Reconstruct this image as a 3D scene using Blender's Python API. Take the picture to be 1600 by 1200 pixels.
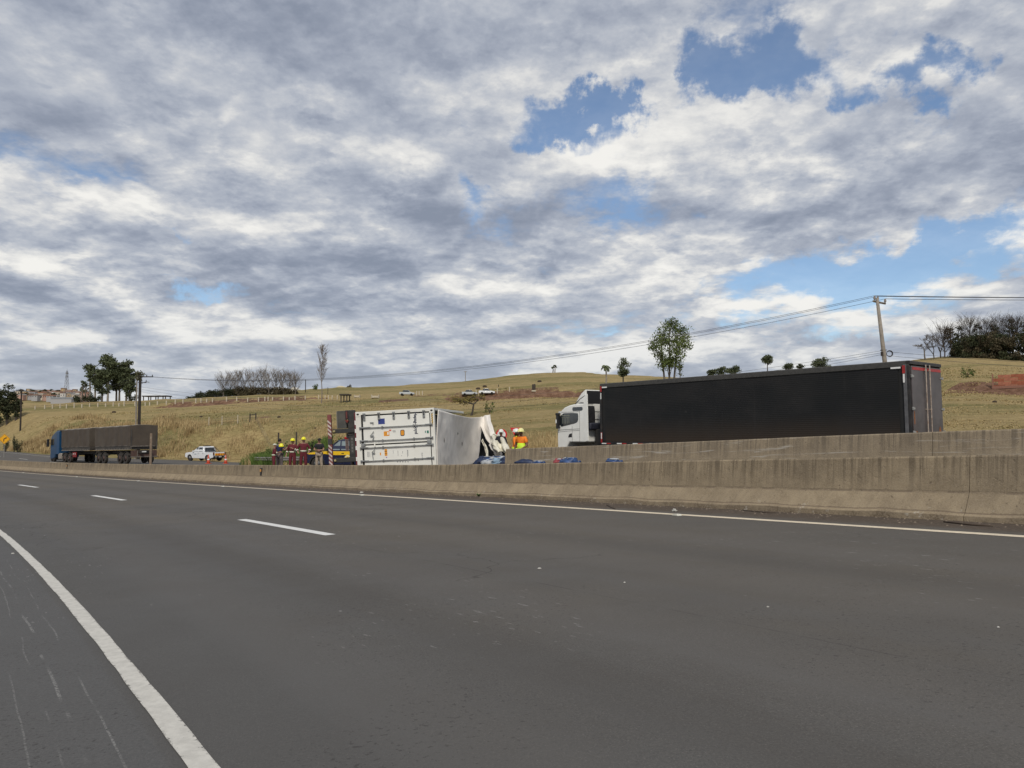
import bpy, math, random
import numpy as np
from mathutils import Vector, Matrix, Euler

for o in list(bpy.data.objects): bpy.data.objects.remove(o)
scene = bpy.context.scene
COL = scene.collection

# ------------------------------------------------------------------ camera
PITCH = math.atan(65 / 1200)
cam = bpy.data.cameras.new("camera"); cam_o = bpy.data.objects.new("camera", cam); COL.objects.link(cam_o)
cam.sensor_width = 36.0; cam.lens = 36.0 * 1200 / 1600
cam.clip_start = 0.05; cam.clip_end = 9000
cam_o.location = (0, 0, 0); cam_o.rotation_euler = (math.pi / 2 + PITCH, 0, 0)
scene.camera = cam_o
scene.render.resolution_x = 1024; scene.render.resolution_y = 768

# ------------------------------------------------------------------ view transform
scene.view_settings.view_transform = 'Standard'
scene.view_settings.look = 'None'
scene.view_settings.exposure = 0.0
scene.view_settings.gamma = 1.0
scene.view_settings.use_curve_mapping = False

SUN_EL, SUN_AZ = math.radians(44), math.radians(180)   # azimuth from +Y clockwise: behind the camera, a little left

# ------------------------------------------------------------------ sun
sl = bpy.data.lights.new("sun", 'SUN'); sl.energy = 2.3; sl.angle = math.radians(10); sl.color = (1, .93, .82)
so = bpy.data.objects.new("sun", sl); COL.objects.link(so)
sd = Vector((math.sin(SUN_AZ) * math.cos(SUN_EL), math.cos(SUN_AZ) * math.cos(SUN_EL), math.sin(SUN_EL)))
so.rotation_euler = sd.to_track_quat('Z', 'Y').to_euler()

# ------------------------------------------------------------------ world
world = bpy.data.worlds.new("World"); scene.world = world; world.use_nodes = True
NT = world.node_tree; NT.nodes.clear()

def N(nt, typ, **kw):
    n = nt.nodes.new(typ)
    ins = kw.pop('ins', {})
    for k, v in kw.items(): setattr(n, k, v)
    for k, v in ins.items():
        if hasattr(v, 'is_output') or isinstance(v, bpy.types.NodeSocket): nt.links.new(v, n.inputs[k])
        else: n.inputs[k].default_value = v
    return n

def M(nt, op, a, b=None, c=None, clamp=False):
    n = nt.nodes.new('ShaderNodeMath'); n.operation = op; n.use_clamp = clamp
    for i, v in enumerate((a, b, c)):
        if v is None: continue
        if isinstance(v, bpy.types.NodeSocket): nt.links.new(v, n.inputs[i])
        else: n.inputs[i].default_value = v
    return n.outputs[0]

def VM(nt, op, a, b=None, scale=None):
    n = nt.nodes.new('ShaderNodeVectorMath'); n.operation = op
    for i, v in enumerate((a, b)):
        if v is None: continue
        if isinstance(v, bpy.types.NodeSocket): nt.links.new(v, n.inputs[i])
        else: n.inputs[i].default_value = v
    if scale is not None:
        if isinstance(scale, bpy.types.NodeSocket): nt.links.new(scale, n.inputs['Scale'])
        else: n.inputs['Scale'].default_value = scale
    return n.outputs['Value'] if op in ('DOT_PRODUCT', 'LENGTH') else n.outputs[0]

def RNG(nt, v, a, b, c=0., d=1., smooth=True):
    n = nt.nodes.new('ShaderNodeMapRange'); n.interpolation_type = 'SMOOTHSTEP' if smooth else 'LINEAR'
    nt.links.new(v, n.inputs[0])
    for i, x in zip((1, 2, 3, 4), (a, b, c, d)):
        if isinstance(x, bpy.types.NodeSocket): nt.links.new(x, n.inputs[i])
        else: n.inputs[i].default_value = x
    return n.outputs[0]

def MIX(nt, f, a, b, blend='MIX'):
    n = nt.nodes.new('ShaderNodeMix'); n.data_type = 'RGBA'; n.blend_type = blend
    for s, v in ((n.inputs[0], f), (n.inputs[6], a), (n.inputs[7], b)):
        if isinstance(v, bpy.types.NodeSocket): nt.links.new(v, s)
        elif isinstance(v, (tuple, list)): s.default_value = (*v[:3], 1)
        else: s.default_value = v
    return n.outputs[2]

def NOISE(nt, vec, scale, detail=4, rough=.5, dist=0., lac=2.0, dim='3D'):
    n = nt.nodes.new('ShaderNodeTexNoise'); n.noise_dimensions = dim
    nt.links.new(vec, n.inputs['Vector'])
    n.inputs['Scale'].default_value = scale; n.inputs['Detail'].default_value = detail
    n.inputs['Roughness'].default_value = rough; n.inputs['Distortion'].default_value = dist
    n.inputs['Lacunarity'].default_value = lac
    return n.outputs[0]

def sky_dir(px, py):
    """azimuth / elevation of a direction given in photograph pixels"""
    u = (px - 800) / 1200; v = (600 - py) / 1200
    f = math.cos(PITCH) - v * math.sin(PITCH); w = math.sin(PITCH) + v * math.cos(PITCH)
    return math.atan2(u, f), math.atan2(w, math.hypot(u, f))

def build_sky():
    nt = NT
    tc = N(nt, 'ShaderNodeTexCoord').outputs['Generated']
    sp = N(nt, 'ShaderNodeSeparateXYZ', ins={0: tc})
    x, y, z = sp.outputs
    zc = M(nt, 'MAXIMUM', z, 0.0)
    def plane(dz):
        k = M(nt, 'DIVIDE', 1.0, M(nt, 'ADD', zc, .19 + dz))
        return N(nt, 'ShaderNodeCombineXYZ', ins={0: M(nt, 'MULTIPLY', x, k), 1: M(nt, 'MULTIPLY', y, k), 2: 3.7}).outputs[0]
    az = M(nt, 'ARCTAN2', x, y); el = M(nt, 'ARCSINE', z)
    ae = N(nt, 'ShaderNodeCombineXYZ', ins={0: az, 1: el, 2: 0.}).outputs[0]
    # a ragged warp so that no bank of cloud has a smooth outline
    wn = nt.nodes.new('ShaderNodeTexNoise'); wn.noise_dimensions = '2D'; nt.links.new(ae, wn.inputs['Vector'])
    wn.inputs['Scale'].default_value = 9; wn.inputs['Detail'].default_value = 7; wn.inputs['Roughness'].default_value = .62
    wv = VM(nt, 'MULTIPLY', VM(nt, 'SUBTRACT', wn.outputs[1], (.5, .5, .5)), (.30, .15, 0))
    aw = VM(nt, 'ADD', ae, wv)
    def blobs(lst):
        acc = None
        for px, py, sx, sy, w in lst:
            a0, e0 = sky_dir(px, py)
            d = VM(nt, 'MULTIPLY', VM(nt, 'SUBTRACT', aw, (a0, e0, 0)), (1200 / sx, 1200 / sy, 0))
            g = M(nt, 'MULTIPLY', M(nt, 'EXPONENT', M(nt, 'MULTIPLY', VM(nt, 'DOT_PRODUCT', d, d), -1.0)), w)
            acc = g if acc is None else M(nt, 'ADD', acc, g)
        return acc
    cover = blobs([(1180, 105, 130, 38, -.34), (1430, 125, 110, 50, -.52), (1000, 110, 65, 60, .34), (860, 120, 90, 40, .2), (1060, 90, 60, 40, -.16), (840, 190, 130, 55, -.40), (930, 170, 60, 30, -.24), (760, 290, 60, 30, -.26), (940, 300, 110, 50, -.26), (1540, 370, 110, 40, -.30),
                   (1350, 420, 170, 28, -.30), (1500, 440, 140, 30, -.26), (600, 210, 90, 14, -.12), (300, 375, 110, 12, -.2), (290, 445, 60, 12, -.18), (350, 570, 560, 48, .16), (250, 500, 300, 40, .08),
                   (1340, 500, 180, 24, -.22), (1150, 205, 190, 62, .24), (1290, 250, 330, 60, .22), (250, 120, 420, 140, .24), (870, 30, 400, 60, .22), (1500, 25, 200, 36, .2), (810, 240, 40, 22, .44), (900, 192, 34, 18, .42), (1540, 115, 60, 50, .22), (480, 420, 460, 90, .16), (1300, 310, 300, 50, .2)])
    shade = blobs([(1130, 200, 200, 60, .26), (960, 240, 90, 40, .22), (1000, 110, 120, 40, .18), (790, 150, 90, 50, .14), (420, 215, 130, 34, .24), (620, 265, 130, 26, .2), (80, 150, 200, 60, .12), (330, 80, 100, 26, .18), (90, 260, 140, 40, .14),
                   (1230, 310, 340, 45, -.26), (1450, 260, 220, 40, -.16), (400, 30, 260, 60, -.26), (480, 130, 140, 36, -.22), (60, 190, 170, 44, -.2), (900, 25, 300, 38, -.22), (1350, 20, 300, 30, -.14), (380, 330, 460, 60, -.08), (520, 470, 600, 50, -.20), (850, 370, 300, 50, -.26), (880, 470, 380, 30, .12), (1130, 440, 280, 26, .16), (700, 500, 300, 24, .1), (1100, 480, 300, 18, -.1), (150, 480, 260, 20, .06)])
    def density(dz, full=True):
        P = plane(dz)
        n1 = NOISE(nt, P, 1.55, 8, .52, .0, dim='2D')
        v = nt.nodes.new('ShaderNodeTexVoronoi'); v.voronoi_dimensions = '2D'; v.feature = 'SMOOTH_F1'; v.normalize = True
        wv2 = nt.nodes.new('ShaderNodeTexNoise'); wv2.noise_dimensions = '2D'; nt.links.new(P, wv2.inputs['Vector'])
        wv2.inputs['Scale'].default_value = 3.5; wv2.inputs['Detail'].default_value = 6; wv2.inputs['Roughness'].default_value = .62
        Pw = VM(nt, 'ADD', P, VM(nt, 'SCALE', VM(nt, 'SUBTRACT', wv2.outputs[1], (.5, .5, .5)), scale=.45))
        nt.links.new(Pw, v.inputs['Vector'])
        v.inputs['Scale'].default_value = 4.2; v.inputs['Detail'].default_value = 2; v.inputs['Roughness'].default_value = .55
        v.inputs['Smoothness'].default_value = .45
        n3 = NOISE(nt, P, 6.5, 6, .6, .0, dim='2D')
        return M(nt, 'ADD', M(nt, 'MULTIPLY', n3, .22), M(nt, 'ADD', M(nt, 'MULTIPLY', n1, 1.12), M(nt, 'MULTIPLY', v.outputs['Distance'], -.50))), n1
    D, n1 = density(0)
    Dup, _ = density(.026)
    Dc = M(nt, 'ADD', M(nt, 'ADD', M(nt, 'ADD', D, cover), .035), RNG(nt, z, .01, .13, .30, .0))
    alpha = RNG(nt, Dc, .25, .52, .10, 1.)
    grad = M(nt, 'SUBTRACT', D, Dup)
    big = NOISE(nt, plane(.05), .55, 3, .5, 0, dim='2D')
    thick = RNG(nt, Dc, .42, .86, 0, 1, False)
    l = M(nt, 'ADD', M(nt, 'MULTIPLY', grad, 3.0), M(nt, 'ADD', shade, .62))
    l = M(nt, 'ADD', l, M(nt, 'MULTIPLY', M(nt, 'SUBTRACT', .5, big), .8))
    l = M(nt, 'ADD', l, M(nt, 'MULTIPLY', thick, -.12))
    l = RNG(nt, l, -.30, 1.30, 0, 1, False)
    ramp = N(nt, 'ShaderNodeValToRGB', ins={0: l})
    cr = ramp.color_ramp; cr.interpolation = 'B_SPLINE'
    pts = [(0.0, (.235, .27, .345)), (.25, (.32, .355, .435)), (.45, (.435, .47, .54)), (.62, (.56, .58, .62)), (.78, (.75, .745, .73)), (1., (.95, .93, .88))]
    cr.elements[0].position = 0; cr.elements[0].color = (*pts[0][1], 1)
    cr.elements[1].position = 1; cr.elements[1].color = (*pts[-1][1], 1)
    for p_, c_ in pts[1:-1]:
        e = cr.elements.new(p_); e.color = (*c_, 1)
    # distant cloud sheet near the horizon pales into blue grey
    hz = RNG(nt, z, .0, .17, 1, 0)
    col = MIX(nt, M(nt, 'MULTIPLY', hz, .55), ramp.outputs[0], (.50, .535, .60))
    sky = N(nt, 'ShaderNodeTexSky'); sky.sky_type = 'NISHITA'; sky.sun_disc = False
    sky.sun_elevation = SUN_EL; sky.sun_rotation = SUN_AZ
    sky.air_density = 1.0; sky.dust_density = .05; sky.ozone_density = 3.5
    b1 = N(nt, 'ShaderNodeBackground', ins={0: sky.outputs[0], 1: .11})
    b2 = N(nt, 'ShaderNodeBackground', ins={0: col, 1: 1.0})
    mx = N(nt, 'ShaderNodeMixShader', ins={0: M(nt, 'MULTIPLY', alpha, .97), 1: b1.outputs[0], 2: b2.outputs[0]})
    out = N(nt, 'ShaderNodeOutputWorld', ins={0: mx.outputs[0]})
build_sky()
world.cycles.sampling_method = 'MANUAL'; world.cycles.sample_map_resolution = 512

# ------------------------------------------------------------------ helpers
random.seed(7); RS = np.random.RandomState(7)

def new_mat(name):
    m = bpy.data.materials.new(name); m.use_nodes = True; nt = m.node_tree
    b = nt.nodes['Principled BSDF']
    return m, nt, b

MATS = {}
def mat(name, col, rough=.6, metal=0., var=.12, scale=8., bump=.0, bscale=None, spec=.5, dirt=None, dirt_amt=.0, trans=0., coat=0., bdist=.01):
    """plain procedural surface: base colour with noise variation, optional dirt blotches and bump"""
    if name in MATS: return MATS[name]
    m, nt, b = new_mat(name)
    tc = N(nt, 'ShaderNodeTexCoord').outputs['Object']
    n = NOISE(nt, tc, scale, 5, .6)
    lo = tuple(c * (1 - var) for c in col); hi = tuple(min(1, c * (1 + var)) for c in col)
    c = MIX(nt, RNG(nt, n, .3, .7), lo, hi)
    if dirt:
        n2 = NOISE(nt, tc, scale * .35, 6, .65, .4)
        c = MIX(nt, M(nt, 'MULTIPLY', RNG(nt, n2, .42, .68), dirt_amt), c, dirt)
    nt.links.new(c, b.inputs['Base Color'])
    nt.links.new(RNG(nt, n, .2, .8, max(0, rough - .08), min(1, rough + .08), False), b.inputs['Roughness'])
    b.inputs['Metallic'].default_value = metal
    b.inputs['Specular IOR Level'].default_value = spec
    if coat: b.inputs['Coat Weight'].default_value = coat; b.inputs['Coat Roughness'].default_value = .1
    if bump:
        bn = N(nt, 'ShaderNodeBump', ins={'Strength': bump, 'Distance': bdist, 'Height': NOISE(nt, tc, bscale or scale * 4, 5, .6)})
        nt.links.new(bn.outputs[0], b.inputs['Normal'])
    MATS[name] = m
    return m

def link(o, parent=None):
    COL.objects.link(o)
    if parent is not None: o.parent = parent
    return o

def tag(o, label=None, cat=None, group=None, kind=None):
    if label: o['label'] = label
    if cat: o['category'] = cat
    if group: o['group'] = group
    if kind: o['kind'] = kind
    return o

def empty(name, loc, rz=0., rx=0., ry=0., label=None, cat=None, group=None):
    o = bpy.data.objects.new(name, None); COL.objects.link(o)
    o.location = loc; o.rotation_euler = (rx, ry, rz); o.empty_display_size = .3
    return tag(o, label, cat, group)

class MB:
    def __init__(s): s.v = []; s.f = []; s.m = []
    def add(s, vs, fs, mi=0):
        b = len(s.v); s.v += [tuple(p) for p in vs]
        s.f += [tuple(i + b for i in f) for f in fs]; s.m += [mi] * len(fs)
        return s
    def box(s, c, d, rot=None, mi=0):
        x, y, z = d[0] / 2, d[1] / 2, d[2] / 2
        vs = [Vector((a, b_, e)) for a in (-x, x) for b_ in (-y, y) for e in (-z, z)]
        if rot is not None:
            R = Euler(rot).to_matrix() if not isinstance(rot, Matrix) else rot
            vs = [R @ p for p in vs]
        vs = [(p[0] + c[0], p[1] + c[1], p[2] + c[2]) for p in vs]
        return s.add(vs, [(0, 1, 3, 2), (4, 6, 7, 5), (0, 4, 5, 1), (2, 3, 7, 6), (0, 2, 6, 4), (1, 5, 7, 3)], mi)
    def prism(s, prof, a, b, axis='y', mi=0):
        """extrude a 2-D profile along an axis; profile is (x,z) for y, (y,z) for x, (x,y) for z"""
        n = len(prof)
        def P(p, q):
            return (p[0], q, p[1]) if axis == 'y' else (q, p[0], p[1]) if axis == 'x' else (p[0], p[1], q)
        vs = [P(p, a) for p in prof] + [P(p, b) for p in prof]
        fs = [tuple(range(n)), tuple(range(2 * n - 1, n - 1, -1))] + [(i, i + n, (i + 1) % n + n, (i + 1) % n) for i in range(n)]
        return s.add(vs, fs, mi)
    def loft(s, rings, mi=0, caps=True, closed=True):
        n = len(rings[0]); vs = [p for r in rings for p in r]; fs = []
        for k in range(len(rings) - 1):
            for i in range(n if closed else n - 1):
                j = (i + 1) % n
                fs.append((k * n + i, k * n + j, (k + 1) * n + j, (k + 1) * n + i))
        if caps:
            fs.append(tuple(range(n - 1, -1, -1))); fs.append(tuple((len(rings) - 1) * n + i for i in range(n)))
        return s.add(vs, fs, mi)
    def tube(s, pts, r, n=8, mi=0, caps=True):
        pts = [Vector(p) for p in pts]; rings = []
        if not isinstance(r, (list, tuple)): r = [r] * len(pts)
        prev = None
        for i, p in enumerate(pts):
            d = (pts[min(i + 1, len(pts) - 1)] - pts[max(i - 1, 0)])
            if d.length < 1e-9: d = Vector((0, 0, 1))
            d.normalize()
            if prev is None:
                u = d.cross(Vector((0, 0, 1)))
                if u.length < 1e-3: u = d.cross(Vector((1, 0, 0)))
            else:
                u = prev - d * prev.dot(d)
                if u.length < 1e-6: u = d.cross(Vector((0, 1, .3)))
            u.normalize(); prev = u; w = d.cross(u)
            rings.append([tuple(p + (u * math.cos(2 * math.pi * k / n) + w * math.sin(2 * math.pi * k / n)) * r[i]) for k in range(n)])
        return s.loft(rings, mi, caps)
    def lathe(s, prof, c=(0, 0, 0), axis='z', n=20, mi=0):
        """prof: (radius, height)"""
        rings = []
        for r, h in prof:
            ring = []
            for k in range(n):
                a = 2 * math.pi * k / n; ca, sa = r * math.cos(a), r * math.sin(a)
                p = (ca, sa, h) if axis == 'z' else (h, ca, sa) if axis == 'x' else (sa, h, ca)
                ring.append((p[0] + c[0], p[1] + c[1], p[2] + c[2]))
            rings.append(ring)
        return s.loft(rings, mi)
    def ball(s, c, r, nu=12, nv=8, mi=0, sq=(1, 1, 1)):
        rings = []
        for j in range(1, nv):
            t = math.pi * j / nv
            rings.append([(c[0] + r * sq[0] * math.sin(t) * math.cos(2 * math.pi * i / nu), c[1] + r * sq[1] * math.sin(t) * math.sin(2 * math.pi * i / nu), c[2] - r * sq[2] * math.cos(t)) for i in range(nu)])
        return s.loft(rings, mi)
    def mesh(s, name, mats):
        me = bpy.data.meshes.new(name); me.from_pydata(s.v, [], s.f)
        if not isinstance(mats, (list, tuple)): mats = [mats]
        for m in mats: me.materials.append(m)
        if len(mats) > 1:
            me.polygons.foreach_set('material_index', s.m)
        return me
    def build(s, name, mats, parent=None, bevel=0., smooth=False, loc=None, fix=True, seg=2):
        me = s.mesh(name, mats)
        if fix:
            import bmesh
            bm = bmesh.new(); bm.from_mesh(me); bmesh.ops.recalc_face_normals(bm, faces=bm.faces); bm.to_mesh(me); bm.free()
        if smooth:
            me.polygons.foreach_set('use_smooth', [True] * len(me.polygons))
        o = bpy.data.objects.new(name, me); link(o, parent)
        if loc: o.location = loc
        if bevel:
            bv = o.modifiers.new('bevel', 'BEVEL'); bv.width = bevel; bv.segments = seg; bv.limit_method = 'ANGLE'; bv.angle_limit = math.radians(35)
            me.polygons.foreach_set('use_smooth', [True] * len(me.polygons))
            wn = o.modifiers.new('wn', 'WEIGHTED_NORMAL'); wn.keep_sharp = True
        return o

def fast_mesh(name, V, F, mats, uv=None, smooth=False, mi=None):
    """numpy quads/tris -> mesh"""
    V = np.asarray(V, dtype=np.float32); F = np.asarray(F, dtype=np.int32); k = F.shape[1]
    me = bpy.data.meshes.new(name)
    me.vertices.add(len(V)); me.vertices.foreach_set('co', V.ravel())
    me.loops.add(F.size); me.loops.foreach_set('vertex_index', F.ravel())
    me.polygons.add(len(F)); me.polygons.foreach_set('loop_start', np.arange(0, F.size, k, dtype=np.int32))
    try: me.polygons.foreach_set('loop_total', np.full(len(F), k, dtype=np.int32))
    except Exception: pass
    if not isinstance(mats, (list, tuple)): mats = [mats]
    for m in mats: me.materials.append(m)
    if mi is not None: me.polygons.foreach_set('material_index', np.asarray(mi, dtype=np.int32))
    if uv is not None:
        l = me.uv_layers.new(name='UVMap'); l.data.foreach_set('uv', np.asarray(uv, dtype=np.float32)[F.ravel()].ravel())
    me.update(calc_edges=True)
    me.polygons.foreach_set('use_smooth', np.full(len(F), bool(smooth)))
    me.validate()
    return me

def copy_tree(o, parent=None):
    c = o.copy(); COL.objects.link(c)
    if parent is not None: c.parent = parent
    for ch in [k for k in CH.get(o.name, list(o.children))]: copy_tree(ch, c)
    return c
CH = {}

def at(px, py, Y):
    """the point seen at photograph pixel (px,py) at forward distance Y"""
    u = (px - 800) / 1200; v = (600 - py) / 1200
    f = math.cos(PITCH) - v * math.sin(PITCH); w = math.sin(PITCH) + v * math.cos(PITCH)
    k = Y / f
    return Vector((u * k, Y, w * k))

# ------------------------------------------------------------------ road alignment (s along, t to the right of the outer white line)
RH, TH0, K0, K1, G0, G1, E0_, E1_, RX0 = 1.17295, -.59575, -.0044, 5e-5, .04369, -.00039, .02216, -.00071, .91598
def heading(s):
    q = min(max(s, -20), 88.); return TH0 + K0 * q + .5 * K1 * q * q
_S = np.arange(-160, 420.01, .25)
_hd = np.array([heading(v) for v in _S])
_i0 = int(np.argmin(abs(_S)))
_mx = np.concatenate([[0], np.cumsum(np.sin((_hd[1:] + _hd[:-1]) / 2) * .25)])
_my = np.concatenate([[0], np.cumsum(np.cos((_hd[1:] + _hd[:-1]) / 2) * .25)])
_CX = _mx - _mx[_i0] + RX0; _CY = _my - _my[_i0]

def rpos(s, t):
    x = np.interp(s, _S, _CX); y = np.interp(s, _S, _CY); h = np.interp(s, _S, _hd)
    return x + t * np.cos(h), y - t * np.sin(h), h
def RE(s, t):
    q = np.clip(s, -60, 105); e = E0_ + E1_ * np.clip(s, -20, 85)
    return -RH - G0 * q - .5 * G1 * q * q + e * t
def sstep(x, a, b):
    u = np.clip((x - a) / (b - a), 0, 1); return u * u * (3 - 2 * u)
T_TOE = 9.62           # near barrier toe
T_BAR2 = 12.9
def G2(s, t):
    """the other carriageway"""
    return RE(s, 12.0) + .30 * (1 - sstep(s, 24, 60)) + .004 * (t - 13) - .0022 * np.clip(t - 20, 0, 20) ** 2 * sstep(s, 40, 80)
TO_S = np.array([-160, 0, 36, 47, 64, 76, 92, 106, 125, 420]); TO_T = np.array([27.5, 28, 27.5, 23.6, 23.6, 35, 38.5, 27.5, 24., 24.])
def tO(s): return np.interp(s, TO_S, TO_T)

def rp(s, t, dz=0.):
    x, y, h = rpos(s, t); z = RE(s, t) if t < T_TOE + .8 else G2(s, t)
    return Vector((float(x), float(y), float(z) + dz))

def st_of(X, Y):
    X = np.atleast_1d(X).astype(float); Y = np.atleast_1d(Y).astype(float)
    s = np.empty_like(X); t = np.empty_like(X)
    cx, cy = _CX[::4], _CY[::4]; ss = _S[::4]; hh = _hd[::4]
    for a in range(0, len(X), 4000):
        d = (X[a:a + 4000, None] - cx) ** 2 + (Y[a:a + 4000, None] - cy) ** 2
        i = d.argmin(1); dx = X[a:a + 4000] - cx[i]; dy = Y[a:a + 4000] - cy[i]
        s[a:a + 4000] = ss[i] + dx * np.sin(hh[i]) + dy * np.cos(hh[i])
        t[a:a + 4000] = dx * np.cos(hh[i]) - dy * np.sin(hh[i])
    return s, t

# value noise
_tab = RS.rand(256, 256)
def vnoise(x, y):
    xi = np.floor(x).astype(int); yi = np.floor(y).astype(int); fx = x - xi; fy = y - yi
    fx = fx * fx * (3 - 2 * fx); fy = fy * fy * (3 - 2 * fy)
    a = _tab[xi & 255, yi & 255]; b = _tab[(xi + 1) & 255, yi & 255]; c = _tab[xi & 255, (yi + 1) & 255]; d = _tab[(xi + 1) & 255, (yi + 1) & 255]
    return (a * (1 - fx) + b * fx) * (1 - fy) + (c * (1 - fx) + d * fx) * fy - .5
def fbm(x, y, o=4):
    r = 0; am = 1.
    for k in range(o): r = r + am * vnoise(x * 2 ** k + 17.3 * k, y * 2 ** k + 9.1 * k); am *= .5
    return r

# hill: skyline height by direction (photograph column -> row, forward distance)
_sk = np.array([(-900, 655, 190), (-300, 641, 190), (0, 634, 185), (120, 629, 185), (220, 627, 185), (300, 622, 190), (400, 614, 200), (480, 609, 215), (560, 606, 230), (650, 600, 240), (727, 594.5, 245), (790, 588, 250), (850, 583, 255), (905, 581.5, 255),
                (960, 584.5, 240), (1060, 590, 230), (1160, 588, 220), (1300, 580, 215), (1400, 566, 205), (1440, 560, 200), (1490, 555, 195), (1530, 556, 190), (1600, 560, 185), (1800, 590, 180), (2600, 640, 180)], dtype=float)
_ska = np.arctan((_sk[:, 0] - 800) / 1200); _skS = (665 - _sk[:, 1]) / 1200 * np.cos(_ska); _skR = _sk[:, 2] / np.cos(_ska)
def hill(X, Y):
    ph = np.arctan2(X, Y); r = np.hypot(X, Y)
    S = np.interp(ph, _ska, _skS); R = np.interp(ph, _ska, _skR)
    back = sstep(np.abs(ph), math.radians(60), math.radians(110)); S = S * (1 - back)
    r0 = np.interp(ph, np.radians([-60, -38, -28, -18, -8, 5, 20, 40]), [90, 95, 80, 62, 45, 40, 34, 34])
    e0 = np.interp(ph, np.radians([-60, -38, -28, -18, -8, 5, 20, 40]), [-3.6, -3.9, -3.5, -3.0, -2.4, -2.0, -1.4, -1.2])
    es = S * R
    u = np.clip((r - r0) / (R - r0), -1, 1)
    w = u * (.86 + .14 * np.clip(u, 0, 1))
    h = e0 + (es - e0) * w
    # cut terrace with the red bank
    yb = np.interp(ph, np.arctan((np.array([600, 735, 900, 1100, 1500, 1700]) - 800) / 1200), [150, 150, 144, 120, 88, 80]) + 4 * vnoise(X / 23, X * 0)
    m = sstep(ph, math.radians(-6), math.radians(-3.5))
    st = np.interp(ph, [0., .3, .52], [2.0, 1.7, .95]) * (sstep(Y, yb, yb + 2.2) - sstep(Y, yb - 30, yb - 1) ) * m
    h = h + st
    m2 = sstep(ph, math.radians(-27), math.radians(-24)) * (1 - sstep(ph, math.radians(-14), math.radians(-12)))
    y2 = 162 + 3 * vnoise(X / 17, X * 0)
    h = h + .55 * (sstep(Y, y2, y2 + 1.2) - sstep(Y, y2 + 8, y2 + 26)) * m2
    fall = np.clip(r - R, 0, None)
    h = np.where(r > R, np.maximum(es - .055 * fall - .00008 * fall ** 2, -14), h)
    town = sstep(ph, math.radians(-75), math.radians(-42)) * (1 - sstep(ph, math.radians(-22), math.radians(-12)))
    far = sstep(r, 700, 1150); ht = np.minimum(.045 * r - 20, 33)
    h = h * (1 - far * town) + ht * far * town
    amp = np.clip((r - 60) / 110, 0, 1) * .55 * (1 - .6 * far)
    h = h + amp * fbm(X / 23 + 3, Y / 14 + 5, 4) + np.clip((r - 45) / 60, 0, 1) * .16 * fbm(X / 4.1, Y / 2.6, 3)
    return h

def ground_z(X, Y, lower=True):
    X = np.asarray(X, float); Y = np.asarray(Y, float); sh = X.shape
    Xf, Yf = X.ravel(), Y.ravel()
    near = np.hypot(Xf, Yf) < 330
    s = np.zeros_like(Xf); t = np.full_like(Xf, 999.)
    s[near], t[near] = st_of(Xf[near], Yf[near])
    H = hill(Xf, Yf)
    to = tO(s)
    left = RE(s, -7.) - .06
    d = np.clip(-8.5 - t, 0, 400)
    verge = left - .12 * np.clip(d, 0, 5) + .25 * fbm(Xf / 9, Yf / 9) * np.clip(d / 8, 0, 1)
    roadz = np.where(t < T_TOE, RE(s, t), np.where(t < T_BAR2, RE(s, T_TOE) + (G2(s, T_BAR2) - RE(s, T_TOE)) * np.clip((t - T_TOE) / (T_BAR2 - T_TOE), 0, 1), G2(s, t)))
    roadz = roadz - (.08 if lower else 0)
    blend = sstep(t, to - .3, to + 11)
    z = roadz * (1 - blend) + H * blend
    bump = np.exp(-((t - to - 4) / 3.5) ** 2) * .35 * (fbm(Xf / 5, Yf / 5) + .35) 
    z = z + np.where(t > to, bump, 0)
    z = np.where(t < -8.5, np.where(near, verge, 0) , z)
    wf = sstep(np.hypot(Xf, Yf), 240, 330)
    base = np.where(Yf > -.4 * Xf - 60, H, -6.)
    z = np.where(near, z * (1 - wf) + base * wf, base)
    return z.reshape(sh)
def gz(x, y): return float(ground_z(np.array([x]), np.array([y]), False)[0])

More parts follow.
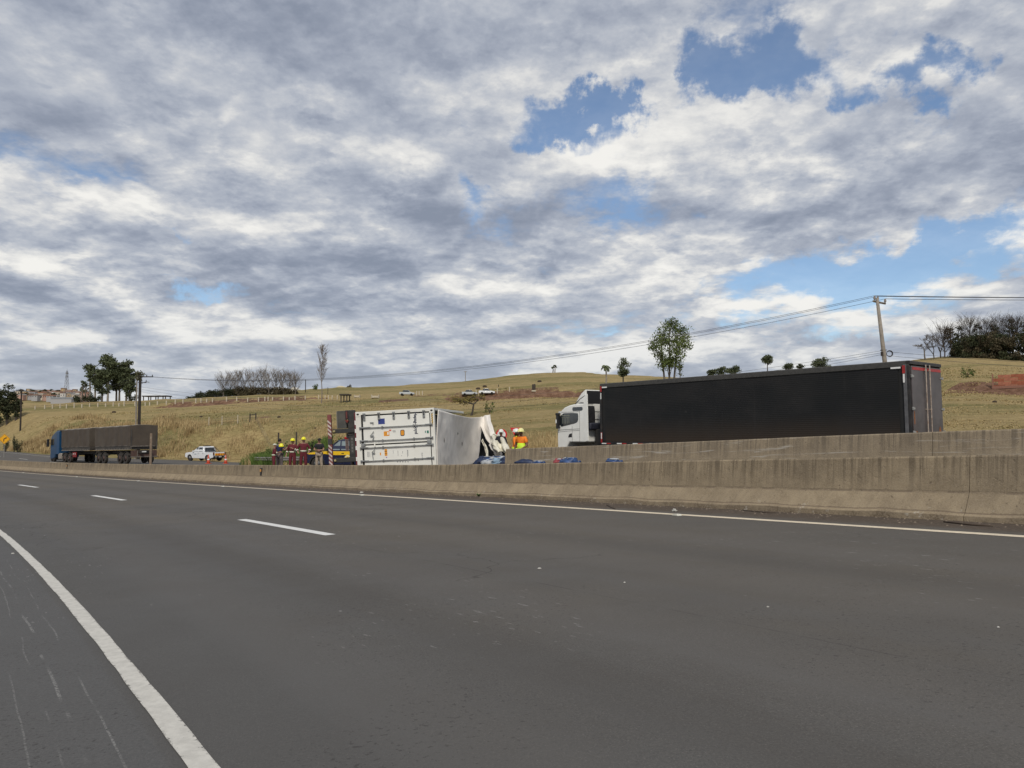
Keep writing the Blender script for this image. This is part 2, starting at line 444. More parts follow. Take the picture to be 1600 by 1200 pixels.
# ------------------------------------------------------------------ ground materials
def mat_field():
    m, nt, b = new_mat('dry_pasture')
    g = N(nt, 'ShaderNodeNewGeometry'); pos = g.outputs['Position']
    sx = N(nt, 'ShaderNodeSeparateXYZ', ins={0: pos})
    q = VM(nt, 'MULTIPLY', pos, (.8, 2.2, 1))
    a = NOISE(nt, q, .022, 6, .62, .6); c = NOISE(nt, q, .11, 7, .68, .4); f = NOISE(nt, q, 1.3, 6, .7)
    ff = NOISE(nt, pos, 9., 5, .7)
    straw = MIX(nt, RNG(nt, f, .3, .7), (.255, .19, .09), (.435, .338, .168))
    green = MIX(nt, RNG(nt, f, .3, .7), (.115, .115, .042), (.215, .20, .08))
    mixv = M(nt, 'ADD', M(nt, 'MULTIPLY', a, .65), M(nt, 'MULTIPLY', c, .45))
    col = MIX(nt, M(nt, 'MULTIPLY', RNG(nt, mixv, .49, .66), .8), straw, green)
    dk = NOISE(nt, q, .33, 5, .7, .3)
    col = MIX(nt, M(nt, 'MULTIPLY', RNG(nt, dk, .60, .74), .55), col, (.105, .078, .036))
    at_ = N(nt, 'ShaderNodeAttribute', attribute_name='soil').outputs['Fac']
    soilc = MIX(nt, RNG(nt, NOISE(nt, pos, .9, 6, .7), .35, .65), (.125, .068, .044), (.24, .145, .10))
    sm = M(nt, 'ADD', at_, M(nt, 'MULTIPLY', M(nt, 'SUBTRACT', NOISE(nt, pos, .5, 6, .7), .5), 1.6))
    col = MIX(nt, M(nt, 'MULTIPLY', RNG(nt, sm, .45, .62), RNG(nt, at_, .02, .2)), col, soilc)
    col = MIX(nt, RNG(nt, ff, .25, .6, .28, 0), col, (.03, .022, .01))
    nt.links.new(col, b.inputs['Base Color']); b.inputs['Roughness'].default_value = 1; b.inputs['Specular IOR Level'].default_value = .08
    bn = N(nt, 'ShaderNodeBump', ins={'Strength': .9, 'Distance': .25, 'Height': M(nt, 'ADD', f, M(nt, 'MULTIPLY', ff, .35))})
    nt.links.new(bn.outputs[0], b.inputs['Normal'])
    return m

def build_ground():
    rr = np.concatenate([np.linspace(1.5, 30, 30, endpoint=False), np.geomspace(30, 140, 110, endpoint=False), np.linspace(140, 200, 100, endpoint=False), np.geomspace(200, 330, 40, endpoint=False), np.geomspace(330, 6000, 40)])
    aa = np.radians(np.concatenate([np.linspace(-180, -60, 40, endpoint=False), np.linspace(-60, -38, 44, endpoint=False), np.linspace(-38, 38, 420, endpoint=False), np.linspace(38, 60, 44, endpoint=False), np.linspace(60, 180, 40, endpoint=False)]))
    R, A = np.meshgrid(rr, aa, indexing='ij'); X = R * np.sin(A); Y = R * np.cos(A); Z = ground_z(X, Y)
    nr, na = R.shape
    V = np.stack([X, Y, Z], -1).reshape(-1, 3)
    V = np.vstack([V, [[0, 0, RE(0., -1.) - .1]]])
    i = np.arange(nr - 1)[:, None] * na; j = np.arange(na)[None, :]; jn = (j + 1) % na
    F = np.stack([i + j, i + jn, i + na + jn, i + na + j], -1).reshape(-1, 4)
    me = fast_mesh('ground', V, F, mat_field(), smooth=True)
    # centre fan
    # soil mask: steep cut faces plus the loose heaps
    ph = np.arctan2(X, Y)
    h0 = hill(X, Y); h1 = hill(X * 1.0, Y + .8); sl = (h1 - h0) / .8
    soil = np.clip((sl - .35) * 2.2, 0, 1)
    def px(x): return math.atan((x - 800) / 1200)
    for x0, x1, y0, y1, w in [(262, 480, 160, 165, .62), (590, 640, 138, 146, .7), (640, 735, 150, 158, .5), (735, 875, 143, 154, .62), (1475, 1700, 82, 89, .95), (400, 425, 112, 116, .7), (470, 540, 164, 170, .4), (875, 1480, 110, 140, .1)]:
        k = sstep(ph, px(x0 - 4), px(x0 + 4)) * (1 - sstep(ph, px(x1 - 4), px(x1 + 4))) * sstep(Y, y0 - 1.5, y0 + 1) * (1 - sstep(Y, y1 - 1, y1 + 1.5))
        soil = np.maximum(soil, k * w)
    at_ = me.attributes.new('soil', 'FLOAT', 'POINT')
    at_.data.foreach_set('value', np.concatenate([soil.ravel(), [0]]).astype(np.float32))
    o = bpy.data.objects.new('ground', me); link(o); o['kind'] = 'structure'
build_ground()

def strip(name, s0, s1, ds, ts, zf, m, kind='structure', parent=None, dz=0.):
    S = np.arange(s0, s1 + 1e-6, ds); T = np.asarray(ts, float)
    SS, TT = np.meshgrid(S, T, indexing='ij'); x, y, h = rpos(SS, TT); z = zf(SS, TT) + dz
    V = np.stack([x, y, z], -1).reshape(-1, 3); uv = np.stack([TT, SS], -1).reshape(-1, 2); n = len(T)
    i = np.arange(len(S) - 1)[:, None] * n; j = np.arange(n - 1)[None, :]
    F = np.stack([i + j, i + j + 1, i + n + j + 1, i + n + j], -1).reshape(-1, 4)
    me = fast_mesh(name, V, F, m, uv=uv, smooth=True)
    o = bpy.data.objects.new(name, me); link(o, parent)
    if kind: o['kind'] = kind
    return o

def mat_asphalt(far=False):
    m, nt, b = new_mat('far_asphalt' if far else 'asphalt')
    uv = N(nt, 'ShaderNodeUVMap').outputs[0]; s = N(nt, 'ShaderNodeSeparateXYZ', ins={0: uv}); t_, s_ = s.outputs[0], s.outputs[1]
    pos = N(nt, 'ShaderNodeNewGeometry').outputs['Position']
    fine = NOISE(nt, pos, 75, 4, .75); grit = NOISE(nt, pos, 120, 3, .7); mid = NOISE(nt, pos, 1.1, 6, .6, .3); big = NOISE(nt, pos, .16, 4, .55)
    st1 = NOISE(nt, VM(nt, 'MULTIPLY', uv, (2.2, .05, 0)), 1., 5, .6)
    c = MIX(nt, RNG(nt, fine, .3, .7), (.075, .070, .064), (.115, .107, .097))
    c = MIX(nt, RNG(nt, grit, .58, .70, 0, .75), c, (.23, .215, .195))
    c = MIX(nt, RNG(nt, grit, .30, .42, .75, 0), c, (.030, .027, .025))
    # wheel paths and drips, brownish tone further from the shoulder
    c = MIX(nt, RNG(nt, mid, .35, .7, 0, .34), c, (.080, .072, .065))
    c = MIX(nt, RNG(nt, big, .40, .62, 0, .55), c, (.116, .101, .082))
    c = MIX(nt, RNG(nt, st1, .42, .66, 0, .4), c, (.102, .098, .094))
    if not far:
        ln = RNG(nt, M(nt, 'ADD', t_, M(nt, 'MULTIPLY', M(nt, 'SUBTRACT', big, .5), 7.)), 2.2, 5.2)
        c = MIX(nt, M(nt, 'MULTIPLY', ln, .42), c, (.106, .093, .076))
        cool = RNG(nt, M(nt, 'ADD', t_, M(nt, 'MULTIPLY', M(nt, 'SUBTRACT', mid, .5), 1.2)), .3, 2.6, 1, 0)
        c = MIX(nt, M(nt, 'MULTIPLY', cool, .45), c, (.086, .087, .088))
        # polished wheel tracks and the oil stripe between them
        for cc in (.95, 2.75, 4.6, 6.4):
            dd = M(nt, 'ABSOLUTE', M(nt, 'SUBTRACT', M(nt, 'ADD', t_, M(nt, 'MULTIPLY', M(nt, 'SUBTRACT', st1, .5), .5)), cc))
            c = MIX(nt, M(nt, 'MULTIPLY', RNG(nt, dd, .1, .5, 1, 0), .20), c, (.135, .125, .115))
        for cc in (1.85, 5.5):
            dd = M(nt, 'ABSOLUTE', M(nt, 'SUBTRACT', M(nt, 'ADD', t_, M(nt, 'MULTIPLY', M(nt, 'SUBTRACT', st1, .5), .6)), cc))
            c = MIX(nt, M(nt, 'MULTIPLY', RNG(nt, dd, .05, .42, 1, 0), .26), c, (.060, .054, .048))
        # hairline cracks
        ck = N(nt, 'ShaderNodeTexVoronoi', ins={'Vector': VM(nt, 'ADD', pos, VM(nt, 'SCALE', N(nt, 'ShaderNodeTexNoise', ins={'Vector': pos, 'Scale': 1.5, 'Detail': 4.}).outputs[1], scale=.9)), 'Scale': .42}); ck.feature = 'DISTANCE_TO_EDGE'
        cm = M(nt, 'MULTIPLY', RNG(nt, ck.outputs['Distance'], .0015, .006, 1, 0), RNG(nt, NOISE(nt, pos, .23, 3, .5), .50, .60))
        c = MIX(nt, M(nt, 'MULTIPLY', cm, .6), c, (.035, .03, .027))
        dust = M(nt, 'ADD', M(nt, 'SUBTRACT', t_, 8.62), M(nt, 'MULTIPLY', M(nt, 'SUBTRACT', NOISE(nt, pos, 2.2, 6, .7), .5), .9))
        dc = MIX(nt, RNG(nt, NOISE(nt, pos, 18, 5, .7), .3, .7), (.055, .040, .030), (.115, .088, .066))
        c = MIX(nt, RNG(nt, dust, .0, .42, 0, .86), c, dc)
        # shoulder: bluer, scraped
        sh = RNG(nt, t_, -.12, -.08, 1, 0)
        c = MIX(nt, M(nt, 'MULTIPLY', sh, .7), c, MIX(nt, RNG(nt, fine, .3, .7), (.080, .079, .079), (.118, .116, .114)))
        shb = RNG(nt, M(nt, 'ADD', t_, M(nt, 'MULTIPLY', mid, .5)), -1.9, -.9, 1, 0)
        c = MIX(nt, M(nt, 'MULTIPLY', shb, .55), c, (.100, .089, .076))
        wob = M(nt, 'MULTIPLY', M(nt, 'SUBTRACT', NOISE(nt, VM(nt, 'MULTIPLY', uv, (0, .6, 0)), 1, 3, .5), .5), .10)
        acc = None
        for tt, w, a in ((-.24, .007, .7), (-.36, .011, .9), (-.44, .006, .6), (-.66, .008, .8), (-.71, .005, .5), (-.93, .006, .7), (-1.12, .009, .5), (-1.40, .008, .7), (-.55, .006, .5), (-1.62, .006, .5)):
            d = M(nt, 'ABSOLUTE', M(nt, 'SUBTRACT', M(nt, 'ADD', t_, wob), tt))
            brk = RNG(nt, NOISE(nt, VM(nt, 'MULTIPLY', VM(nt, 'ADD', uv, (tt * 31, tt * 17, 0)), (.6, 1.1, 0)), 1.0, 3, .6), .46, .60)
            g = M(nt, 'MULTIPLY', M(nt, 'MULTIPLY', RNG(nt, d, w * .4, w, 1, 0), brk), a)
            acc = g if acc is None else M(nt, 'MAXIMUM', acc, g)
        grainy = RNG(nt, NOISE(nt, pos, 60, 3, .8), .42, .58)
        c = MIX(nt, M(nt, 'MULTIPLY', M(nt, 'MULTIPLY', acc, grainy), .75), c, (.31, .305, .29))
        # pale scuffs and chips over the lanes
        vo = N(nt, 'ShaderNodeTexVoronoi', ins={'Vector': VM(nt, 'MULTIPLY', uv, (1.0, .6, 0)), 'Scale': 1.7})
        vo.feature = 'F1'
        chip = M(nt, 'MULTIPLY', RNG(nt, vo.outputs['Distance'], .016, .030, 1, 0), RNG(nt, N(nt, 'ShaderNodeSeparateColor', ins={0: vo.outputs['Color']}).outputs[0], .55, .6))
        scuf = M(nt, 'MULTIPLY', RNG(nt, NOISE(nt, VM(nt, 'MULTIPLY', uv, (22, 5.0, 0)), 1.0, 3, .6), .635, .70), RNG(nt, NOISE(nt, pos, .35, 3, .5), .46, .6))
        c = MIX(nt, M(nt, 'MULTIPLY', M(nt, 'MAXIMUM', chip, M(nt, 'MULTIPLY', scuf, .42)), .8), c, (.36, .35, .33))
        dkp = RNG(nt, NOISE(nt, pos, 34, 3, .65), .60, .66)
        c = MIX(nt, M(nt, 'MULTIPLY', M(nt, 'MULTIPLY', dkp, RNG(nt, NOISE(nt, pos, .6, 3, .5), .45, .6)), .6), c, (.035, .032, .030))
        sm_ = M(nt, 'ABSOLUTE', M(nt, 'SUBTRACT', M(nt, 'ADD', t_, M(nt, 'MULTIPLY', wob, .3)), 3.30))
        c = MIX(nt, M(nt, 'MULTIPLY', M(nt, 'MULTIPLY', RNG(nt, sm_, .004, .011, 1, 0), RNG(nt, mid, .4, .6)), .55), c, (.045, .040, .036))
    nt.links.new(c, b.inputs['Base Color'])
    nt.links.new(RNG(nt, mid, .3, .7, .82, .95, False), b.inputs['Roughness']); b.inputs['Specular IOR Level'].default_value = .3
    bn = N(nt, 'ShaderNodeBump', ins={'Strength': .55, 'Distance': .006, 'Height': M(nt, 'ADD', fine, grit)})
    nt.links.new(bn.outputs[0], b.inputs['Normal'])
    return m
ASPH = mat_asphalt(); ASPH2 = mat_asphalt(True)
strip('road', -60, 380, .5, np.concatenate([np.linspace(-8.5, 0, 9), np.linspace(.8, T_TOE + .3, 10)]), RE, ASPH)
def build_far_road():
    S = np.arange(-60, 380.01, .5); n = 12; U = np.linspace(0, 1, n)
    SS, UU = np.meshgrid(S, U, indexing='ij'); TT = 13.3 + (tO(SS) - 13.3) * UU
    x, y, h = rpos(SS, TT); z = G2(SS, TT) + .02
    i = np.arange(len(S) - 1)[:, None] * n; j = np.arange(n - 1)[None, :]
    F = np.stack([i + j, i + j + 1, i + n + j + 1, i + n + j], -1).reshape(-1, 4)
    me = fast_mesh('opposite_road', np.stack([x, y, z], -1).reshape(-1, 3), F, ASPH2, uv=np.stack([TT, SS], -1).reshape(-1, 2), smooth=True)
    o = bpy.data.objects.new('opposite_road', me); link(o); o['kind'] = 'structure'
build_far_road()
def zmed(s, t):
    return RE(s, T_TOE) + (G2(s, T_BAR2) - RE(s, T_TOE)) * np.clip((t - T_TOE) / (T_BAR2 - T_TOE), 0, 1) + .012
strip('median_ground', -60, 380, .5, np.linspace(T_TOE + .1, 13.6, 5), zmed, mat('median_dirt', (.12, .085, .06), .95, var=.4, scale=3, bump=.5, bscale=20, spec=.1))

# painted markings
def mat_paint(name, col, wear, edge):
    m, nt, b = new_mat(name)
    uv = N(nt, 'ShaderNodeUVMap').outputs[0]; pos = N(nt, 'ShaderNodeNewGeometry').outputs['Position']
    n1 = NOISE(nt, pos, 45, 6, .8); n2 = NOISE(nt, pos, 3.5, 4, .6); s = N(nt, 'ShaderNodeSeparateXYZ', ins={0: uv})
    d = M(nt, 'ABSOLUTE', s.outputs[0])       # uv.x runs -1..1 across the stripe
    w = M(nt, 'ADD', n1, M(nt, 'MULTIPLY', n2, .25))
    w = M(nt, 'SUBTRACT', w, M(nt, 'MULTIPLY', RNG(nt, d, .55, 1.0), edge))
    f = RNG(nt, w, wear - .05, wear + .05)
    c = MIX(nt, RNG(nt, NOISE(nt, pos, 14, 5, .7), .3, .7), tuple(k * .8 for k in col), col)
    c = MIX(nt, f, MIX(nt, n1, (.055, .053, .05), (.12, .115, .11)), c)
    nt.links.new(c, b.inputs['Base Color']); b.inputs['Roughness'].default_value = .8; b.inputs['Specular IOR Level'].default_value = .25
    bn = N(nt, 'ShaderNodeBump', ins={'Strength': .6, 'Distance': .005, 'Height': n1}); nt.links.new(bn.outputs[0], b.inputs['Normal'])
    return m
def marking(name, s0, s1, tc, w, m, dz=.004, ds=.25, rag=0., zf=RE):
    n = max(2, int(math.ceil((s1 - s0) / ds)) + 1); S = np.linspace(s0, s1, n)
    U = np.array([-1, 0, 1.])
    SS, UU = np.meshgrid(S, U, indexing='ij'); TT = tc + UU * w / 2
    if rag: TT = TT + rag * np.abs(UU) * fbm(SS * 3.1 + UU * 7, SS * 0 + UU * 3.3, 3)
    x, y, h = rpos(SS, TT); z = zf(SS, TT) + dz
    i = np.arange(n - 1)[:, None] * 3; j = np.arange(2)[None, :]
    F = np.stack([i + j, i + j + 1, i + 4 + j, i + 3 + j], -1).reshape(-1, 4)
    me = fast_mesh(name, np.stack([x, y, z], -1).reshape(-1, 3), F, m, uv=np.stack([UU, SS], -1).reshape(-1, 2))
    o = bpy.data.objects.new(name, me); link(o); o['kind'] = 'structure'
    return o
PW = mat_paint('white_road_paint', (.60, .58, .53), .41, .17); PY = mat_paint('cream_edge_paint', (.74, .64, .49), .34, .06); PD = mat_paint('dash_paint', (.74, .735, .71), .27, .02)
marking('edge_line', -40, 300, 0, .102, PW, ds=.06 if False else .12, rag=.009)
marking('edge_line', -40, 300, 8.479, .16, PY, ds=.25, rag=.01)
k = -4
while 11.12 + 13.3 * k < 300:
    a = 11.116 + 13.3 * k; marking('lane_dash', a, a + 3.92, 3.63, .165, PD, ds=.5); k += 1
G2b = lambda s, t: G2(s, t) + .02
marking('edge_line', -40, 300, 14.4, .12, PY, ds=.5, zf=G2b)
marking('edge_line', -40, 300, 22.3, .12, PW, ds=.5, zf=G2b)
k = -3
while 13.3 * k < 250:
    marking('lane_dash', 13.3 * k, 13.3 * k + 4, 18.2, .12, PD, ds=1, zf=G2b); k += 1
# tar-sealed joint where shoulder meets lane
# ------------------------------------------------------------------ concrete barriers
def mat_concrete(second=False):
    m, nt, b = new_mat('scraped_barrier_concrete' if second else 'stained_barrier_concrete')
    uv = N(nt, 'ShaderNodeUVMap').outputs[0]; s = N(nt, 'ShaderNodeSeparateXYZ', ins={0: uv}); v_ = s.outputs[1]
    pos = N(nt, 'ShaderNodeNewGeometry').outputs['Position']
    fine = NOISE(nt, pos, 38, 6, .75); mid = NOISE(nt, pos, 3.1, 6, .65, .3); big = NOISE(nt, pos, .5, 3, .5)
    lean = N(nt, 'ShaderNodeCombineXYZ', ins={0: M(nt, 'ADD', s.outputs[0], M(nt, 'MULTIPLY', M(nt, 'MINIMUM', v_, .42), .45)), 1: v_, 2: 0.}).outputs[0]
    run = NOISE(nt, VM(nt, 'MULTIPLY', lean, (15, .5, 0)), 1.0, 7, .75)         # rain streaks run down the face
    run2 = NOISE(nt, VM(nt, 'MULTIPLY', lean, (2.4, .3, 0)), 1.0, 4, .6)
    c = MIX(nt, RNG(nt, mid, .3, .7), (.222, .174, .112), (.340, .272, .178))
    c = MIX(nt, RNG(nt, fine, .3, .7, 0, .35), c, (.40, .33, .25))
    up = RNG(nt, v_, .30, .80, .15, 1.0)
    c = MIX(nt, M(nt, 'MULTIPLY', M(nt, 'MULTIPLY', RNG(nt, run, .44, .62), up), .76), c, (.098, .077, .054))
    c = MIX(nt, M(nt, 'MULTIPLY', M(nt, 'MULTIPLY', RNG(nt, run2, .46, .66), up), .42), c, (.135, .108, .078))
    c = MIX(nt, M(nt, 'MULTIPLY', RNG(nt, run, .60, .72), .3), c, (.35, .29, .22))
    c = MIX(nt, RNG(nt, big, .4, .65, 0, .22), c, (.19, .155, .115))
    foot = RNG(nt, M(nt, 'ADD', v_, M(nt, 'MULTIPLY', mid, .22)), .10, .24, 1, 0)
    c = MIX(nt, M(nt, 'MULTIPLY', foot, .6), c, MIX(nt, RNG(nt, fine, .4, .6), (.07, .05, .035), (.24, .19, .14)))
    chips = M(nt, 'MULTIPLY', RNG(nt, NOISE(nt, pos, 7, 5, .7), .60, .68), RNG(nt, v_, .28, .06, 0, 1))
    c = MIX(nt, M(nt, 'MULTIPLY', chips, .8), c, (.42, .38, .32))
    spk = NOISE(nt, pos, 70, 4, .8)
    c = MIX(nt, M(nt, 'MULTIPLY', RNG(nt, spk, .55, .66), .38), c, (.085, .068, .048))
    c = MIX(nt, M(nt, 'MULTIPLY', RNG(nt, spk, .44, .34), .30), c, (.46, .40, .29))
    pit = NOISE(nt, pos, 16, 3, .6)
    c = MIX(nt, M(nt, 'MULTIPLY', RNG(nt, pit, .66, .72), .55), c, (.06, .045, .034))
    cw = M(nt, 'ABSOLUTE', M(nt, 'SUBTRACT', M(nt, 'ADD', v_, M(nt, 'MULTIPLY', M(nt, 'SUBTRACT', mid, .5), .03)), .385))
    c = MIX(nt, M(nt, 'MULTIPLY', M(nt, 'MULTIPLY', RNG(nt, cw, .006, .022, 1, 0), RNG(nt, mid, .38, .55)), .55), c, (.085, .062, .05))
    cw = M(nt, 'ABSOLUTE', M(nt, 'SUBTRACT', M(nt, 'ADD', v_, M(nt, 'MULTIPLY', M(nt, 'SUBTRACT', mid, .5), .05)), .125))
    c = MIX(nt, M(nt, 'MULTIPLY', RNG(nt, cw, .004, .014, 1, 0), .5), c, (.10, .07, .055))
    if second:
        sc = NOISE(nt, VM(nt, 'MULTIPLY', uv, (.55, 11, 0)), 1.0, 5, .7, 1.2)
        c = MIX(nt, M(nt, 'MULTIPLY', RNG(nt, sc, .56, .66), .6), c, (.52, .49, .44))
        c = MIX(nt, .12, c, (.30, .28, .25))
    nt.links.new(c, b.inputs['Base Color']); b.inputs['Roughness'].default_value = .93; b.inputs['Specular IOR Level'].default_value = .2
    h = M(nt, 'ADD', M(nt, 'MULTIPLY', fine, .6), M(nt, 'ADD', mid, M(nt, 'MULTIPLY', RNG(nt, NOISE(nt, pos, 11, 3, .6), .6, .8), -.6)))
    bn = N(nt, 'ShaderNodeBump', ins={'Strength': .55, 'Distance': .02, 'Height': h}); nt.links.new(bn.outputs[0], b.inputs['Normal'])
    return m
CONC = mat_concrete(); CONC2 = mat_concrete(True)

def barrier_section(parent, s0, s1, t0, zf, hbf, m, name='barrier_section', jit=.0, n=None):
    prof = [(0, -.05), (0, .07), (.035, .095), (.175, .32), (.19, .35), (.23, .78), (.245, .80), (.375, .80), (.39, .78), (.43, .35), (.445, .32), (.585, .095), (.62, .07), (.62, -.05)]
    vv = [0, .07, .11, .36, .39, .80, .83, .90, .92, 1.3, 1.35, 1.6, 1.62, 1.7]
    L = s1 - s0; n = n or max(2, int(L / (.35 if s0 < 40 else 1.2)) + 1)
    S = np.linspace(s0, s1, n); P = np.array(prof); hb = np.array([hbf(v) for v in S])
    K = len(prof)
    o = rp(s0, t0); ox, oy, oz = o.x, o.y, float(zf(s0, t0))
    SS = np.repeat(S[:, None], K, 1); TT = t0 + np.repeat(P[None, :, 0], n, 0); HH = P[None, :, 1] * (hb / .80)[:, None]
    if s0 < 40:
        TT = TT + .012 * fbm(SS * 1.3, HH * 5 + t0, 3); HH = HH + .006 * fbm(SS * 2.1 + 5, HH * 3, 3) + np.where(P[None, :, 1] < .1, .03 * fbm(SS * 2.7, SS * 0 + 3, 3), 0)
    TT = TT + jit
    x, y, h = rpos(SS, TT); z = zf(SS, SS * 0 + t0) + HH
    V = np.stack([x - ox, y - oy, z - oz], -1).reshape(-1, 3)
    uv = np.stack([SS, np.repeat(np.array(vv)[None], n, 0)], -1).reshape(-1, 2)
    i = np.arange(n - 1)[:, None] * K; j = np.arange(K - 1)[None, :]
    F = np.stack([i + j, i + j + 1, i + K + j + 1, i + K + j], -1).reshape(-1, 4)
    me = fast_mesh(name, V, F, m, uv=uv)
    # end caps
    import bmesh
    bm = bmesh.new(); bm.from_mesh(me); bm.verts.ensure_lookup_table()
    bm.faces.new([bm.verts[q] for q in range(K)]); bm.faces.new([bm.verts[(n - 1) * K + q] for q in reversed(range(K))])
    bmesh.ops.recalc_face_normals(bm, faces=bm.faces); bm.to_mesh(me); bm.free()
    ob = bpy.data.objects.new(name, me); link(ob, parent); ob.location = Vector((ox, oy, oz)) - parent.location
    return ob

o1 = rp(0, T_TOE)
BAR1 = empty('concrete_barrier', o1, label='long stained concrete median barrier in front, along the near road edge', cat='barrier')
def hb1(s): return float(np.interp(s, [-10, 4, 11, 18, 90], [.85, .84, .80, .755, .745]))
a = 5.25 - 6.45 * 6; q = 0
while a < 210:
    _g = .006 if q in (5, 11, 16) else .0006
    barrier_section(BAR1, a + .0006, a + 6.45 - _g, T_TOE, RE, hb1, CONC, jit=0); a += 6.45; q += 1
o2 = rp(0, T_BAR2)
BAR2 = empty('concrete_barrier', o2, label='second concrete barrier behind the first, scraped pale, in front of the black truck', cat='barrier')
a = 19.2 - 6. * 8
z2 = lambda s, t: RE(s, 12.9) + .32
def hb2(s): return float(np.interp(s, [-10, 5, 9, 20], [.81, .82, .83, .79]))
for q in range(8):
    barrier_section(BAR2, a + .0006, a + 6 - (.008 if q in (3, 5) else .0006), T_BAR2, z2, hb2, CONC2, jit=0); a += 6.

# cat's-eye studs on the far edge line
stud_m = mat('reflector_stud', (.62, .60, .52), .4, scale=40)
def studs():
    me = None
    for px in (1055, 566, 350, 219, 123, 40):
        lo, hi = -8., 140.
        for _ in range(40):
            mid = (lo + hi) / 2; x, y, _h = rpos(mid, 8.35)
            if y < 1 or 800 + 1200 * x / y > px: lo = mid
            else: hi = mid
        p = rp(lo, 8.36, .004); h = float(rpos(lo, 8.36)[2])
        if me is None:
            me = MB().prism([(-.06, 0), (.06, 0), (.035, .022), (-.035, .022)], -.05, .05, 'x').mesh('road_stud', stud_m)
        o = bpy.data.objects.new('road_stud', me); link(o); o.location = p; o.rotation_euler = (0, 0, -h)
        tag(o, {1055: 'pale road stud on the edge line, nearest the camera at right', 566: 'pale road stud on the edge line below the white container', 350: 'pale road stud on the edge line left of the firefighters', 219: 'small pale road stud on the edge line, fourth from the right',
                123: 'small pale road stud on the edge line below the blue truck', 40: 'farthest pale road stud on the edge line at far left'}[px], 'road stud', 'pale studs along the road edge line')
studs()

# ------------------------------------------------------------------ shared vehicle materials
WHITE = mat('white_vehicle_paint', (.82, .82, .78), .35, var=.04, scale=3, coat=.3, dirt=(.55, .50, .43), dirt_amt=.15)
WHITE2 = mat('white_pickup_paint', (.76, .78, .80), .3, var=.03, coat=.5)
BLACKP = mat('black_plastic', (.018, .018, .02), .5, var=.25)
RUBBER = mat('tyre_rubber', (.022, .021, .02), .85, var=.3, scale=20, dirt=(.12, .09, .065), dirt_amt=.5)
STEEL = mat('galvanised_steel', (.42, .42, .40), .45, .6, var=.15, scale=12, dirt=(.25, .18, .12), dirt_amt=.3)
DSTEEL = mat('dark_frame_steel', (.05, .048, .046), .6, .2, var=.3, scale=6, dirt=(.14, .10, .07), dirt_amt=.5)
RIM = mat('wheel_rim_metal', (.48, .48, .47), .4, .7, var=.15, dirt=(.2, .15, .1), dirt_amt=.4)
GLASS = mat('dark_window_glass', (.022, .028, .032), .06, var=.1, spec=.8, coat=.6)
REDTAPE = mat('red_reflective_tape', (.34, .02, .02), .45, var=.15)
WHITETAPE = mat('white_reflective_tape', (.78, .78, .76), .45, var=.05)
REDLENS = mat('red_lamp_lens', (.40, .012, .012), .2, var=.1, coat=.5)
AMBER = mat('amber_lens', (.70, .32, .06), .3, var=.1, coat=.4)
PLATE = mat('number_plate', (.62, .62, .60), .5, var=.05)

def wheel(parent, loc, r=.5, w=.28, axis='y', rimr=None, rim=RIM, face=1):
    rimr = rimr or r * .56
    t = MB().lathe([(rimr, -w / 2), (r * .93, -w / 2), (r, -w / 2 + .035), (r, w / 2 - .035), (r * .93, w / 2), (rimr, w / 2), (rimr * .98, -w / 2)], (0, 0, 0), axis, 24)
    o = t.build('wheel', RUBBER, parent, smooth=False, loc=loc)
    f = face * w / 2
    rm = MB().lathe([(rimr, f * .95), (rimr * .9, f * .9), (rimr * .62, f * .45), (rimr * .45, f * .5), (rimr * .28, f * .95), (.01, f * 1.0)], (0, 0, 0), axis, 20)
    rm.build('rim', rim, o, smooth=True)
    return o

def rr_poly(x0, z0, x1, z1, r, n=4):
    p = []
    for cx, cz, a0 in ((x1 - r, z1 - r, 0), (x0 + r, z1 - r, 90), (x0 + r, z0 + r, 180), (x1 - r, z0 + r, 270)):
        for k in range(n + 1):
            a = math.radians(a0 + 90 * k / n); p.append((cx + r * math.cos(a), cz + r * math.sin(a)))
    return p

def smooth_poly(pts, it=1):
    for _ in range(it):
        q = []
        for i in range(len(pts)):
            a, b = pts[i], pts[(i + 1) % len(pts)]
            q += [(a[0] * .75 + b[0] * .25, a[1] * .75 + b[1] * .25), (a[0] * .25 + b[0] * .75, a[1] * .25 + b[1] * .75)]
        pts = q
    return pts

FONT = None
def text_obj(name, s, size, m, parent, M4, ext=.001, bold=0.):
    cu = bpy.data.curves.new(name, 'FONT'); cu.body = s; cu.size = size; cu.extrude = ext; cu.offset = bold
    cu.align_x = 'LEFT'; cu.align_y = 'BOTTOM_BASELINE'
    tmp = bpy.data.objects.new('tmp_text', cu); COL.objects.link(tmp)
    dg = bpy.context.evaluated_depsgraph_get(); dg.update()
    me = bpy.data.meshes.new_from_object(tmp.evaluated_get(dg))
    bpy.data.objects.remove(tmp); bpy.data.curves.remove(cu)
    me.materials.clear(); me.materials.append(m)
    me.transform(M4)
    o = bpy.data.objects.new(name, me); link(o, parent); return o

# ------------------------------------------------------------------ white-cab truck with black curtain-side trailer
def truck_frame(name, px, py, Y, h, grade, **kw):
    """an Empty whose local +x is the driving direction, +y its left side, at ground level"""
    p = at(px, py, Y)
    return empty(name, p, rz=math.pi / 2 - math.radians(h), ry=grade, **kw)

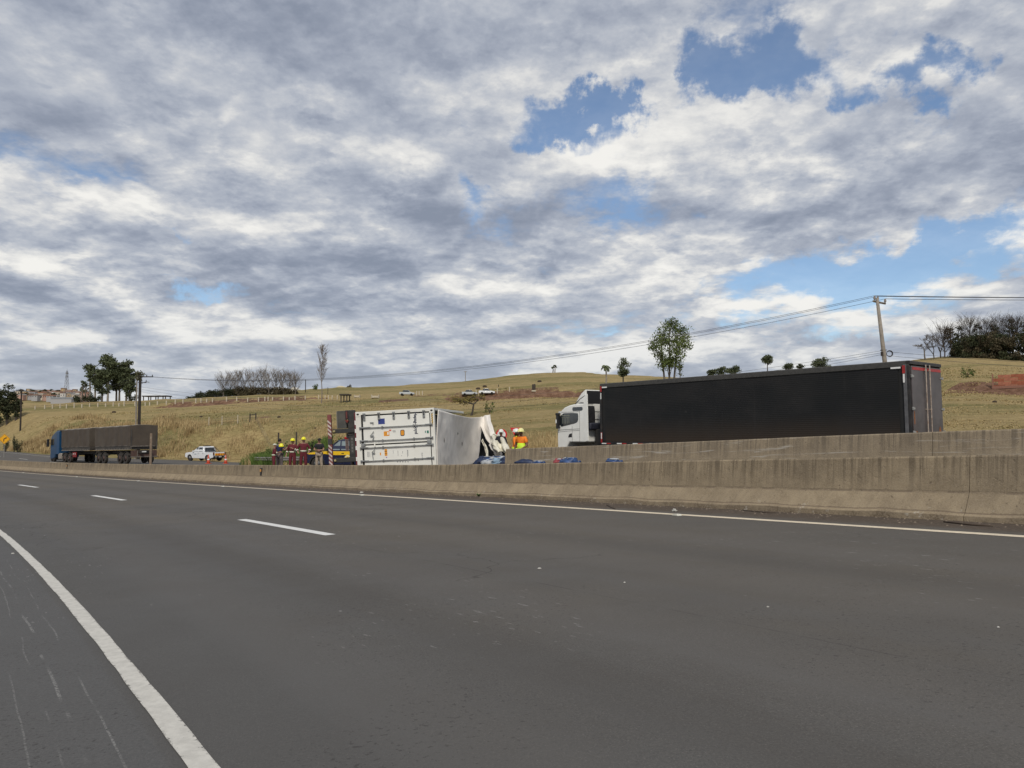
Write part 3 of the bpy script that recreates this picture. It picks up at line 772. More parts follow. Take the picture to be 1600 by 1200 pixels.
def mat_curtain():
    m, nt, b = new_mat('black_trailer_curtain')
    tc = N(nt, 'ShaderNodeTexCoord').outputs['Object']; s = N(nt, 'ShaderNodeSeparateXYZ', ins={0: tc})
    n = NOISE(nt, VM(nt, 'MULTIPLY', tc, (.5, 1, .9)), 1., 5, .6); streak = NOISE(nt, VM(nt, 'MULTIPLY', tc, (5, 1, .25)), 1., 5, .65)
    c = MIX(nt, RNG(nt, n, .35, .7), (.0085, .009, .0095), (.017, .016, .0155))
    low = RNG(nt, M(nt, 'ADD', s.outputs[2], M(nt, 'MULTIPLY', n, .8)), 1.6, 2.9, 1, 0)
    c = MIX(nt, M(nt, 'MULTIPLY', low, .65), c, (.050, .034, .022))  # brown reflection gradient painted into the lower curtain colour
    c = MIX(nt, M(nt, 'MULTIPLY', RNG(nt, streak, .55, .75), .3), c, (.030, .028, .027))
    nt.links.new(c, b.inputs['Base Color']); b.inputs['Roughness'].default_value = .55; b.inputs['Specular IOR Level'].default_value = .3
    wv = N(nt, 'ShaderNodeTexWave', ins={'Vector': tc, 'Scale': 4.2, 'Distortion': 1.2, 'Detail': 2.}); wv.bands_direction = 'Z'
    bn = N(nt, 'ShaderNodeBump', ins={'Strength': .13, 'Distance': .02, 'Height': wv.outputs['Fac']}); nt.links.new(bn.outputs[0], b.inputs['Normal'])
    return m

def black_truck():
    h = -39.5
    # near top corner at the front of the body is seen at (938,600), 37.8 m away
    p = at(938, 600, 37.8)
    HT = 4.15; L = 14.75
    fx, fy = math.sin(math.radians(h)), math.cos(math.radians(h)); lx, ly = -fy, fx     # left normal
    g = .0132
    root = empty('semi_trailer', (p.x - fx * L - lx * 1.3, p.y - fy * L - ly * 1.3, p.z - HT + g * L), rz=math.pi / 2 - math.radians(h), ry=math.atan(g),
                 label='long black curtain-side semi trailer coupled to the white truck cab', cat='trailer')
    cur = mat_curtain(); blk = mat('black_trailer_frame', (.014, .014, .015), .5, var=.3, dirt=(.06, .045, .035), dirt_amt=.4)
    MB().box((L / 2, 0, HT - 1.45), (L - .12, 2.50, 2.72)).build('cargo_body', mat('trailer_inner_body', (.012, .012, .012), .8), root)
    for y in (1.268, -1.268):
        # curtain: gently rippling sheet
        nx, nz = 120, 10; V = []; F = []
        for i in range(nx + 1):
            for j in range(nz + 1):
                x = .38 + (L - .70) * i / nx; z = 1.32 + 2.62 * j / nz
                d = .010 * math.sin(x * 5.1) * math.sin(math.pi * j / nz) + .008 * math.sin(x * 1.7 + 1) + random.uniform(-.0015, .0015)
                V.append((x, y + (d if y > 0 else -d), z))
        for i in range(nx):
            for j in range(nz):
                a = i * (nz + 1) + j; F.append((a, a + 1, a + nz + 2, a + nz + 1))
        fo = MB(); fo.v = V; fo.f = F; fo.m = [0] * len(F)
        fo.build('curtain', cur, root, smooth=True)
    rail = mat('trailer_top_rail', (.05, .048, .044), .5, var=.2)
    r = MB()
    for y in (1.265, -1.265): r.box((L / 2, y, HT - .10), (L, .07, .20))
    r.build('top_rail', rail, root, bevel=.012)
    MB().box((L / 2, 0, HT + .006), (L - .02, 2.5, .02)).build('roof_sheet', mat('dusty_roof_sheet', (.16, .15, .14), .8, var=.3), root)
    r = MB()
    for y in (1.27, -1.27): r.box((L / 2, y, 1.21), (L, .07, .20))
    r.build('bottom_rail', blk, root, bevel=.01)
    # reflective tape along the bottom rail: red and white pairs
    for s_ in (1, -1):
        for k in range(15):
            x = L - .25 - k * 1.0
            if x < .3: break
            MB().box((x, s_ * 1.308, 1.23), (.30, .004, .05)).build('reflective_tape', WHITETAPE, root)
            MB().box((x - .31, s_ * 1.308, 1.23), (.28, .004, .05)).build('reflective_tape', REDTAPE, root)
    for x in (L - .06, .14):
        for y in (1.275, -1.275): MB().box((x, y, 2.66), (.12, .07, 2.74)).build('corner_post', mat('grey_corner_post', (.10, .10, .105), .5, var=.2) if x < 1 else blk, root, bevel=.01)
    for a_, b_ in (((L - .09, 1.313, 3.90), (.10, .004, .28)), ((L - .09, 1.313, 1.52), (.10, .004, .50)), ((.17, 1.313, 3.86), (.10, .004, .28))): MB().box(a_, b_).build('red_corner_tape', REDTAPE, root)
    for a_, b_ in (((L - .33, 1.313, 3.97), (.34, .004, .06)), ((L - .09, 1.317, 3.55), (.06, .004, .30)), ((L - .09, 1.317, 1.60), (.06, .004, .3)), ((.44, 1.313, 3.93), (.34, .004, .06)), ((.17, 1.317, 3.55), (.06, .004, .3))): MB().box(a_, b_).build('white_corner_tape', WHITETAPE, root)
    # front bulkhead and rear frame
    MB().box((L - .02, 0, 2.65), (.05, 2.5, 2.9)).build('bulkhead', blk, root)
    MB().box((.03, 0, HT - .06), (.16, 2.6, .12)).box((.03, 0, 1.18), (.14, 2.56, .20)).box((.03, 1.265, 2.6), (.10, .07, 2.8)).box((.03, -1.265, 2.6), (.10, .07, 2.8)).build('rear_frame', blk, root, bevel=.012)
    door_m = mat('weathered_dark_door', (.085, .074, .075), .4, .1, var=.35, scale=1.4, dirt=(.035, .022, .018), dirt_amt=.8)
    rust = mat('rust_patch', (.22, .085, .03), .9, var=.4, scale=10)
    for s_ in (1, -1):
        d = MB().prism([(y_, z_) for y_, z_ in rr_poly(min(s_ * .015, s_ * 1.215), 1.30, max(s_ * .015, s_ * 1.215), 3.98, .04)], -.055, -.01, 'x').build('rear_door', door_m, root, bevel=.006)
        for z_ in (1.68, 2.50, 3.62):
            MB().box((-.066, s_ * 1.19, z_), (.03, .20, .06)).box((-.075, s_ * 1.255, z_), (.05, .07, .10)).build('hinge', STEEL, d)
        for yy in ((.16,) if s_ == 1 else (-.16,)):
            rod = MB().tube([(-.095, yy, 1.16), (-.095, yy, 4.06)], .022, 8)
            for z_ in (1.66, 2.48, 3.86): rod.box((-.08, yy, z_), (.05, .11, .05))
            rod.build('locking_rod', mat('dull_rod_metal', (.50, .42, .35), .4, .5, var=.2, dirt=(.22, .1, .05), dirt_amt=.5), d)
        MB().box((-.060, s_ * .62, 3.89), (.006, 1.10, .10)).build('red_band', REDTAPE, d)
    for q_ in ([(-1.0, 1.55), (-.88, 1.50), (-.84, 1.75), (-.93, 1.90), (-1.02, 1.78)], [(.95, 1.66), (1.15, 1.64), (1.14, 1.72), (.93, 1.73)], [(1.09, 2.0), (1.17, 1.9), (1.16, 2.4), (1.10, 2.42)]):
        MB().prism(smooth_poly(q_, 1), -.062, -.056, 'x').build('rust_patch', rust, root)
    # chassis, axles, lamps
    c = MB()
    for y in (.5, -.5): c.box((L / 2 - .4, y, .98), (L - 1.2, .12, .28))
    for k in range(12): c.box((.8 + k * 1.15, 0, 1.06), (.08, 2.4, .10))
    c.build('chassis', DSTEEL, root)
    for x in (1.6, 2.9, 4.2):
        for s_ in (1, -1):
            wheel(root, (x, s_ * 1.12, .5), .5, .28, face=s_); wheel(root, (x, s_ * .80, .5), .5, .26, face=s_)
    for s_ in (1, -1):
        MB().box((5.9, 0, .95), (.02, .02, .02)); MB().tube([(10.6, s_ * .75, .95), (10.6, s_ * .75, .32)], .05, 8).box((10.6, s_ * .75, .30), (.25, .22, .03)).build('landing_leg', DSTEEL, root)
    MB().box((-.05, 0, .62), (.10, 2.3, .14)).box((.0, .6, .85), (.10, .08, .5)).box((.0, -.6, .85), (.10, .08, .5)).build('rear_bumper', DSTEEL, root, bevel=.01)
    for s_ in (1, -1): MB().box((-.07, s_ * .95, .84), (.05, .36, .12)).build('tail_lamp', REDLENS, root, bevel=.015)

    # tractor: same axis, own thing
    tr = empty('truck_cab', root.location, rz=root.rotation_euler.z, ry=root.rotation_euler.y, label='white truck cab with tall roof deflector pulling the black trailer', cat='truck')
    X0 = L      # body front plane
    def P(l, z): return (X0 + l, z)
    # cab shell
    prof = [P(1.15, 1.28), P(1.55, 1.28), P(2.28, 1.28), P(2.46, 1.12), P(2.58, .78), P(3.12, .74), P(3.17, .95), P(3.19, 1.5), P(3.16, 1.98), P(3.05, 2.45), P(2.95, 2.80), P(2.86, 2.93), P(2.62, 3.08), P(2.3, 3.17), P(1.95, 3.22), P(1.15, 3.24)]
    cab = MB().prism(prof, -1.22, 1.22).build('cab_shell', WHITE, tr, bevel=.07, seg=3)
    cab.name = 'cab_shell'
    # door panel seam, sill step
    def seam(pts, r=.008, nm='panel_seam'):
        for s_ in (1,): MB().tube([(X0 + a, s_ * 1.224, z) for a, z in pts], r, 5).build(nm, mat('seam_shadow', (.10, .10, .095), .8), tr)
    seam([(2.06, 1.29), (2.06, 2.10)]); seam([(1.52, 1.29), (1.50, 2.9)]); seam([(1.5, 2.83), (2.86, 2.83)], .007)
    seam([(3.16, 1.90), (2.3, 1.94), (1.52, 1.96)], .010, 'swage_line'); seam([(3.16, 1.80), (2.3, 1.86), (1.52, 1.88)], .008, 'swage_line')
    # window and quarter windows (both sides)
    win = smooth_poly([P(3.04, 2.06), P(3.00, 2.78), P(1.66, 2.78), P(1.60, 2.66), P(1.62, 2.34), P(1.80, 2.25), P(2.3, 2.17)], 1)
    for s_ in (1, -1):
        w = MB().prism(win, s_ * 1.20, s_ * 1.232).build('side_window', GLASS, tr)
        MB().prism(rr_poly(X0 + 1.28, 2.885, X0 + 2.02, 3.07, .085), s_ * 1.20, s_ * 1.235).build('upper_window', GLASS, tr)
        MB().prism([P(2.09, 1.54), P(2.36, 1.54), P(2.27, 1.70), P(2.09, 1.74)], s_ * 1.21, s_ * 1.240).build('door_handle', BLACKP, tr, bevel=.01)
        mir = MB().box((X0 + 2.98, s_ * 1.36, 2.34), (.13, .18, .72)).box((X0 + 2.98, s_ * 1.36, 2.74), (.18, .2, .12)).box((X0 + 2.98, s_ * 1.28, 2.64), (.08, .16, .05)).box((X0 + 2.98, s_ * 1.28, 2.05), (.08, .16, .05)).build('mirror', BLACKP, tr, bevel=.03)
        MB().box((X0 + 3.03, s_ * 1.365, 2.36), (.10, .19, .22)).build('mirror_cover', WHITE, mir, bevel=.03)
        # side fairing behind the cab
        f = MB().prism([P(.90, 1.36), P(1.20, 1.30), P(1.20, 3.28), P(1.62, 3.34), P(1.22, 3.56), P(.93, 3.72)], s_ * 1.19, s_ * 1.235).build('side_fairing', WHITE, tr, bevel=.015)
        MB().prism([P(1.30, .62), P(-1.2, .62), P(-1.2, 1.05), P(1.3, 1.05)], s_ * 1.0, s_ * 1.2).build('side_tank', mat('brushed_tank', (.35, .35, .34), .4, .8), tr, bevel=.06)
    # faint far-side window bars seen through the glass: louvred blind
    bl = MB()
    for k in range(5): bl.box((X0 + 2.28 + k * .12, 1.236, 2.42), (.035, .004, .36))
    bl.box((X0 + 2.52, 1.236, 2.56), (.60, .004, .03)).box((X0 + 2.52, 1.2365, 2.66), (.60, .003, .05))
    bl.build('window_bars', mat('pale_window_bars', (.20, .21, .17), .5), tr)
    # roof deflector; a near-black plate stands in for its shaded hollow back
    dp = [P(2.02, 3.16), P(1.90, 3.28), P(1.72, 3.52), P(1.48, 3.76), P(1.22, 3.93), P(1.14, 3.95), P(1.14, 3.16)]
    MB().prism(dp, -1.08, 1.12).build('roof_deflector', WHITE, tr, bevel=.05, seg=3)
    MB().box((X0 + 1.135, .02, 3.56), (.02, 2.06, .66)).build('deflector_back', mat('deflector_hollow_shade', (.010, .010, .012), .8), tr)
    MB().tube([(X0 + 1.95, 1.13, 3.21), (X0 + 1.5, 1.17, 3.48), (X0 + 1.16, 1.17, 3.63)], .018, 6).build('deflector_gap_line', BLACKP, tr)  # black strip drawn where the gap between deflector and fairing shows dark
    # cab back wall, intake duct and hoses behind it
    MB().box((X0 + 1.125, -.30, 2.83), (.03, 1.8, .78)).build('back_wall_panel', WHITE, tr, bevel=.02)
    MB().box((X0 + 1.10, -.1, 2.83), (.012, 1.9, .02)).build('panel_seam', BLACKP, tr)
    MB().prism(smooth_poly([P(.98, 2.0), P(1.16, 2.0), P(1.16, 3.14), P(.98, 3.10)], 1), .62, 1.10).build('intake_duct', BLACKP, tr, bevel=.03)
    MB().box((X0 + .95, .2, 2.08), (.30, 1.9, .36)).build('air_box', mat('dark_blue_plastic', (.02, .022, .035), .5), tr, bevel=.08)
    MB().tube([(X0 + 1.0, .1, 3.2), (X0 + .6, .4, 2.9), (X0 + .1, .2, 2.75)], .02, 6).build('air_hose', BLACKP, tr)
    # front
    MB().prism([(X0 + 3.17, 2.02), (X0 + 3.20, 2.04), (X0 + 2.96, 2.80), (X0 + 2.93, 2.78)], -1.12, 1.12).build('windscreen', GLASS, tr)
    g = MB()
    for k in range(4): g.box((X0 + 3.20, 0, 1.30 + k * .15), (.03, 1.5, .06))
    g.build('grille', BLACKP, tr, bevel=.01)
    for s_ in (1, -1): MB().box((X0 + 3.17, s_ * .98, 1.02), (.06, .40, .20)).build('headlight', mat('headlight_glass', (.6, .62, .64), .1, coat=1), tr, bevel=.04)
    MB().box((X0 + 3.05, 1.13, 2.83), (.16, .10, .10)).build('marker_lamp', mat('headlight_glass', (.6, .62, .64), .1), tr, bevel=.02)
    c = MB()
    for y in (.42, -.42): c.box((X0 + .1, y, .95), (5.4, .10, .28))
    c.box((X0 - 1.2, 0, 1.10), (1.1, .95, .08)).build('chassis', DSTEEL, tr)
    MB().box((X0 + .5, 0, 1.5), (.9, 1.5, .9)).build('engine_block', mat('grimy_engine', (.03, .028, .026), .7), tr, bevel=.1)
    for x in (X0 + 1.95, X0 - 1.35):
        for s_ in (1, -1):
            wheel(tr, (x, s_ * 1.06, .5), .5, .28, face=s_)
            if x < X0: wheel(tr, (x, s_ * .74, .5), .5, .26, face=s_)
            MB().prism([(x + .62 * math.cos(a), .5 + .62 * math.sin(a)) for a in [math.pi * k / 10 for k in range(11)]] + [(x + .58 * math.cos(a), .5 + .58 * math.sin(a)) for a in [math.pi * k / 10 for k in range(10, -1, -1)]], s_ * .90, s_ * 1.22).build('mudguard', BLACKP, tr)
black_truck()

# ------------------------------------------------------------------ overturned reefer container
def container():
    p = at(555, 644, 28.)             # upper left corner of the door end as it lies
    yaw = math.radians(-4.5); roll = math.radians(-3.1)
    R = Euler((0, roll, yaw)).to_matrix()
    org = p - R @ Vector((0, 0, 2.44))
    root = empty('shipping_container', org, rz=yaw, ry=roll, label='white refrigerated container lying on its side with its roof torn open', cat='container')
    W = 2.9; H = 2.44; LEN = 12.0
    wh = mat('reefer_white_paint', (.74, .735, .68), .5, var=.04, scale=3, dirt=(.48, .44, .36), dirt_amt=.2)
    cream = mat('reefer_door_white', (.78, .78, .73), .45, var=.03, scale=2, dirt=(.58, .55, .48), dirt_amt=.15)
    gask = mat('black_door_gasket', (.015, .015, .015), .7)
    hw = mat('door_hardware_grey', (.30, .31, .31), .45, .5, var=.2, scale=15, dirt=(.12, .11, .10), dirt_amt=.5)
    # frame of the door end: four posts as they lie
    MB().box((.10, .10, H / 2), (.20, .20, H)).build('sill_beam', wh, root, bevel=.012)              # left: door sill
    MB().box((W - .075, .10, H / 2), (.15, .20, H)).build('header_beam', wh, root, bevel=.012)           # right: door header
    MB().box((W / 2, .10, H - .06), (W - .36, .20, .12)).build('corner_post', wh, root, bevel=.01)
    MB().box((W / 2, .10, .06), (W - .36, .20, .12)).build('corner_post', wh, root, bevel=.01)
    for x in (.09, W - .09):
        for z in (.09, H - .09):
            c = MB().box((x, .075, z), (.185, .17, .185)).build('corner_casting', wh, root, bevel=.015)
            MB().prism(rr_poly(x - .045, z - .03, x + .045, z + .03, .028), -.014, -.008).build('casting_hole', gask, c)
    MB().box((W / 2, .07, H / 2), (W - .34, .05, H - .20)).build('door_gasket', gask, root)
    # two door leaves (they meet half way up, as it lies)
    leaves = []
    for z0, z1 in ((.15, H / 2 - .02), (H / 2 + .025, H - .17)):
        leaves.append(MB().box((.27 + (2.72 - .27) / 2 , .03, (z0 + z1) / 2), (2.72 - .27, .06, z1 - z0)).build('door_leaf', cream, root, bevel=.012))
    lower, upper = leaves
    def fx(cx): return (cx - 520) / 357.
    def fz(cx, cy): return H - (cy - (265 - (cx - 520) * .0515)) / 357.
    rodz = [(475, upper), (645, upper), (735, lower), (905, lower)]
    for cy, leaf in rodz:
        z = fz(600, cy)
        if leaf is lower and cy == 905: z = max(z, .30)
        r = MB().tube([(fx(575), -.045, z), (fx(1520), -.045, z)], .017, 8)
        r.build('locking_rod', hw, leaf, smooth=True)
        for xx, wd in ((fx(625), .28), (fx(1478), .27)):
            MB().box((xx, -.035, z + .01), (wd, .035, .055)).build('rod_bracket', hw, leaf, bevel=.006)
        for xx in (fx(870), fx(1280)):
            MB().box((xx, -.03, z), (.05, .05, .09)).build('rod_guide', hw, leaf, bevel=.006)
        for xx in (fx(575), fx(1522)):
            MB().box((xx, -.02, z), (.05, .05, .10)).build('cam_lock', hw, leaf, bevel=.008)
    # handles
    for (x0, y0, x1, y1), leaf in (((712, 575, 757, 515), upper), ((757, 575, 735, 640), upper), ((722, 790, 762, 745), lower), ((725, 800, 735, 870), lower)):
        MB().tube([(fx(x0), -.05, fz(x0, y0)), (fx((x0 + x1) / 2) + .01, -.065, fz((x0 + x1) / 2, (y0 + y1) / 2)), (fx(x1), -.05, fz(x1, y1))], .014, 6).build('door_handle', hw, leaf)
    MB().box((fx(732), -.045, fz(732, 575)), (.13, .03, .05)).build('handle_hub', hw, upper, bevel=.008)
    MB().box((fx(742), -.045, fz(742, 795)), (.11, .03, .05)).build('handle_hub', hw, lower, bevel=.008)
    MB().box((fx(735), -.03, fz(735, 402)), (.13, .02, .03)).box((fx(750), -.03, fz(750, 415)), (.03, .02, .06)).build('handle_catch', hw, upper)
    MB().box((fx(660), -.03, fz(680, 462)), (.3, .02, .025)).build('handle_catch', hw, upper)
    for cx in (638, 832, 1027, 1225, 1422):
        x = fx(cx)
        h = MB().box((x, -.03, H - .20), (.085, .06, .24)).box((x, -.045, H - .09), (.10, .05, .06)).build('hinge', hw, upper, bevel=.01)
        MB().box((x, -.062, H - .18), (.03, .01, .14)).build('hinge_slot', gask, h)
        h = MB().box((x, -.03, .20), (.085, .06, .24)).build('hinge', hw, lower, bevel=.01)
    # centre lock pads
    for x0, x1 in ((585, 640), (1450, 1508)):
        MB().box((fx((x0 + x1) / 2), -.04, H / 2 + .0), ((x1 - x0) / 357., .05, .13)).build('lock_pad', hw, upper, bevel=.01)
    MB().box((fx(762), -.03, H / 2), (.05, .04, .16)).build('lock_pad', cream, upper, bevel=.01)
    # decals (flat print on the doors)
    blue = mat('sticker_blue', (.03, .05, .22), .5, var=.35, scale=60); org_ = mat('sticker_orange', (.72, .29, .02), .5, var=.08); dk = mat('print_dark', (.03, .03, .035), .6)
    navy = mat('print_navy', (.016, .022, .05), .6); gren = mat('sticker_green', (.02, .16, .11), .5); grey = mat('print_grey', (.20, .21, .23), .6); pink = mat('sticker_pink', (.60, .16, .12), .5); pur = mat('sticker_purple', (.25, .10, .40), .5)
    def decal(x0, y0, x1, y1, m, leaf, nm='sticker', r=0., lift=0.):
        za, zb = fz((x0 + x1) / 2, y1), fz((x0 + x1) / 2, y0)
        prof = rr_poly(fx(x0), za, fx(x1), zb, r) if r else [(fx(x0), za), (fx(x1), za), (fx(x1), zb), (fx(x0), zb)]
        return MB().prism(prof, -.0035 - lift, -.001).build(nm, m, leaf)
    st = decal(818, 350, 905, 422, blue, upper)
    decal(885, 515, 958, 575, org_, upper); decal(930, 525, 950, 560, WHITETAPE, upper, lift=.002); decal(955, 492, 985, 512, pink, upper)
    decal(1000, 505, 1040, 513, grey, upper, 'print_line'); decal(1008, 520, 1045, 526, grey, upper, 'print_line')
    decal(1103, 495, 1158, 575, dk, upper, r=.05); decal(1110, 503, 1151, 567, org_, upper, r=.04, lift=.002)
    decal(1425, 503, 1475, 540, WHITETAPE, upper); decal(1450, 505, 1475, 540, gren, upper, lift=.002); decal(1425, 508, 1436, 536, gren, upper, lift=.002)
    decal(823, 790, 838, 825, org_, lower); decal(885, 745, 920, 832, org_, lower); decal(888, 770, 917, 776, dk, lower, lift=.002); decal(888, 800, 917, 805, dk, lower, lift=.002); decal(900, 846, 914, 858, pur, lower)
    # small vertical print columns
    rnd = random.Random(3)
    for cx, y0, y1 in ((995, 765, 800), (1057, 765, 830), (1118, 770, 800), (1103, 825, 838), (1180, 755, 848), (1188, 760, 830), (658, 780, 848), (668, 780, 848), (686, 780, 848)):
        y = y0
        while y < y1:
            l = rnd.uniform(6, 14); decal(cx, y, cx + 6, min(y1, y + l), grey, lower, 'print_line'); y += l + 4
    for k in range(3): decal(1062 + k * 0, 0, 0, 0, grey, lower) if False else None
    # lettering runs down the door because the container lies on its side
    def vtext(s, cx, cy, size, m, leaf, nm='lettering', bold=0., lift=0.):
        # glyph +x -> down (-z), glyph +y -> right (+x); faces the camera (-y)
        M4 = Matrix(((0, size, 0, fx(cx)), (0, 0, -1, -.0032 - lift), (-size, 0, 0, fz(cx, cy)), (0, 0, 0, 1)))
        M4 = Matrix.Translation((fx(cx), -.0032 - lift, fz(cx, cy))) @ Matrix(((0, 1, 0, 0), (0, 0, -1, 0), (-1, 0, 0, 0), (0, 0, 0, 1))) @ Matrix.Scale(size, 4)
        return text_obj(nm, s, 1.0, m, leaf, M4, ext=.002 / size, bold=bold)
    vtext('Hapag-Lloyd', 1293, 268, .158, navy, upper, bold=.028)
    vtext('HLXU', 1368, 790, .055, grey, lower, bold=.02); vtext('45R1', 1368, 850, .055, grey, lower, bold=.02); vtext('876', 1318, 880, .04, grey, lower, bold=.02)
    for k in range(5): decal(1042 + k * 34, 903, 1058 + k * 34, 914, grey, lower, 'print_line')
    # hazard strip on the header
    hz = MB().prism([(W - .105, H - .60), (W - .055, H - .60), (W - .055, H - .20), (W - .105, H - .20)], -.004, -.0005).build('hazard_strip', mat('hazard_yellow', (.66, .40, .03), .5), root)
    for k in range(5):
        z = H - .57 + k * .08
        MB().prism([(W - .105, z), (W - .055, z + .05), (W - .055, z + .085), (W - .105, z + .035)], -.006, -.0038).build('hazard_stripe', dk, hz)
    # side walls: upper one (towards the sky) and the floor, lower wall, inner darkness
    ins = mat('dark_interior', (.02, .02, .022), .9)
    MB().box((W / 2, 3.9, H - .03), (W - .02, 7.4, .06)).build('side_wall', wh, root, bevel=.01)
    MB().box((W / 2, 6.1, .03), (W - .02, 11.8, .06)).build('side_wall', wh, root, bevel=.01)
    MB().box((.06, 6.1, H / 2), (.12, 11.8, H - .02)).build('floor_panel', mat('container_floor', (.25, .25, .24), .7), root)
    MB().box((W - .06, 3.9, H - .045), (.12, 7.5, .09)).build('roof_rail', wh, root, bevel=.01)
    MB().box((W - .06, 6.0, .05), (.12, 11.5, .10)).build('roof_rail', wh, root, bevel=.01)
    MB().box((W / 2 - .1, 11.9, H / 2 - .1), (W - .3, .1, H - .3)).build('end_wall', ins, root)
    MB().box((W / 2 - .2, 6.2, H / 2 - .05), (W - .7, 11.2, H - .25)).build('interior_shade_block', ins, root)  # near-black block fills the container in place of its inner shade
    # roof skin, now the right-hand face: dented, torn loose past 7 m
    skin = mat('torn_roof_skin', (.76, .72, .66), .62, var=.12, scale=1.2, bump=.25, bscale=3, dirt=(.58, .53, .47), dirt_amt=.35, bdist=.04)
    inner = mat('yellowed_inner_liner', (.70, .67, .56), .65, var=.14, scale=3, dirt=(.30, .26, .18), dirt_amt=.4)
    def sheet(nu, nv, fn, name, m):
        V = [fn(i / nu, j / nv) for i in range(nu + 1) for j in range(nv + 1)]
        F = [(i * (nv + 1) + j, (i + 1) * (nv + 1) + j, (i + 1) * (nv + 1) + j + 1, i * (nv + 1) + j + 1) for i in range(nu) for j in range(nv)]
        b = MB(); b.v = V; b.f = F; b.m = [0] * len(F)
        o = b.build(name, m, root, smooth=True, fix=False)
        so_ = o.modifiers.new('thickness', 'SOLIDIFY'); so_.thickness = .025; so_.offset = 0
        if isinstance(m, (list, tuple)): so_.material_offset = 1; so_.use_rim = True
        return o
    def nz(a, b, s=0.): return float(fbm(np.array([a + s]), np.array([b + s]), 3)[0])
    Rw = Euler((0, roll, yaw)).to_matrix(); Ri = Rw.transposed()
    def loc(px, py, Y): return Ri @ (at(px, py, Y) - org)
    def curve(pts, v):
        """smooth interpolation through control points"""
        n = len(pts) - 1; x = min(max(v, 0), .99999) * n; i = int(x); f = x - i
        g = lambda k: Vector(pts[min(max(k, 0), n)])
        p0, p1, p2, p3 = g(i - 1), g(i), g(i + 1), g(i + 2)
        return .5 * ((2 * p1) + (p2 - p0) * f + (2 * p0 - 5 * p1 + 4 * p2 - p3) * f * f + (3 * p1 - p0 - 3 * p2 + p3) * f ** 3)
    top_c = [loc(685, 640, 28.2), loc(700, 644.5, 29.8), loc(718, 649.5, 32), loc(735, 652.5, 34.5), loc(752, 651.5, 37)]
    bot_c = [(W + .02, .15, 0), (W + .03, 2., 0), (W + .04, 4.2, 0), (W + .10, 6.2, 0), tuple(loc(747, 724, 35.6))]
    mid_c = [(W + .015, .17, 1.2), (W + .09, 2.2, 1.2), (W + .02, 4.6, 1.2), (W + .18, 6.7, 1.2), tuple(loc(751, 682, 36.2))]
    def main_skin(u, v):
        a, m_, b_ = curve(bot_c, u), curve(mid_c, u), curve(top_c, u)
        p = a * ((1 - v) * (1 - 2 * v)) + m_ * (4 * v * (1 - v)) + b_ * (v * (2 * v - 1))
        e = math.sin(math.pi * min(1, u * 6)) if u < .083 else 1
        k = e * min(1, v * 4, (1 - v) * 5 + .15)
        p.x += k * (.045 * nz(p.y * .6, p.z * .8) + .03 * nz(p.y * 2.6, p.z * 2.4, 5) + .012 * math.sin(p.y * 2.1 + p.z * 1.7))
        p.z = max(p.z, -.02)
        return tuple(p)
    sheet(70, 36, main_skin, 'roof_skin', [skin, inner])
    def patch(name, Lc, Rc, nu, nv, mats, amp=.12, fr=5., sd=0.):
        Lp = [loc(*q) for q in Lc]; Rp = [loc(*q) for q in Rc]
        def fn(u, v):
            a, b_ = curve(Lp, v), curve(Rp, v); p = a.lerp(b_, u)
            k = math.sin(math.pi * u) * .8 + .2
            p.y += k * (amp * 2.2 * math.sin(u * fr + v * 2.2 + sd) + amp * 1.6 * nz(u * 4, v * 4, sd))
            p.x += amp * .5 * nz(u * 7, v * 7, sd + 3); p.z += amp * .5 * nz(u * 6, v * 6, sd + 6)
            return tuple(p)
        return sheet(nu, nv, fn, name, mats)
    patch('torn_flap', [(751, 651.5, 37), (751, 666, 36.4), (759, 684, 35.4), (768, 698, 34.4), (773, 710, 33.2), (778, 721, 32.6)],
          [(766, 648, 37.2), (768, 660, 36.4), (773, 677, 35.2), (780, 692, 34), (784, 706, 33), (780, 722, 32.6)], 24, 44, [skin, skin], .10, 6.)
    patch('torn_gap_shade', [(746, 664, 38.2), (747, 690, 38), (744, 724, 37.6)], [(767, 676, 37.6), (775, 700, 37), (786, 724, 36.4)], 10, 14, [ins, ins], .12, 5., 9.)  # dark sheet added behind the tear to stand for the unlit inside
    patch('torn_liner', [(767, 682, 33.4), (768, 690, 32.8), (771, 700, 32.3), (778, 706, 32)], [(772, 677, 33.6), (786, 684, 32.8), (793, 696, 32.2), (796.5, 708, 31.8)], 24, 24, [inner, inner], .13, 9., 2.)
    patch('torn_flap', [(764, 695, 33.2), (769, 703, 32.9), (774, 711, 32.5), (777, 718, 32.4)], [(770, 692, 33.2), (781, 701, 32.8), (785, 709, 32.5), (783, 712, 32.4)], 14, 20, [inner, skin], .10, 7., 4.)
    patch('torn_strip', [(752, 688, 35.4), (756, 697, 35), (758, 706, 34.6), (760, 716, 34.2)], [(754, 686, 35.4), (760, 697, 34.8), (763, 708, 34.4), (762, 718, 34.2)], 8, 20, [skin, inner], .08, 5., 6.)
    # jagged punctures
    tear = MB()
    for (y, z, s_) in ((1.35, 1.25, 1.), (4.9, 1.45, .5), (6.0, 1.0, .8), (8.0, 1.05, .8)):
        bx = W + .085; tear.add([(bx, y, z + .16 * s_), (bx, y + .16 * s_, z), (bx, y + .05 * s_, z - .15 * s_), (bx, y - .05 * s_, z - .05 * s_), (bx + .03, y, z)], [(0, 1, 4), (1, 2, 4), (2, 3, 4), (3, 0, 4)])
    tear.build('puncture', mat('puncture_shadow', (.10, .088, .07), .9), root)
    return root
CONT = container()

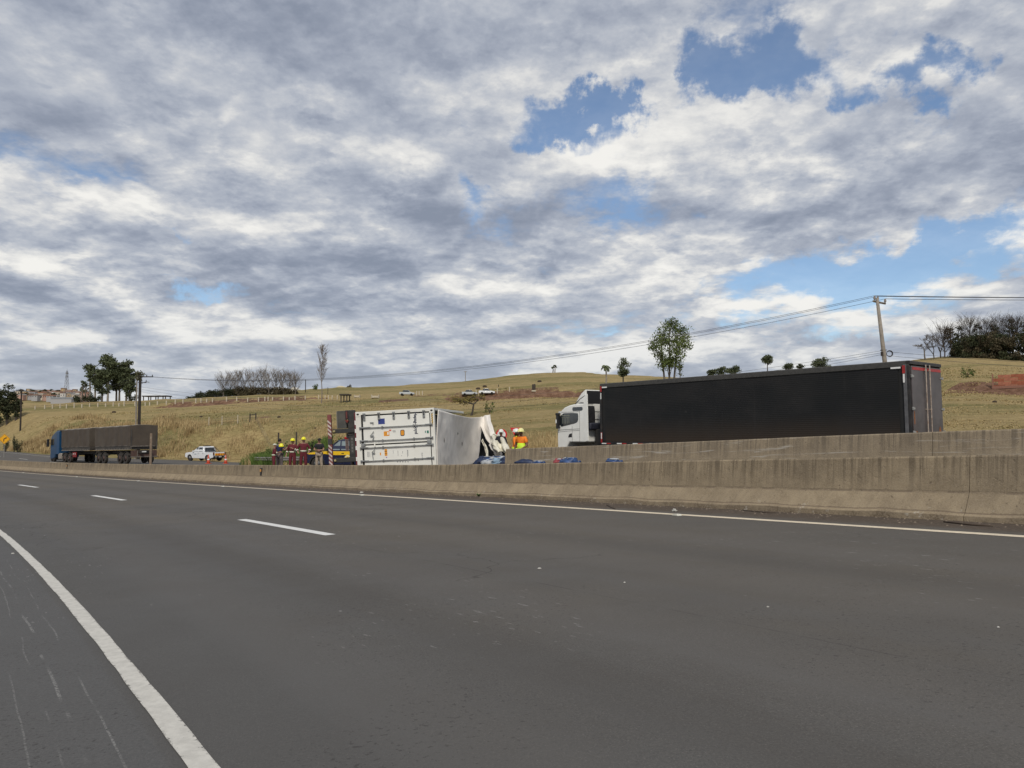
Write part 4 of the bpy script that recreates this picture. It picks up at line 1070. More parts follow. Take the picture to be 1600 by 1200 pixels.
# ------------------------------------------------------------------ overturned skeletal trailer under the container
def skeletal():
    t = empty('overturned_trailer', CONT.location, rz=CONT.rotation_euler.z, ry=CONT.rotation_euler.y,
              label='overturned container chassis with dark mudguards and striped bumper, left of the white container', cat='trailer')
    H = 2.44
    def fx(cx): return (cx - 520) / 357.
    def fz(cx, cy): return H - (cy - (265 - (cx - 520) * .0515)) / 357.
    red = mat('faded_red_bumper', (.20, .055, .05), .6, var=.2, scale=8, dirt=(.12, .06, .05), dirt_amt=.4); wht = mat('bumper_white_stripe', (.50, .44, .41), .6, var=.1)
    gm = mat('grey_mudguard', (.060, .062, .057), .6, var=.25, scale=4, dirt=(.12, .105, .085), dirt_amt=.5); dg = mat('dark_rubber_flap', (.030, .031, .031), .75, var=.2, dirt=(.08, .07, .06), dirt_amt=.4)
    # striped bumper, standing on end
    x0, x1 = fx(116), fx(166)
    bp = MB().box(((x0 + x1) / 2, .30, H / 2 - .03), (x1 - x0, .10, H)).build('rear_bumper', red, t, bevel=.01)
    z = .04
    while z < H - .16:
        if not (1.30 < z < 1.55):
            MB().prism([(x0 + .006, z), (x1 - .006, z + .13 * -.9), (x1 - .006, z - .117 + .075), (x0 + .006, z + .075)], .243, .249).build('stripe', wht, bp)
        z += .150
    MB().box(((x0 + x1) / 2, .24, 1.42), (x1 - x0 + .01, .02, .20)).build('bumper_clamp', dg, bp)
    # arms
    for zc, ye in ((fz(300, 510), .16), (fz(300, 892), .17)):
        a = MB().box(((fx(168) + fx(480)) / 2, .42, zc), (fx(480) - fx(168), .16, ye)).build('bumper_arm', dg, t, bevel=.015)
        MB().box((fx(194), .31, zc), (.085, .06, .075)).build('marker_lamp', mat('dim_lamp', (.38, .33, .16), .4, var=.15), a, bevel=.01)
    # duals at the top, mud flap in front of them
    for cy in (315, 432):
        z = fz(200, cy)
        w = MB().lathe([(.22, -.125), (.46, -.125), (.50, -.09), (.50, .09), (.46, .125), (.22, .125)], (0, 0, 0), 'z', 26).build('wheel', RUBBER, t, loc=(fx(178) + .50, .95, z))
        MB().lathe([(.27, -.11), (.12, -.06), (.02, -.05)], (0, 0, 0), 'z', 16).build('rim', RIM, w)
    for cy in (315, 432):
        z = fz(200, cy)
        w = MB().lathe([(.22, -.125), (.46, -.125), (.50, -.09), (.50, .09), (.46, .125), (.22, .125)], (0, 0, 0), 'z', 26).build('wheel', RUBBER, t, loc=(fx(178) + .50, 2.25, z))
    fl = MB().box(((fx(222) + fx(350)) / 2 + .01, .45, (fz(285, 245) + fz(285, 478)) / 2), (fx(350) - fx(222), .05, fz(285, 245) - fz(285, 478))).build('mud_flap', gm, t, bevel=.012)
    MB().box((fx(228), .44, (fz(285, 250) + fz(285, 475)) / 2), (.03, .05, .62)).build('flap_edge', mat('pale_flap_edge', (.16, .15, .13), .6), fl)
    MB().box((fx(425), .44, (fz(425, 235) + fz(425, 478)) / 2), (.28, .14, fz(425, 235) - fz(425, 478))).build('mudguard', dg, t, bevel=.03)
    lb = MB().box((fx(366), .38, fz(366, 297)), (.11, .08, .33)).build('tail_lamp_housing', BLACKP, t, bevel=.015)
    MB().box((fx(368), .335, fz(368, 300)), (.06, .01, .26)).build('tail_lamp', mat('dirty_dark_lens', (.14, .035, .03), .35), lb)
    MB().prism([(fx(345), fz(345, 365)), (fx(400), fz(400, 372)), (fx(372), fz(372, 405))], .30, .34).build('red_reflector', mat('dusty_red_reflector', (.17, .018, .015), .4), t)
    # central and lower flap
    MB().box((fx(358), .50, fz(358, 575)), (.10, .10, .20)).build('bracket', BLACKP, t, bevel=.01)
    lf = MB().box((fx(425), .45, (fz(425, 540) + fz(425, 872)) / 2), (.27, .05, fz(425, 540) - fz(425, 872))).build('mud_flap', dg, t, bevel=.01)
    lp = MB().box((fx(420), .42, (fz(420, 600) + fz(420, 808)) / 2), (.115, .012, fz(420, 600) - fz(420, 808))).build('flap_emblem_panel', gm, lf)
    for k, l in enumerate((30, 14, 26, 40, 20)):
        MB().box((fx(420), .412, fz(420, 615 + k * 40)), (.05, .006, l / 357. * .8)).build('flap_print', mat('flap_print', (.15, .15, .145), .6), lp)
    pl = MB().box((fx(345), .47, (fz(345, 620) + fz(345, 775)) / 2), (.115, .02, fz(345, 620) - fz(345, 775))).build('number_plate', mat('dull_red_plate', (.17, .11, .095), .6, var=.1), t)
    for k in range(7): MB().box((fx(345), .458, fz(345, 635 + k * 21)), (.06, .005, .035)).build('plate_character', mat('plate_character', (.06, .05, .05), .6), pl)
    # rear crossbar with reflectors, frame rails
    cb = MB().box((fx(505), .22, H / 2), (.105, .14, H - .02)).build('rear_crossbar', mat('crossbar_red', (.14, .022, .028), .5, var=.2), t, bevel=.01)
    for a, b_ in ((375, 430), (485, 535), (600, 640), (705, 760), (850, 900)):
        MB().box((fx(501), .147, (fz(501, a) + fz(501, b_)) / 2), (.055, .006, (b_ - a) / 357.)).build('reflective_tape', WHITETAPE, cb)
    r = MB()
    for z in (.75, 1.69): r.box((-.28, 6.2, z), (.30, 11.6, .12))
    for y in (.6, 3., 5.4, 7.8, 10.2): r.box((-.15, y, H / 2), (.14, .12, 2.3))
    r.build('frame_rail', DSTEEL, t)
    for y in (.95, 2.25): MB().tube([(-.46 + .0, y, .5), (-.46, y, 1.9)], .07, 8).build('axle', DSTEEL, t)
skeletal()

# ------------------------------------------------------------------ pickups
def pickup(root, body_m, kind):
    GL = GLASS if kind == 'white' else mat('painted_sky_sheen_glass', (.20, .25, .26), .15, coat=.8)  # pale base colour carries the sky's reflection on the police windows
    L = 5.2; hw = .92
    def arch(cx, r=.47, z0=.38, n=9): return [(cx + r * math.cos(math.pi * k / n), z0 + r * math.sin(math.pi * k / n) * .98) for k in range(n + 1)]
    # +x forward, body from -2.6 to 2.6
    lower = [(-2.56, .50), (-2.58, .62)] 
    prof = [(-2.50, .48)] + arch(-1.55)[::-1] + [(-1.05, .36), (1.15, .36)] + arch(1.68)[::-1] + [(2.20, .42), (2.52, .46), (2.58, .62), (2.56, .86), (2.44, .98), (1.9, 1.06), (1.12, 1.13), (.9, 1.14), (-.92, 1.12), (-2.54, 1.12), (-2.57, .9)]
    b = MB().prism(prof, -hw, hw).build('body', body_m, root, bevel=.05, seg=3)
    # cabin
    def ring(z, x0, x1, w): return [(x0, -w, z), (x1, -w, z), (x1, w, z), (x0, w, z)]
    cab = MB().loft([ring(1.10, -.86, 1.22, .88), ring(1.30, -.84, .98, .86), ring(1.72, -.68, .30, .74), ring(1.79, -.58, .16, .70)]).build('cabin', body_m, root, bevel=.04, seg=2)
    for s_ in (1, -1):
        def wq(pts, nm):
            o = []
            for off in (.004, .018):
                o.append([(x, s_ * (.88 - (z - 1.10) * .225 + off), z) for x, z in pts])
            return MB().loft(o).build(nm, GL, root)
        wq([(.24, 1.18), (.92, 1.18), (.72, 1.34), (.34, 1.66), (.24, 1.68)], 'side_window')
        wq([(-.60, 1.18), (.15, 1.18), (.15, 1.68), (-.52, 1.68)], 'side_window')
        MB().box((.95, s_ * 1.0, 1.20), (.12, .20, .16)).build('mirror', body_m if kind == 'white' else BLACKP, root, bevel=.03)
        for x in (.02, -.70): MB().box((x, s_ * (hw + .012), 1.0), (.16, .025, .035)).build('door_handle', BLACKP, root)
        MB().tube([(.19, s_ * (hw + .002), .45), (.19, s_ * (hw + .002), 1.1)], .006, 4).tube([(-.75, s_ * (hw + .002), .75), (-.75, s_ * (hw + .002), 1.1)], .006, 4).tube([(1.08, s_ * (hw + .002), .45), (1.08, s_ * (hw + .002), 1.1)], .006, 4).build('door_seam', BLACKP, root)
        MB().prism(arch(-1.55, .52, .38, 10) + arch(-1.55, .45, .38, 10)[::-1], s_ * (hw - .04), s_ * (hw + .015)).prism(arch(1.68, .52, .38, 10) + arch(1.68, .45, .38, 10)[::-1], s_ * (hw - .04), s_ * (hw + .015)).build('wheel_arch_trim', BLACKP if kind != 'white' else body_m, root)
        for x in (-1.55, 1.68): wheel(root, (x, s_ * .80, .39), .39, .25, face=s_)
        MB().box((-2.50, s_ * .82, .93), (.16, .19, .36)).build('tail_lamp', mat('dark_red_tail_lamp', (.10, .012, .012), .2, coat=.5), root, bevel=.03)
        MB().box((2.40, s_ * .74, .86), (.26, .32, .16)).build('headlight', mat('headlight_glass', (.6, .62, .64), .1), root, bevel=.04)
    MB().loft([[(1.19, -.80, 1.16), (1.19, .80, 1.16), (.42, .70, 1.70), (.42, -.70, 1.70)], [(1.215, -.80, 1.18), (1.215, .80, 1.18), (.45, .70, 1.72), (.45, -.70, 1.72)]]).build('windscreen', GLASS, root)
    MB().loft([[(-.875, -.74, 1.20), (-.875, .74, 1.20), (-.735, .66, 1.66), (-.735, -.66, 1.66)], [(-.895, -.74, 1.20), (-.895, .74, 1.20), (-.755, .66, 1.66), (-.755, -.66, 1.66)]]).build('rear_window', GLASS, root)
    MB().box((-1.72, 0, 1.121), (1.56, 1.62, .012)).build('bed_liner', BLACKP, root)
    MB().box((-2.62, 0, .56), (.16, 1.7, .20)).build('rear_bumper', BLACKP, root, bevel=.03)
    MB().box((2.56, 0, .58), (.10, 1.7, .24)).build('front_bumper', body_m, root, bevel=.04)
    MB().box((2.57, 0, .80), (.04, 1.0, .16)).build('grille', BLACKP, root, bevel=.01)
    MB().box((0, 0, .40), (4.6, 1.3, .14)).build('underbody', BLACKP, root)
    return b

def white_pickup():
    x, y = at(333, 722, 92).xy; h = -60
    z = float(G2(*[float(v[0]) for v in st_of(x, y)])) + .02
    fxx, fyy = math.sin(math.radians(h)), math.cos(math.radians(h)); lx, ly = -fyy, fxx
    root = empty('pickup_truck', (x + fxx * 2.6 - lx * .92, y + fyy * 2.6 - ly * .92, z), rz=math.pi / 2 - math.radians(h), label='white double-cab pickup with a yellow and red chevron tailgate on the far shoulder', cat='pickup')
    root['dbg'] = z
    pickup(root, WHITE2, 'white')
    YEL = mat('chevron_yellow', (.85, .50, .01), .45); RD = mat('chevron_red', (.62, .05, .02), .45)
    tg = MB().box((-2.575, 0, .93), (.04, 1.42, .36)).build('tailgate', WHITE2, root, bevel=.02)
    MB().box((-2.602, 0, .86), (.008, 1.36, .26)).build('chevron_panel', YEL, tg)
    for k in range(5):
        y0 = -.66 + k * .28; sgn = 1 if y0 < 0 else -1
        MB().prism([(y0, .735), (y0 + .11, .735), (y0 + .11 + .10 * sgn, .985), (y0 + .10 * sgn, .985)], -2.612, -2.606, 'x').build('chevron_stripe', RD, tg)
    MB().box((-2.70, .0, .58), (.01, .40, .12)).build('number_plate', PLATE, root)
    for s_ in (1, -1): MB().box((-2.705, s_ * .62, .58), (.012, .10, .10)).build('bumper_reflector', WHITETAPE, root)
    ra = MB().tube([(-.98, .72, 1.12), (-1.08, .68, 1.62), (-1.08, -.68, 1.62), (-.98, -.72, 1.12)], .035, 8).tube([(-1.08, .6, 1.62), (-1.75, .72, 1.14)], .03, 8).tube([(-1.08, -.6, 1.62), (-1.75, -.72, 1.14)], .03, 8)
    ra.build('roll_bar', BLACKP, root)
    MB().box((-.30, .0, 1.84), (.22, .9, .10)).build('light_bar', BLACKP, root, bevel=.03)
    lg = MB().box((.62, .937, .86), (.34, .004, .07)); lg.build('door_print', mat('door_print', (.15, .25, .3), .5), root)
white_pickup()

def police_car():
    NAVY = mat('police_navy_paint', (.008, .012, .045), .3, var=.1, coat=.6); YEL = mat('police_yellow', (.80, .50, .015), .4, var=.05)
    x, y = at(479, 720, 44.5).xy; h = -80
    s, t = [float(v[0]) for v in st_of(x, y)]; z = float(G2(s, t)) + .02
    fxx, fyy = math.sin(math.radians(h)), math.cos(math.radians(h))
    root = empty('police_car', (x - fxx * 2.6, y - fyy * 2.6, z), rz=math.pi / 2 - math.radians(h), label='navy and yellow police vehicle parked behind the overturned trailer', cat='police car')
    root.scale = (.92, 1, 1)
    pickup(root, NAVY, 'police')
    for s_ in (1, -1):
        MB().prism([(-2.5, .93), (-2.5, 1.115), (1.05, 1.115), (1.9, 1.05), (2.35, .98), (2.2, .93), (1.2, .96), (.5, .90)], s_ * .915, s_ * .928).build('yellow_band', YEL, root)
    MB().loft([[(1.25, -.84, 1.135), (1.25, .84, 1.135), (2.30, .80, 1.02), (2.30, -.80, 1.02)], [(1.25, -.84, 1.143), (1.25, .84, 1.143), (2.30, .80, 1.03), (2.30, -.80, 1.03)]]).build('bonnet_panel', YEL, root)
    em = MB().lathe([(.001, .929), (.20, .929), (.20, .936), (.001, .936)], (-.30, 0, .72), 'y', 20)
    e = em.build('door_emblem', mat('emblem_cream', (.72, .66, .36), .5), root)
    MB().lathe([(.001, .9365), (.11, .9365), (.11, .939), (.001, .939)], (-.30, 0, .72), 'y', 16).build('emblem_ring', YEL, e)
    MB().lathe([(.001, .9395), (.07, .9395), (.07, .941), (.001, .941)], (-.30, 0, .72), 'y', 16).build('emblem_centre', NAVY, e)
    MB().box((-.05, 0, 1.85), (.26, 1.2, .13)).build('roof_light_bar', REDLENS, root, bevel=.03)
police_car()

# ------------------------------------------------------------------ blue truck with two tarped grain trailers
def blue_truck():
    h = -48.7; hr = math.radians(h)
    p = at(204, 664.5, 72.)
    fx_, fy_ = math.sin(hr), math.cos(hr); lx, ly = -fy_, fx_
    g = .028; HT = 3.62
    org = (p.x - lx * 1.28, p.y - ly * 1.28, p.z - HT)
    rz = math.pi / 2 - hr; ry = math.atan(g)
    tarp = mat('brown_tarpaulin', (.068, .052, .038), .7, var=.18, scale=1.5, bump=.2, bscale=3, dirt=(.095, .080, .062), dirt_amt=.5, bdist=.04)
    top = mat('tarp_top_highlight', (.30, .27, .22), .85, var=.15, scale=2); dark = mat('grimy_chassis', (.028, .026, .024), .75, var=.3, dirt=(.075, .055, .042), dirt_amt=.5)  # top: paler ridge sheet, its highlight put into the colour
    side = mat('grimy_side_board', (.042, .038, .034), .65, var=.3, scale=3, dirt=(.12, .10, .08), dirt_amt=.5)
    rust = mat('dusty_red_guard', (.075, .042, .034), .8, var=.2, dirt=(.12, .075, .055), dirt_amt=.4)
    def trailer(x0, x1, axles, label, rear):
        t = empty('grain_trailer', org, rz=rz, ry=ry, label=label, cat='trailer', group='tarped grain trailers of the blue truck')
        prof = [(-1.27, 1.72), (-1.27, HT - .10), (-1.18, HT - .02), (-.5, HT + .05), (.5, HT + .05), (1.18, HT - .02), (1.27, HT - .10), (1.27, 1.72)]
        rings = []
        n = 30
        for i in range(n + 1):
            x = x0 + (x1 - x0) * i / n; w = .022 * math.sin(i * 1.3) + random.uniform(-.008, .008)
            rings.append([(x, y + (w if abs(y) > 1.2 else 0) * (1 if y > 0 else -1), z + (.02 * math.sin(i * .9) if z > 3 else 0)) for y, z in prof])
        MB().loft(rings).build('tarpaulin', tarp, t)
        rings = [[(x, y * .97, z + .012 + .02 * math.sin(i * .9)) for y, z in prof[2:6]] for i, x in enumerate([x0 + .02 + (x1 - x0 - .04) * k / n for k in range(n + 1)])]
        MB().loft([r + [(q[0], q[1], q[2] - .02) for q in reversed(r)] for r in rings]).build('tarp_ridge', top, t)
        MB().box(((x0 + x1) / 2, 0, 1.56), (x1 - x0 - .04, 2.46, .34)).build('side_board', side, t, bevel=.015)
        MB().box(((x0 + x1) / 2, 1.25, 1.37), (x1 - x0, .05, .08)).box(((x0 + x1) / 2, -1.25, 1.37), (x1 - x0, .05, .08)).box(((x0 + x1) / 2, 1.262, 1.72), (x1 - x0, .03, .05)).build('edge_rail', mat('pale_edge_rail', (.15, .13, .11), .6, var=.3), t)
        k = x0 + .4
        while k < x1 - .2:
            MB().box((k, 1.285, 1.42), (.09, .02, .05)).build('tie_hook', mat('hook_metal', (.30, .28, .25), .5), t); k += .62
        MB().box(((x0 + x1) / 2 - .3, .45, 1.13), (x1 - x0 + .4, .14, .30)).box(((x0 + x1) / 2 - .3, -.45, 1.13), (x1 - x0 + .4, .14, .30)).build('chassis', dark, t)
        for a in axles:
            for s_ in (1, -1):
                wheel(t, (a, s_ * 1.10, .52), .52, .27, rim=rust, face=s_)
                MB().prism([(a + .66 * math.cos(q), .50 + .66 * math.sin(q)) for q in [math.pi * (.15 + .7 * k / 8) for k in range(9)]] + [(a + .63 * math.cos(q), .50 + .63 * math.sin(q)) for q in [math.pi * (.15 + .7 * k / 8) for k in range(8, -1, -1)]], s_ * .92, s_ * 1.25).build('mudguard', dark, t)
        return t
    t1 = trailer(0, 8.3, (1.05, 2.4), 'rear brown-tarped grain trailer of the blue truck', True)
    t2 = trailer(9.75, 17.5, (6.2, 7.5), 'front brown-tarped grain trailer right behind the blue cab', False)
    MB().box((8.4, .45, .98), (3.4, .12, .24)).box((8.4, -.45, .98), (3.4, .12, .24)).box((7.0, 0, 1.16), (2.2, 1.6, .08)).build('coupling_frame', dark, t2)
    # rear of the last trailer
    rf = MB().box((-.02, 0, 2.65), (.06, 2.56, 1.94)).build('rear_tarp', tarp, t1)
    MB().box((-.06, 1.18, 2.3), (.08, .10, 1.9)).box((-.06, -1.18, 2.3), (.08, .10, 1.9)).build('rear_post', side, t1)
    MB().box((-.08, .1, 1.66), (.05, 2.3, .09)).build('rear_rail', mat('pale_edge_rail', (.15, .13, .11), .6), t1)
    MB().box((-.06, 0, .93), (.04, 2.4, .68)).build('mud_flap', rust, t1)
    MB().box((-.14, 0, .66), (.10, 2.5, .09)).box((-.12, .62, .95), (.07, .07, .55)).box((-.12, -.62, .95), (.07, .07, .55)).build('rear_bumper', mat('pale_edge_rail', (.15, .13, .11), .6), t1)
    MB().box((-.15, .05, 1.13), (.04, .80, .30)).build('plate_holder', BLACKP, t1)
    MB().box((-.175, .05, 1.13), (.01, .44, .12)).build('number_plate', PLATE, t1)
    # tractor
    tr = empty('truck_cab', org, rz=rz, ry=ry, label='blue truck cab heading away on the far carriageway at left', cat='truck')
    BL = mat('blue_truck_paint', (.008, .055, .135), .35, var=.12, scale=3, coat=.3, dirt=(.03, .05, .075), dirt_amt=.4)
    X = 18.3
    prof = [(X, 1.0), (X + 1.1, 1.0), (X + 1.3, .62), (X + 2.62, .42), (X + 2.72, .8), (X + 2.70, 1.9), (X + 2.52, 2.75), (X + 2.30, 2.98), (X + 1.55, 3.30), (X + 1.0, 3.50), (X + .2, 3.56), (X, 3.5)]
    MB().prism(prof, -1.24, 1.24).build('cab_shell', BL, tr, bevel=.07, seg=2)
    for s_ in (1, -1):
        MB().prism([(X + 1.55, 2.0), (X + 2.60, 1.98), (X + 2.46, 2.66), (X + 1.55, 2.70)], s_ * 1.22, s_ * 1.252).build('side_window', GLASS, tr)
        MB().prism([(X + .0, 1.0), (X + .75, 1.0), (X + .75, 3.42), (X, 3.45)], s_ * 1.235, s_ * 1.262).build('side_fairing', mat('darker_blue_paint', (.010, .060, .15), .4, var=.1), tr, bevel=.01)
        mr = MB().box((X + 2.78, s_ * 1.46, 2.25), (.16, .24, .85)).box((X + 2.66, s_ * 1.36, 2.60), (.1, .26, .05)).build('mirror', BLACKP, tr, bevel=.03)
        wheel(tr, (20.4, s_ * 1.06, .52), .52, .28, face=s_, rim=dark)
        for a in (15.35, 16.75):
            wheel(tr, (a, s_ * 1.10, .52), .52, .27, face=s_, rim=rust)
            MB().prism([(a + .66 * math.cos(q), .50 + .66 * math.sin(q)) for q in [math.pi * (.15 + .7 * k / 8) for k in range(9)]] + [(a + .63 * math.cos(q), .50 + .63 * math.sin(q)) for q in [math.pi * (.15 + .7 * k / 8) for k in range(8, -1, -1)]], s_ * .92, s_ * 1.25).build('mudguard', dark, tr)
    MB().box((X + 2.1, 0, .62), (1.2, 2.4, .5)).build('front_bumper', dark, tr, bevel=.06)
    MB().prism([(X + 2.70, 2.0), (X + 2.73, 2.0), (X + 2.56, 2.72), (X + 2.53, 2.72)], -1.1, 1.1).build('windscreen', GLASS, tr)
    MB().box((X + 1.1, 0, 3.58), (.9, 2.0, .10)).box((X + .1, 0, 3.55), (.6, 2.3, .12)).build('roof_cap', BLACKP, tr, bevel=.04)
    MB().box((18.1, 1.02, .78), (1.0, .42, .62)).build('fuel_tank', mat('shiny_tank', (.50, .44, .38), .35, .6), tr, bevel=.05)
    MB().box((13.9, 1.18, .92), (.95, .10, .55)).build('red_box', mat('red_tool_box', (.22, .015, .015), .4), t2, bevel=.02)
    for a in (13.65, 14.15): MB().box((a, 1.235, 1.0), (.14, .012, .12)).build('red_box_mark', WHITETAPE, t2)
    MB().box((16.2, .45, .98), (5.6, .12, .26)).box((16.2, -.45, .98), (5.6, .12, .26)).build('chassis', dark, tr)
blue_truck()

# ------------------------------------------------------------------ people
SKIN_D = mat('brown_skin', (.16, .075, .045), .5, var=.08); SKIN_M = mat('tan_skin', (.34, .19, .13), .5, var=.08)
MAROON = mat('maroon_coverall', (.115, .012, .020), .85, var=.25, scale=12, bump=.4, bscale=14)
BAND = mat('grey_reflective_band', (.52, .53, .42), .5, var=.12); LIME = mat('lime_hi_vis', (.55, .80, .03), .6, var=.1, bump=.3, bscale=12)
ORANGE = mat('orange_work_shirt', (.85, .22, .015), .75, var=.12, scale=10, bump=.4, bscale=12); BLKC = mat('black_shirt', (.012, .012, .018), .85, var=.2, bump=.3, bscale=12)
NAVYC = mat('navy_shirt', (.010, .018, .075), .85, var=.2, bump=.3, bscale=12); BEIGE = mat('beige_trousers', (.38, .31, .24), .85, var=.12, bump=.3, bscale=12)
GREYT = mat('grey_trousers', (.17, .14, .14), .85, var=.12, bump=.3, bscale=12); BOOT = mat('black_boot', (.015, .014, .013), .6)
HYEL = mat('yellow_helmet', (.80, .74, .01), .35, var=.06, coat=.3); HWHT = mat('white_helmet', (.72, .74, .70), .35, var=.06, coat=.3); HAIR = mat('dark_hair', (.012, .010, .009), .8)
EYE = mat('dark_eye', (.01, .01, .01), .3)

def skin_mesh(name, verts, edges, radii, m, parent, levels=1, root_i=0):
    me = bpy.data.meshes.new(name); me.from_pydata([tuple(v) for v in verts], edges, [])
    o = bpy.data.objects.new(name, me); COL.objects.link(o)
    md = o.modifiers.new('skin', 'SKIN'); md.use_smooth_shade = True; md.branch_smoothing = .3
    sv = me.skin_vertices[0].data
    for i, r in enumerate(radii):
        sv[i].radius = r if isinstance(r, tuple) else (r, r)
        sv[i].use_root = (i == root_i)
    ss = o.modifiers.new('sub', 'SUBSURF'); ss.levels = levels; ss.render_levels = levels
    dg = bpy.context.evaluated_depsgraph_get(); dg.update()
    m2 = bpy.data.meshes.new_from_object(o.evaluated_get(dg)); bpy.data.objects.remove(o); bpy.data.meshes.remove(me)
    m2.name = name; m2.materials.clear(); m2.materials.append(m)
    m2.polygons.foreach_set('use_smooth', [True] * len(m2.polygons))
    r = bpy.data.objects.new(name, m2); link(r, parent); return r

def person(px, top_py, Y, face, label, pose=None, skin=SKIN_M, top=MAROON, bottom=MAROON, head='hair', band=False, legband=None, vest=None, short=False, group=None, base=None, lean=0., yaw_head=0.):
    """face: heading in degrees (0 = looking away from the camera, 180 = towards it)"""
    q = at(px, top_py, Y)
    s, t = [float(v[0]) for v in st_of(q.x, q.y)]
    zg = base if base is not None else float(G2(s, t)) + .02
    Hh = q.z - zg; k = Hh / (1.80 if head != 'hair' else 1.75)
    root = empty('person', (q.x, q.y, zg), rz=-math.radians(face), label=label, cat='person', group=group)
    root.scale = (k, k, k)
    P = dict(pel=(0, 0, .94), spi=(0, lean * .3, 1.12), che=(0, lean * .7, 1.32), nec=(0, lean, 1.48), hea=(0, lean + .02, 1.60), het=(0, lean + .015, 1.70),
             shL=(-.18, lean * .85, 1.41), shR=(.18, lean * .85, 1.41), elL=(-.27, lean * .7 + .01, 1.13), elR=(.27, lean * .7 + .01, 1.13), haL=(-.28, lean * .6 + .10, .90), haR=(.28, lean * .6 + .10, .90),
             hiL=(-.10, 0, .90), hiR=(.10, 0, .90), knL=(-.12, .03, .50), knR=(.12, .02, .50), anL=(-.13, -.02, .09), anR=(.13, -.01, .09), toL=(-.16, .14, .045), toR=(.16, .15, .045))
    P.update(pose or {})
    V = {n: Vector(p) for n, p in P.items()}
    names = ['pel', 'spi', 'che', 'nec', 'hea', 'het', 'shL', 'elL', 'haL', 'shR', 'elR', 'haR', 'hiL', 'knL', 'anL', 'toL', 'hiR', 'knR', 'anR', 'toR']
    rad = dict(pel=(.145, .11), spi=(.14, .105), che=(.16, .115), nec=.058, hea=(.085, .098), het=(.065, .075), shL=.072, elL=.046, haL=.032, shR=.072, elR=.046, haR=.032, hiL=.10, knL=.066, anL=.043, toL=.036, hiR=.10, knR=.066, anR=.043, toR=.036)
    E = [('pel', 'spi'), ('spi', 'che'), ('che', 'nec'), ('nec', 'hea'), ('hea', 'het'), ('che', 'shL'), ('shL', 'elL'), ('elL', 'haL'), ('che', 'shR'), ('shR', 'elR'), ('elR', 'haR'), ('pel', 'hiL'), ('hiL', 'knL'), ('knL', 'anL'), ('anL', 'toL'), ('pel', 'hiR'), ('hiR', 'knR'), ('knR', 'anR'), ('anR', 'toR')]
    vs = [V[n] for n in names]; rd = [rad[n] for n in names]; idx = {n: i for i, n in enumerate(names)}
    ed = [(idx[a], idx[b]) for a, b in E]
    for sd in ('L', 'R'):            # palm, four fingers, thumb
        w = V['ha' + sd]; d = (w - V['el' + sd]).normalized(); side = d.cross(Vector((0, 1, .2))).normalized(); nrm = side.cross(d)
        palm = w + d * .07; i0 = len(vs); vs.append(palm); rd.append((.034, .02)); ed.append((idx['ha' + sd], i0))
        for f in range(4):
            off = side * (.027 - .018 * f); ln = (.066, .078, .072, .055)[f]
            a = palm + d * .035 + off; b_ = a + d * ln * .55 + nrm * .012; c = b_ + d * ln * .35 + nrm * .026
            i = len(vs); vs += [a, b_, c]; rd += [.010, .009, .007]; ed += [(i0, i), (i, i + 1), (i + 1, i + 2)]
        a = w + d * .035 + side * .034; b_ = a + d * .03 + side * .022; i = len(vs); vs += [a, b_]; rd += [.012, .009]; ed += [(i0, i), (i, i + 1)]
    skin_mesh('body', vs, ed, rd, skin, root)
    def garment(nm, chain, m, infl, extra=None):
        vv = []; ix = {}; rr_ = []; ee = []
        for a, b in chain:
            for n in (a, b):
                if n not in ix:
                    ix[n] = len(vv); vv.append(V[n] if n in V else extra[n]); r = rad.get(n, .05)
                    if extra and n in extra: r = extra[n + '_r']
                    rr_.append(tuple(x + infl for x in r) if isinstance(r, tuple) else (r + infl, r + infl))
            ee.append((ix[a], ix[b]))
        return skin_mesh(nm, vv, ee, rr_, m, root, root_i=0)
    ex = {}
    for sd in ('L', 'R'):
        ex['cu' + sd] = V['el' + sd].lerp(V['ha' + sd], .88 if not short else .05); ex['cu' + sd + '_r'] = .036 if not short else .05
        ex['co' + sd] = V['kn' + sd].lerp(V['an' + sd], .93); ex['co' + sd + '_r'] = .052
        ex['ms' + sd] = V['sh' + sd].lerp(V['el' + sd], .7); ex['ms' + sd + '_r'] = .055
    ex['waist'] = V['pel'] + Vector((0, 0, .02)); ex['waist_r'] = (.15, .115)
    ex['collar'] = V['che'].lerp(V['nec'], .72); ex['collar_r'] = .07
    arms = []
    for sd in ('L', 'R'):
        arms += [('che', 'sh' + sd)] + ([('sh' + sd, 'ms' + sd)] if short else [('sh' + sd, 'el' + sd), ('el' + sd, 'cu' + sd)])
    tch = [('waist', 'spi'), ('spi', 'che'), ('che', 'collar')] + arms
    lch = [('pel', 'hiL'), ('hiL', 'knL'), ('knL', 'coL'), ('pel', 'hiR'), ('hiR', 'knR'), ('knR', 'coR')]
    if top is bottom:
        garment('coverall', [('pel', 'spi')] + tch[1:] + lch, top, .020, ex)
    else:
        garment('shirt', tch, top, .018, ex); garment('trousers', lch, bottom, .020, ex)
    if vest is not None:
        garment('vest', [('waist', 'spi'), ('spi', 'che'), ('che', 'collar')], vest, .034, ex)
    for sd in ('L', 'R'):
        a = V['an' + sd]; tt = V['to' + sd]
        MB().tube([a + Vector((0, -.03, .16)), a + Vector((0, -.015, .02)), a.lerp(tt, .5) + Vector((0, 0, -.01)), tt + Vector((0, 0, .0))], [.060, .062, .058, .045], 8).build('boot', BOOT, root, smooth=True)
        if legband is not None:
            c = V['kn' + sd].lerp(V['an' + sd], .62); d = (V['an' + sd] - V['kn' + sd]).normalized()
            MB().tube([c - d * .09, c + d * .09], .088, 12).build('leg_band', legband, root, smooth=True)
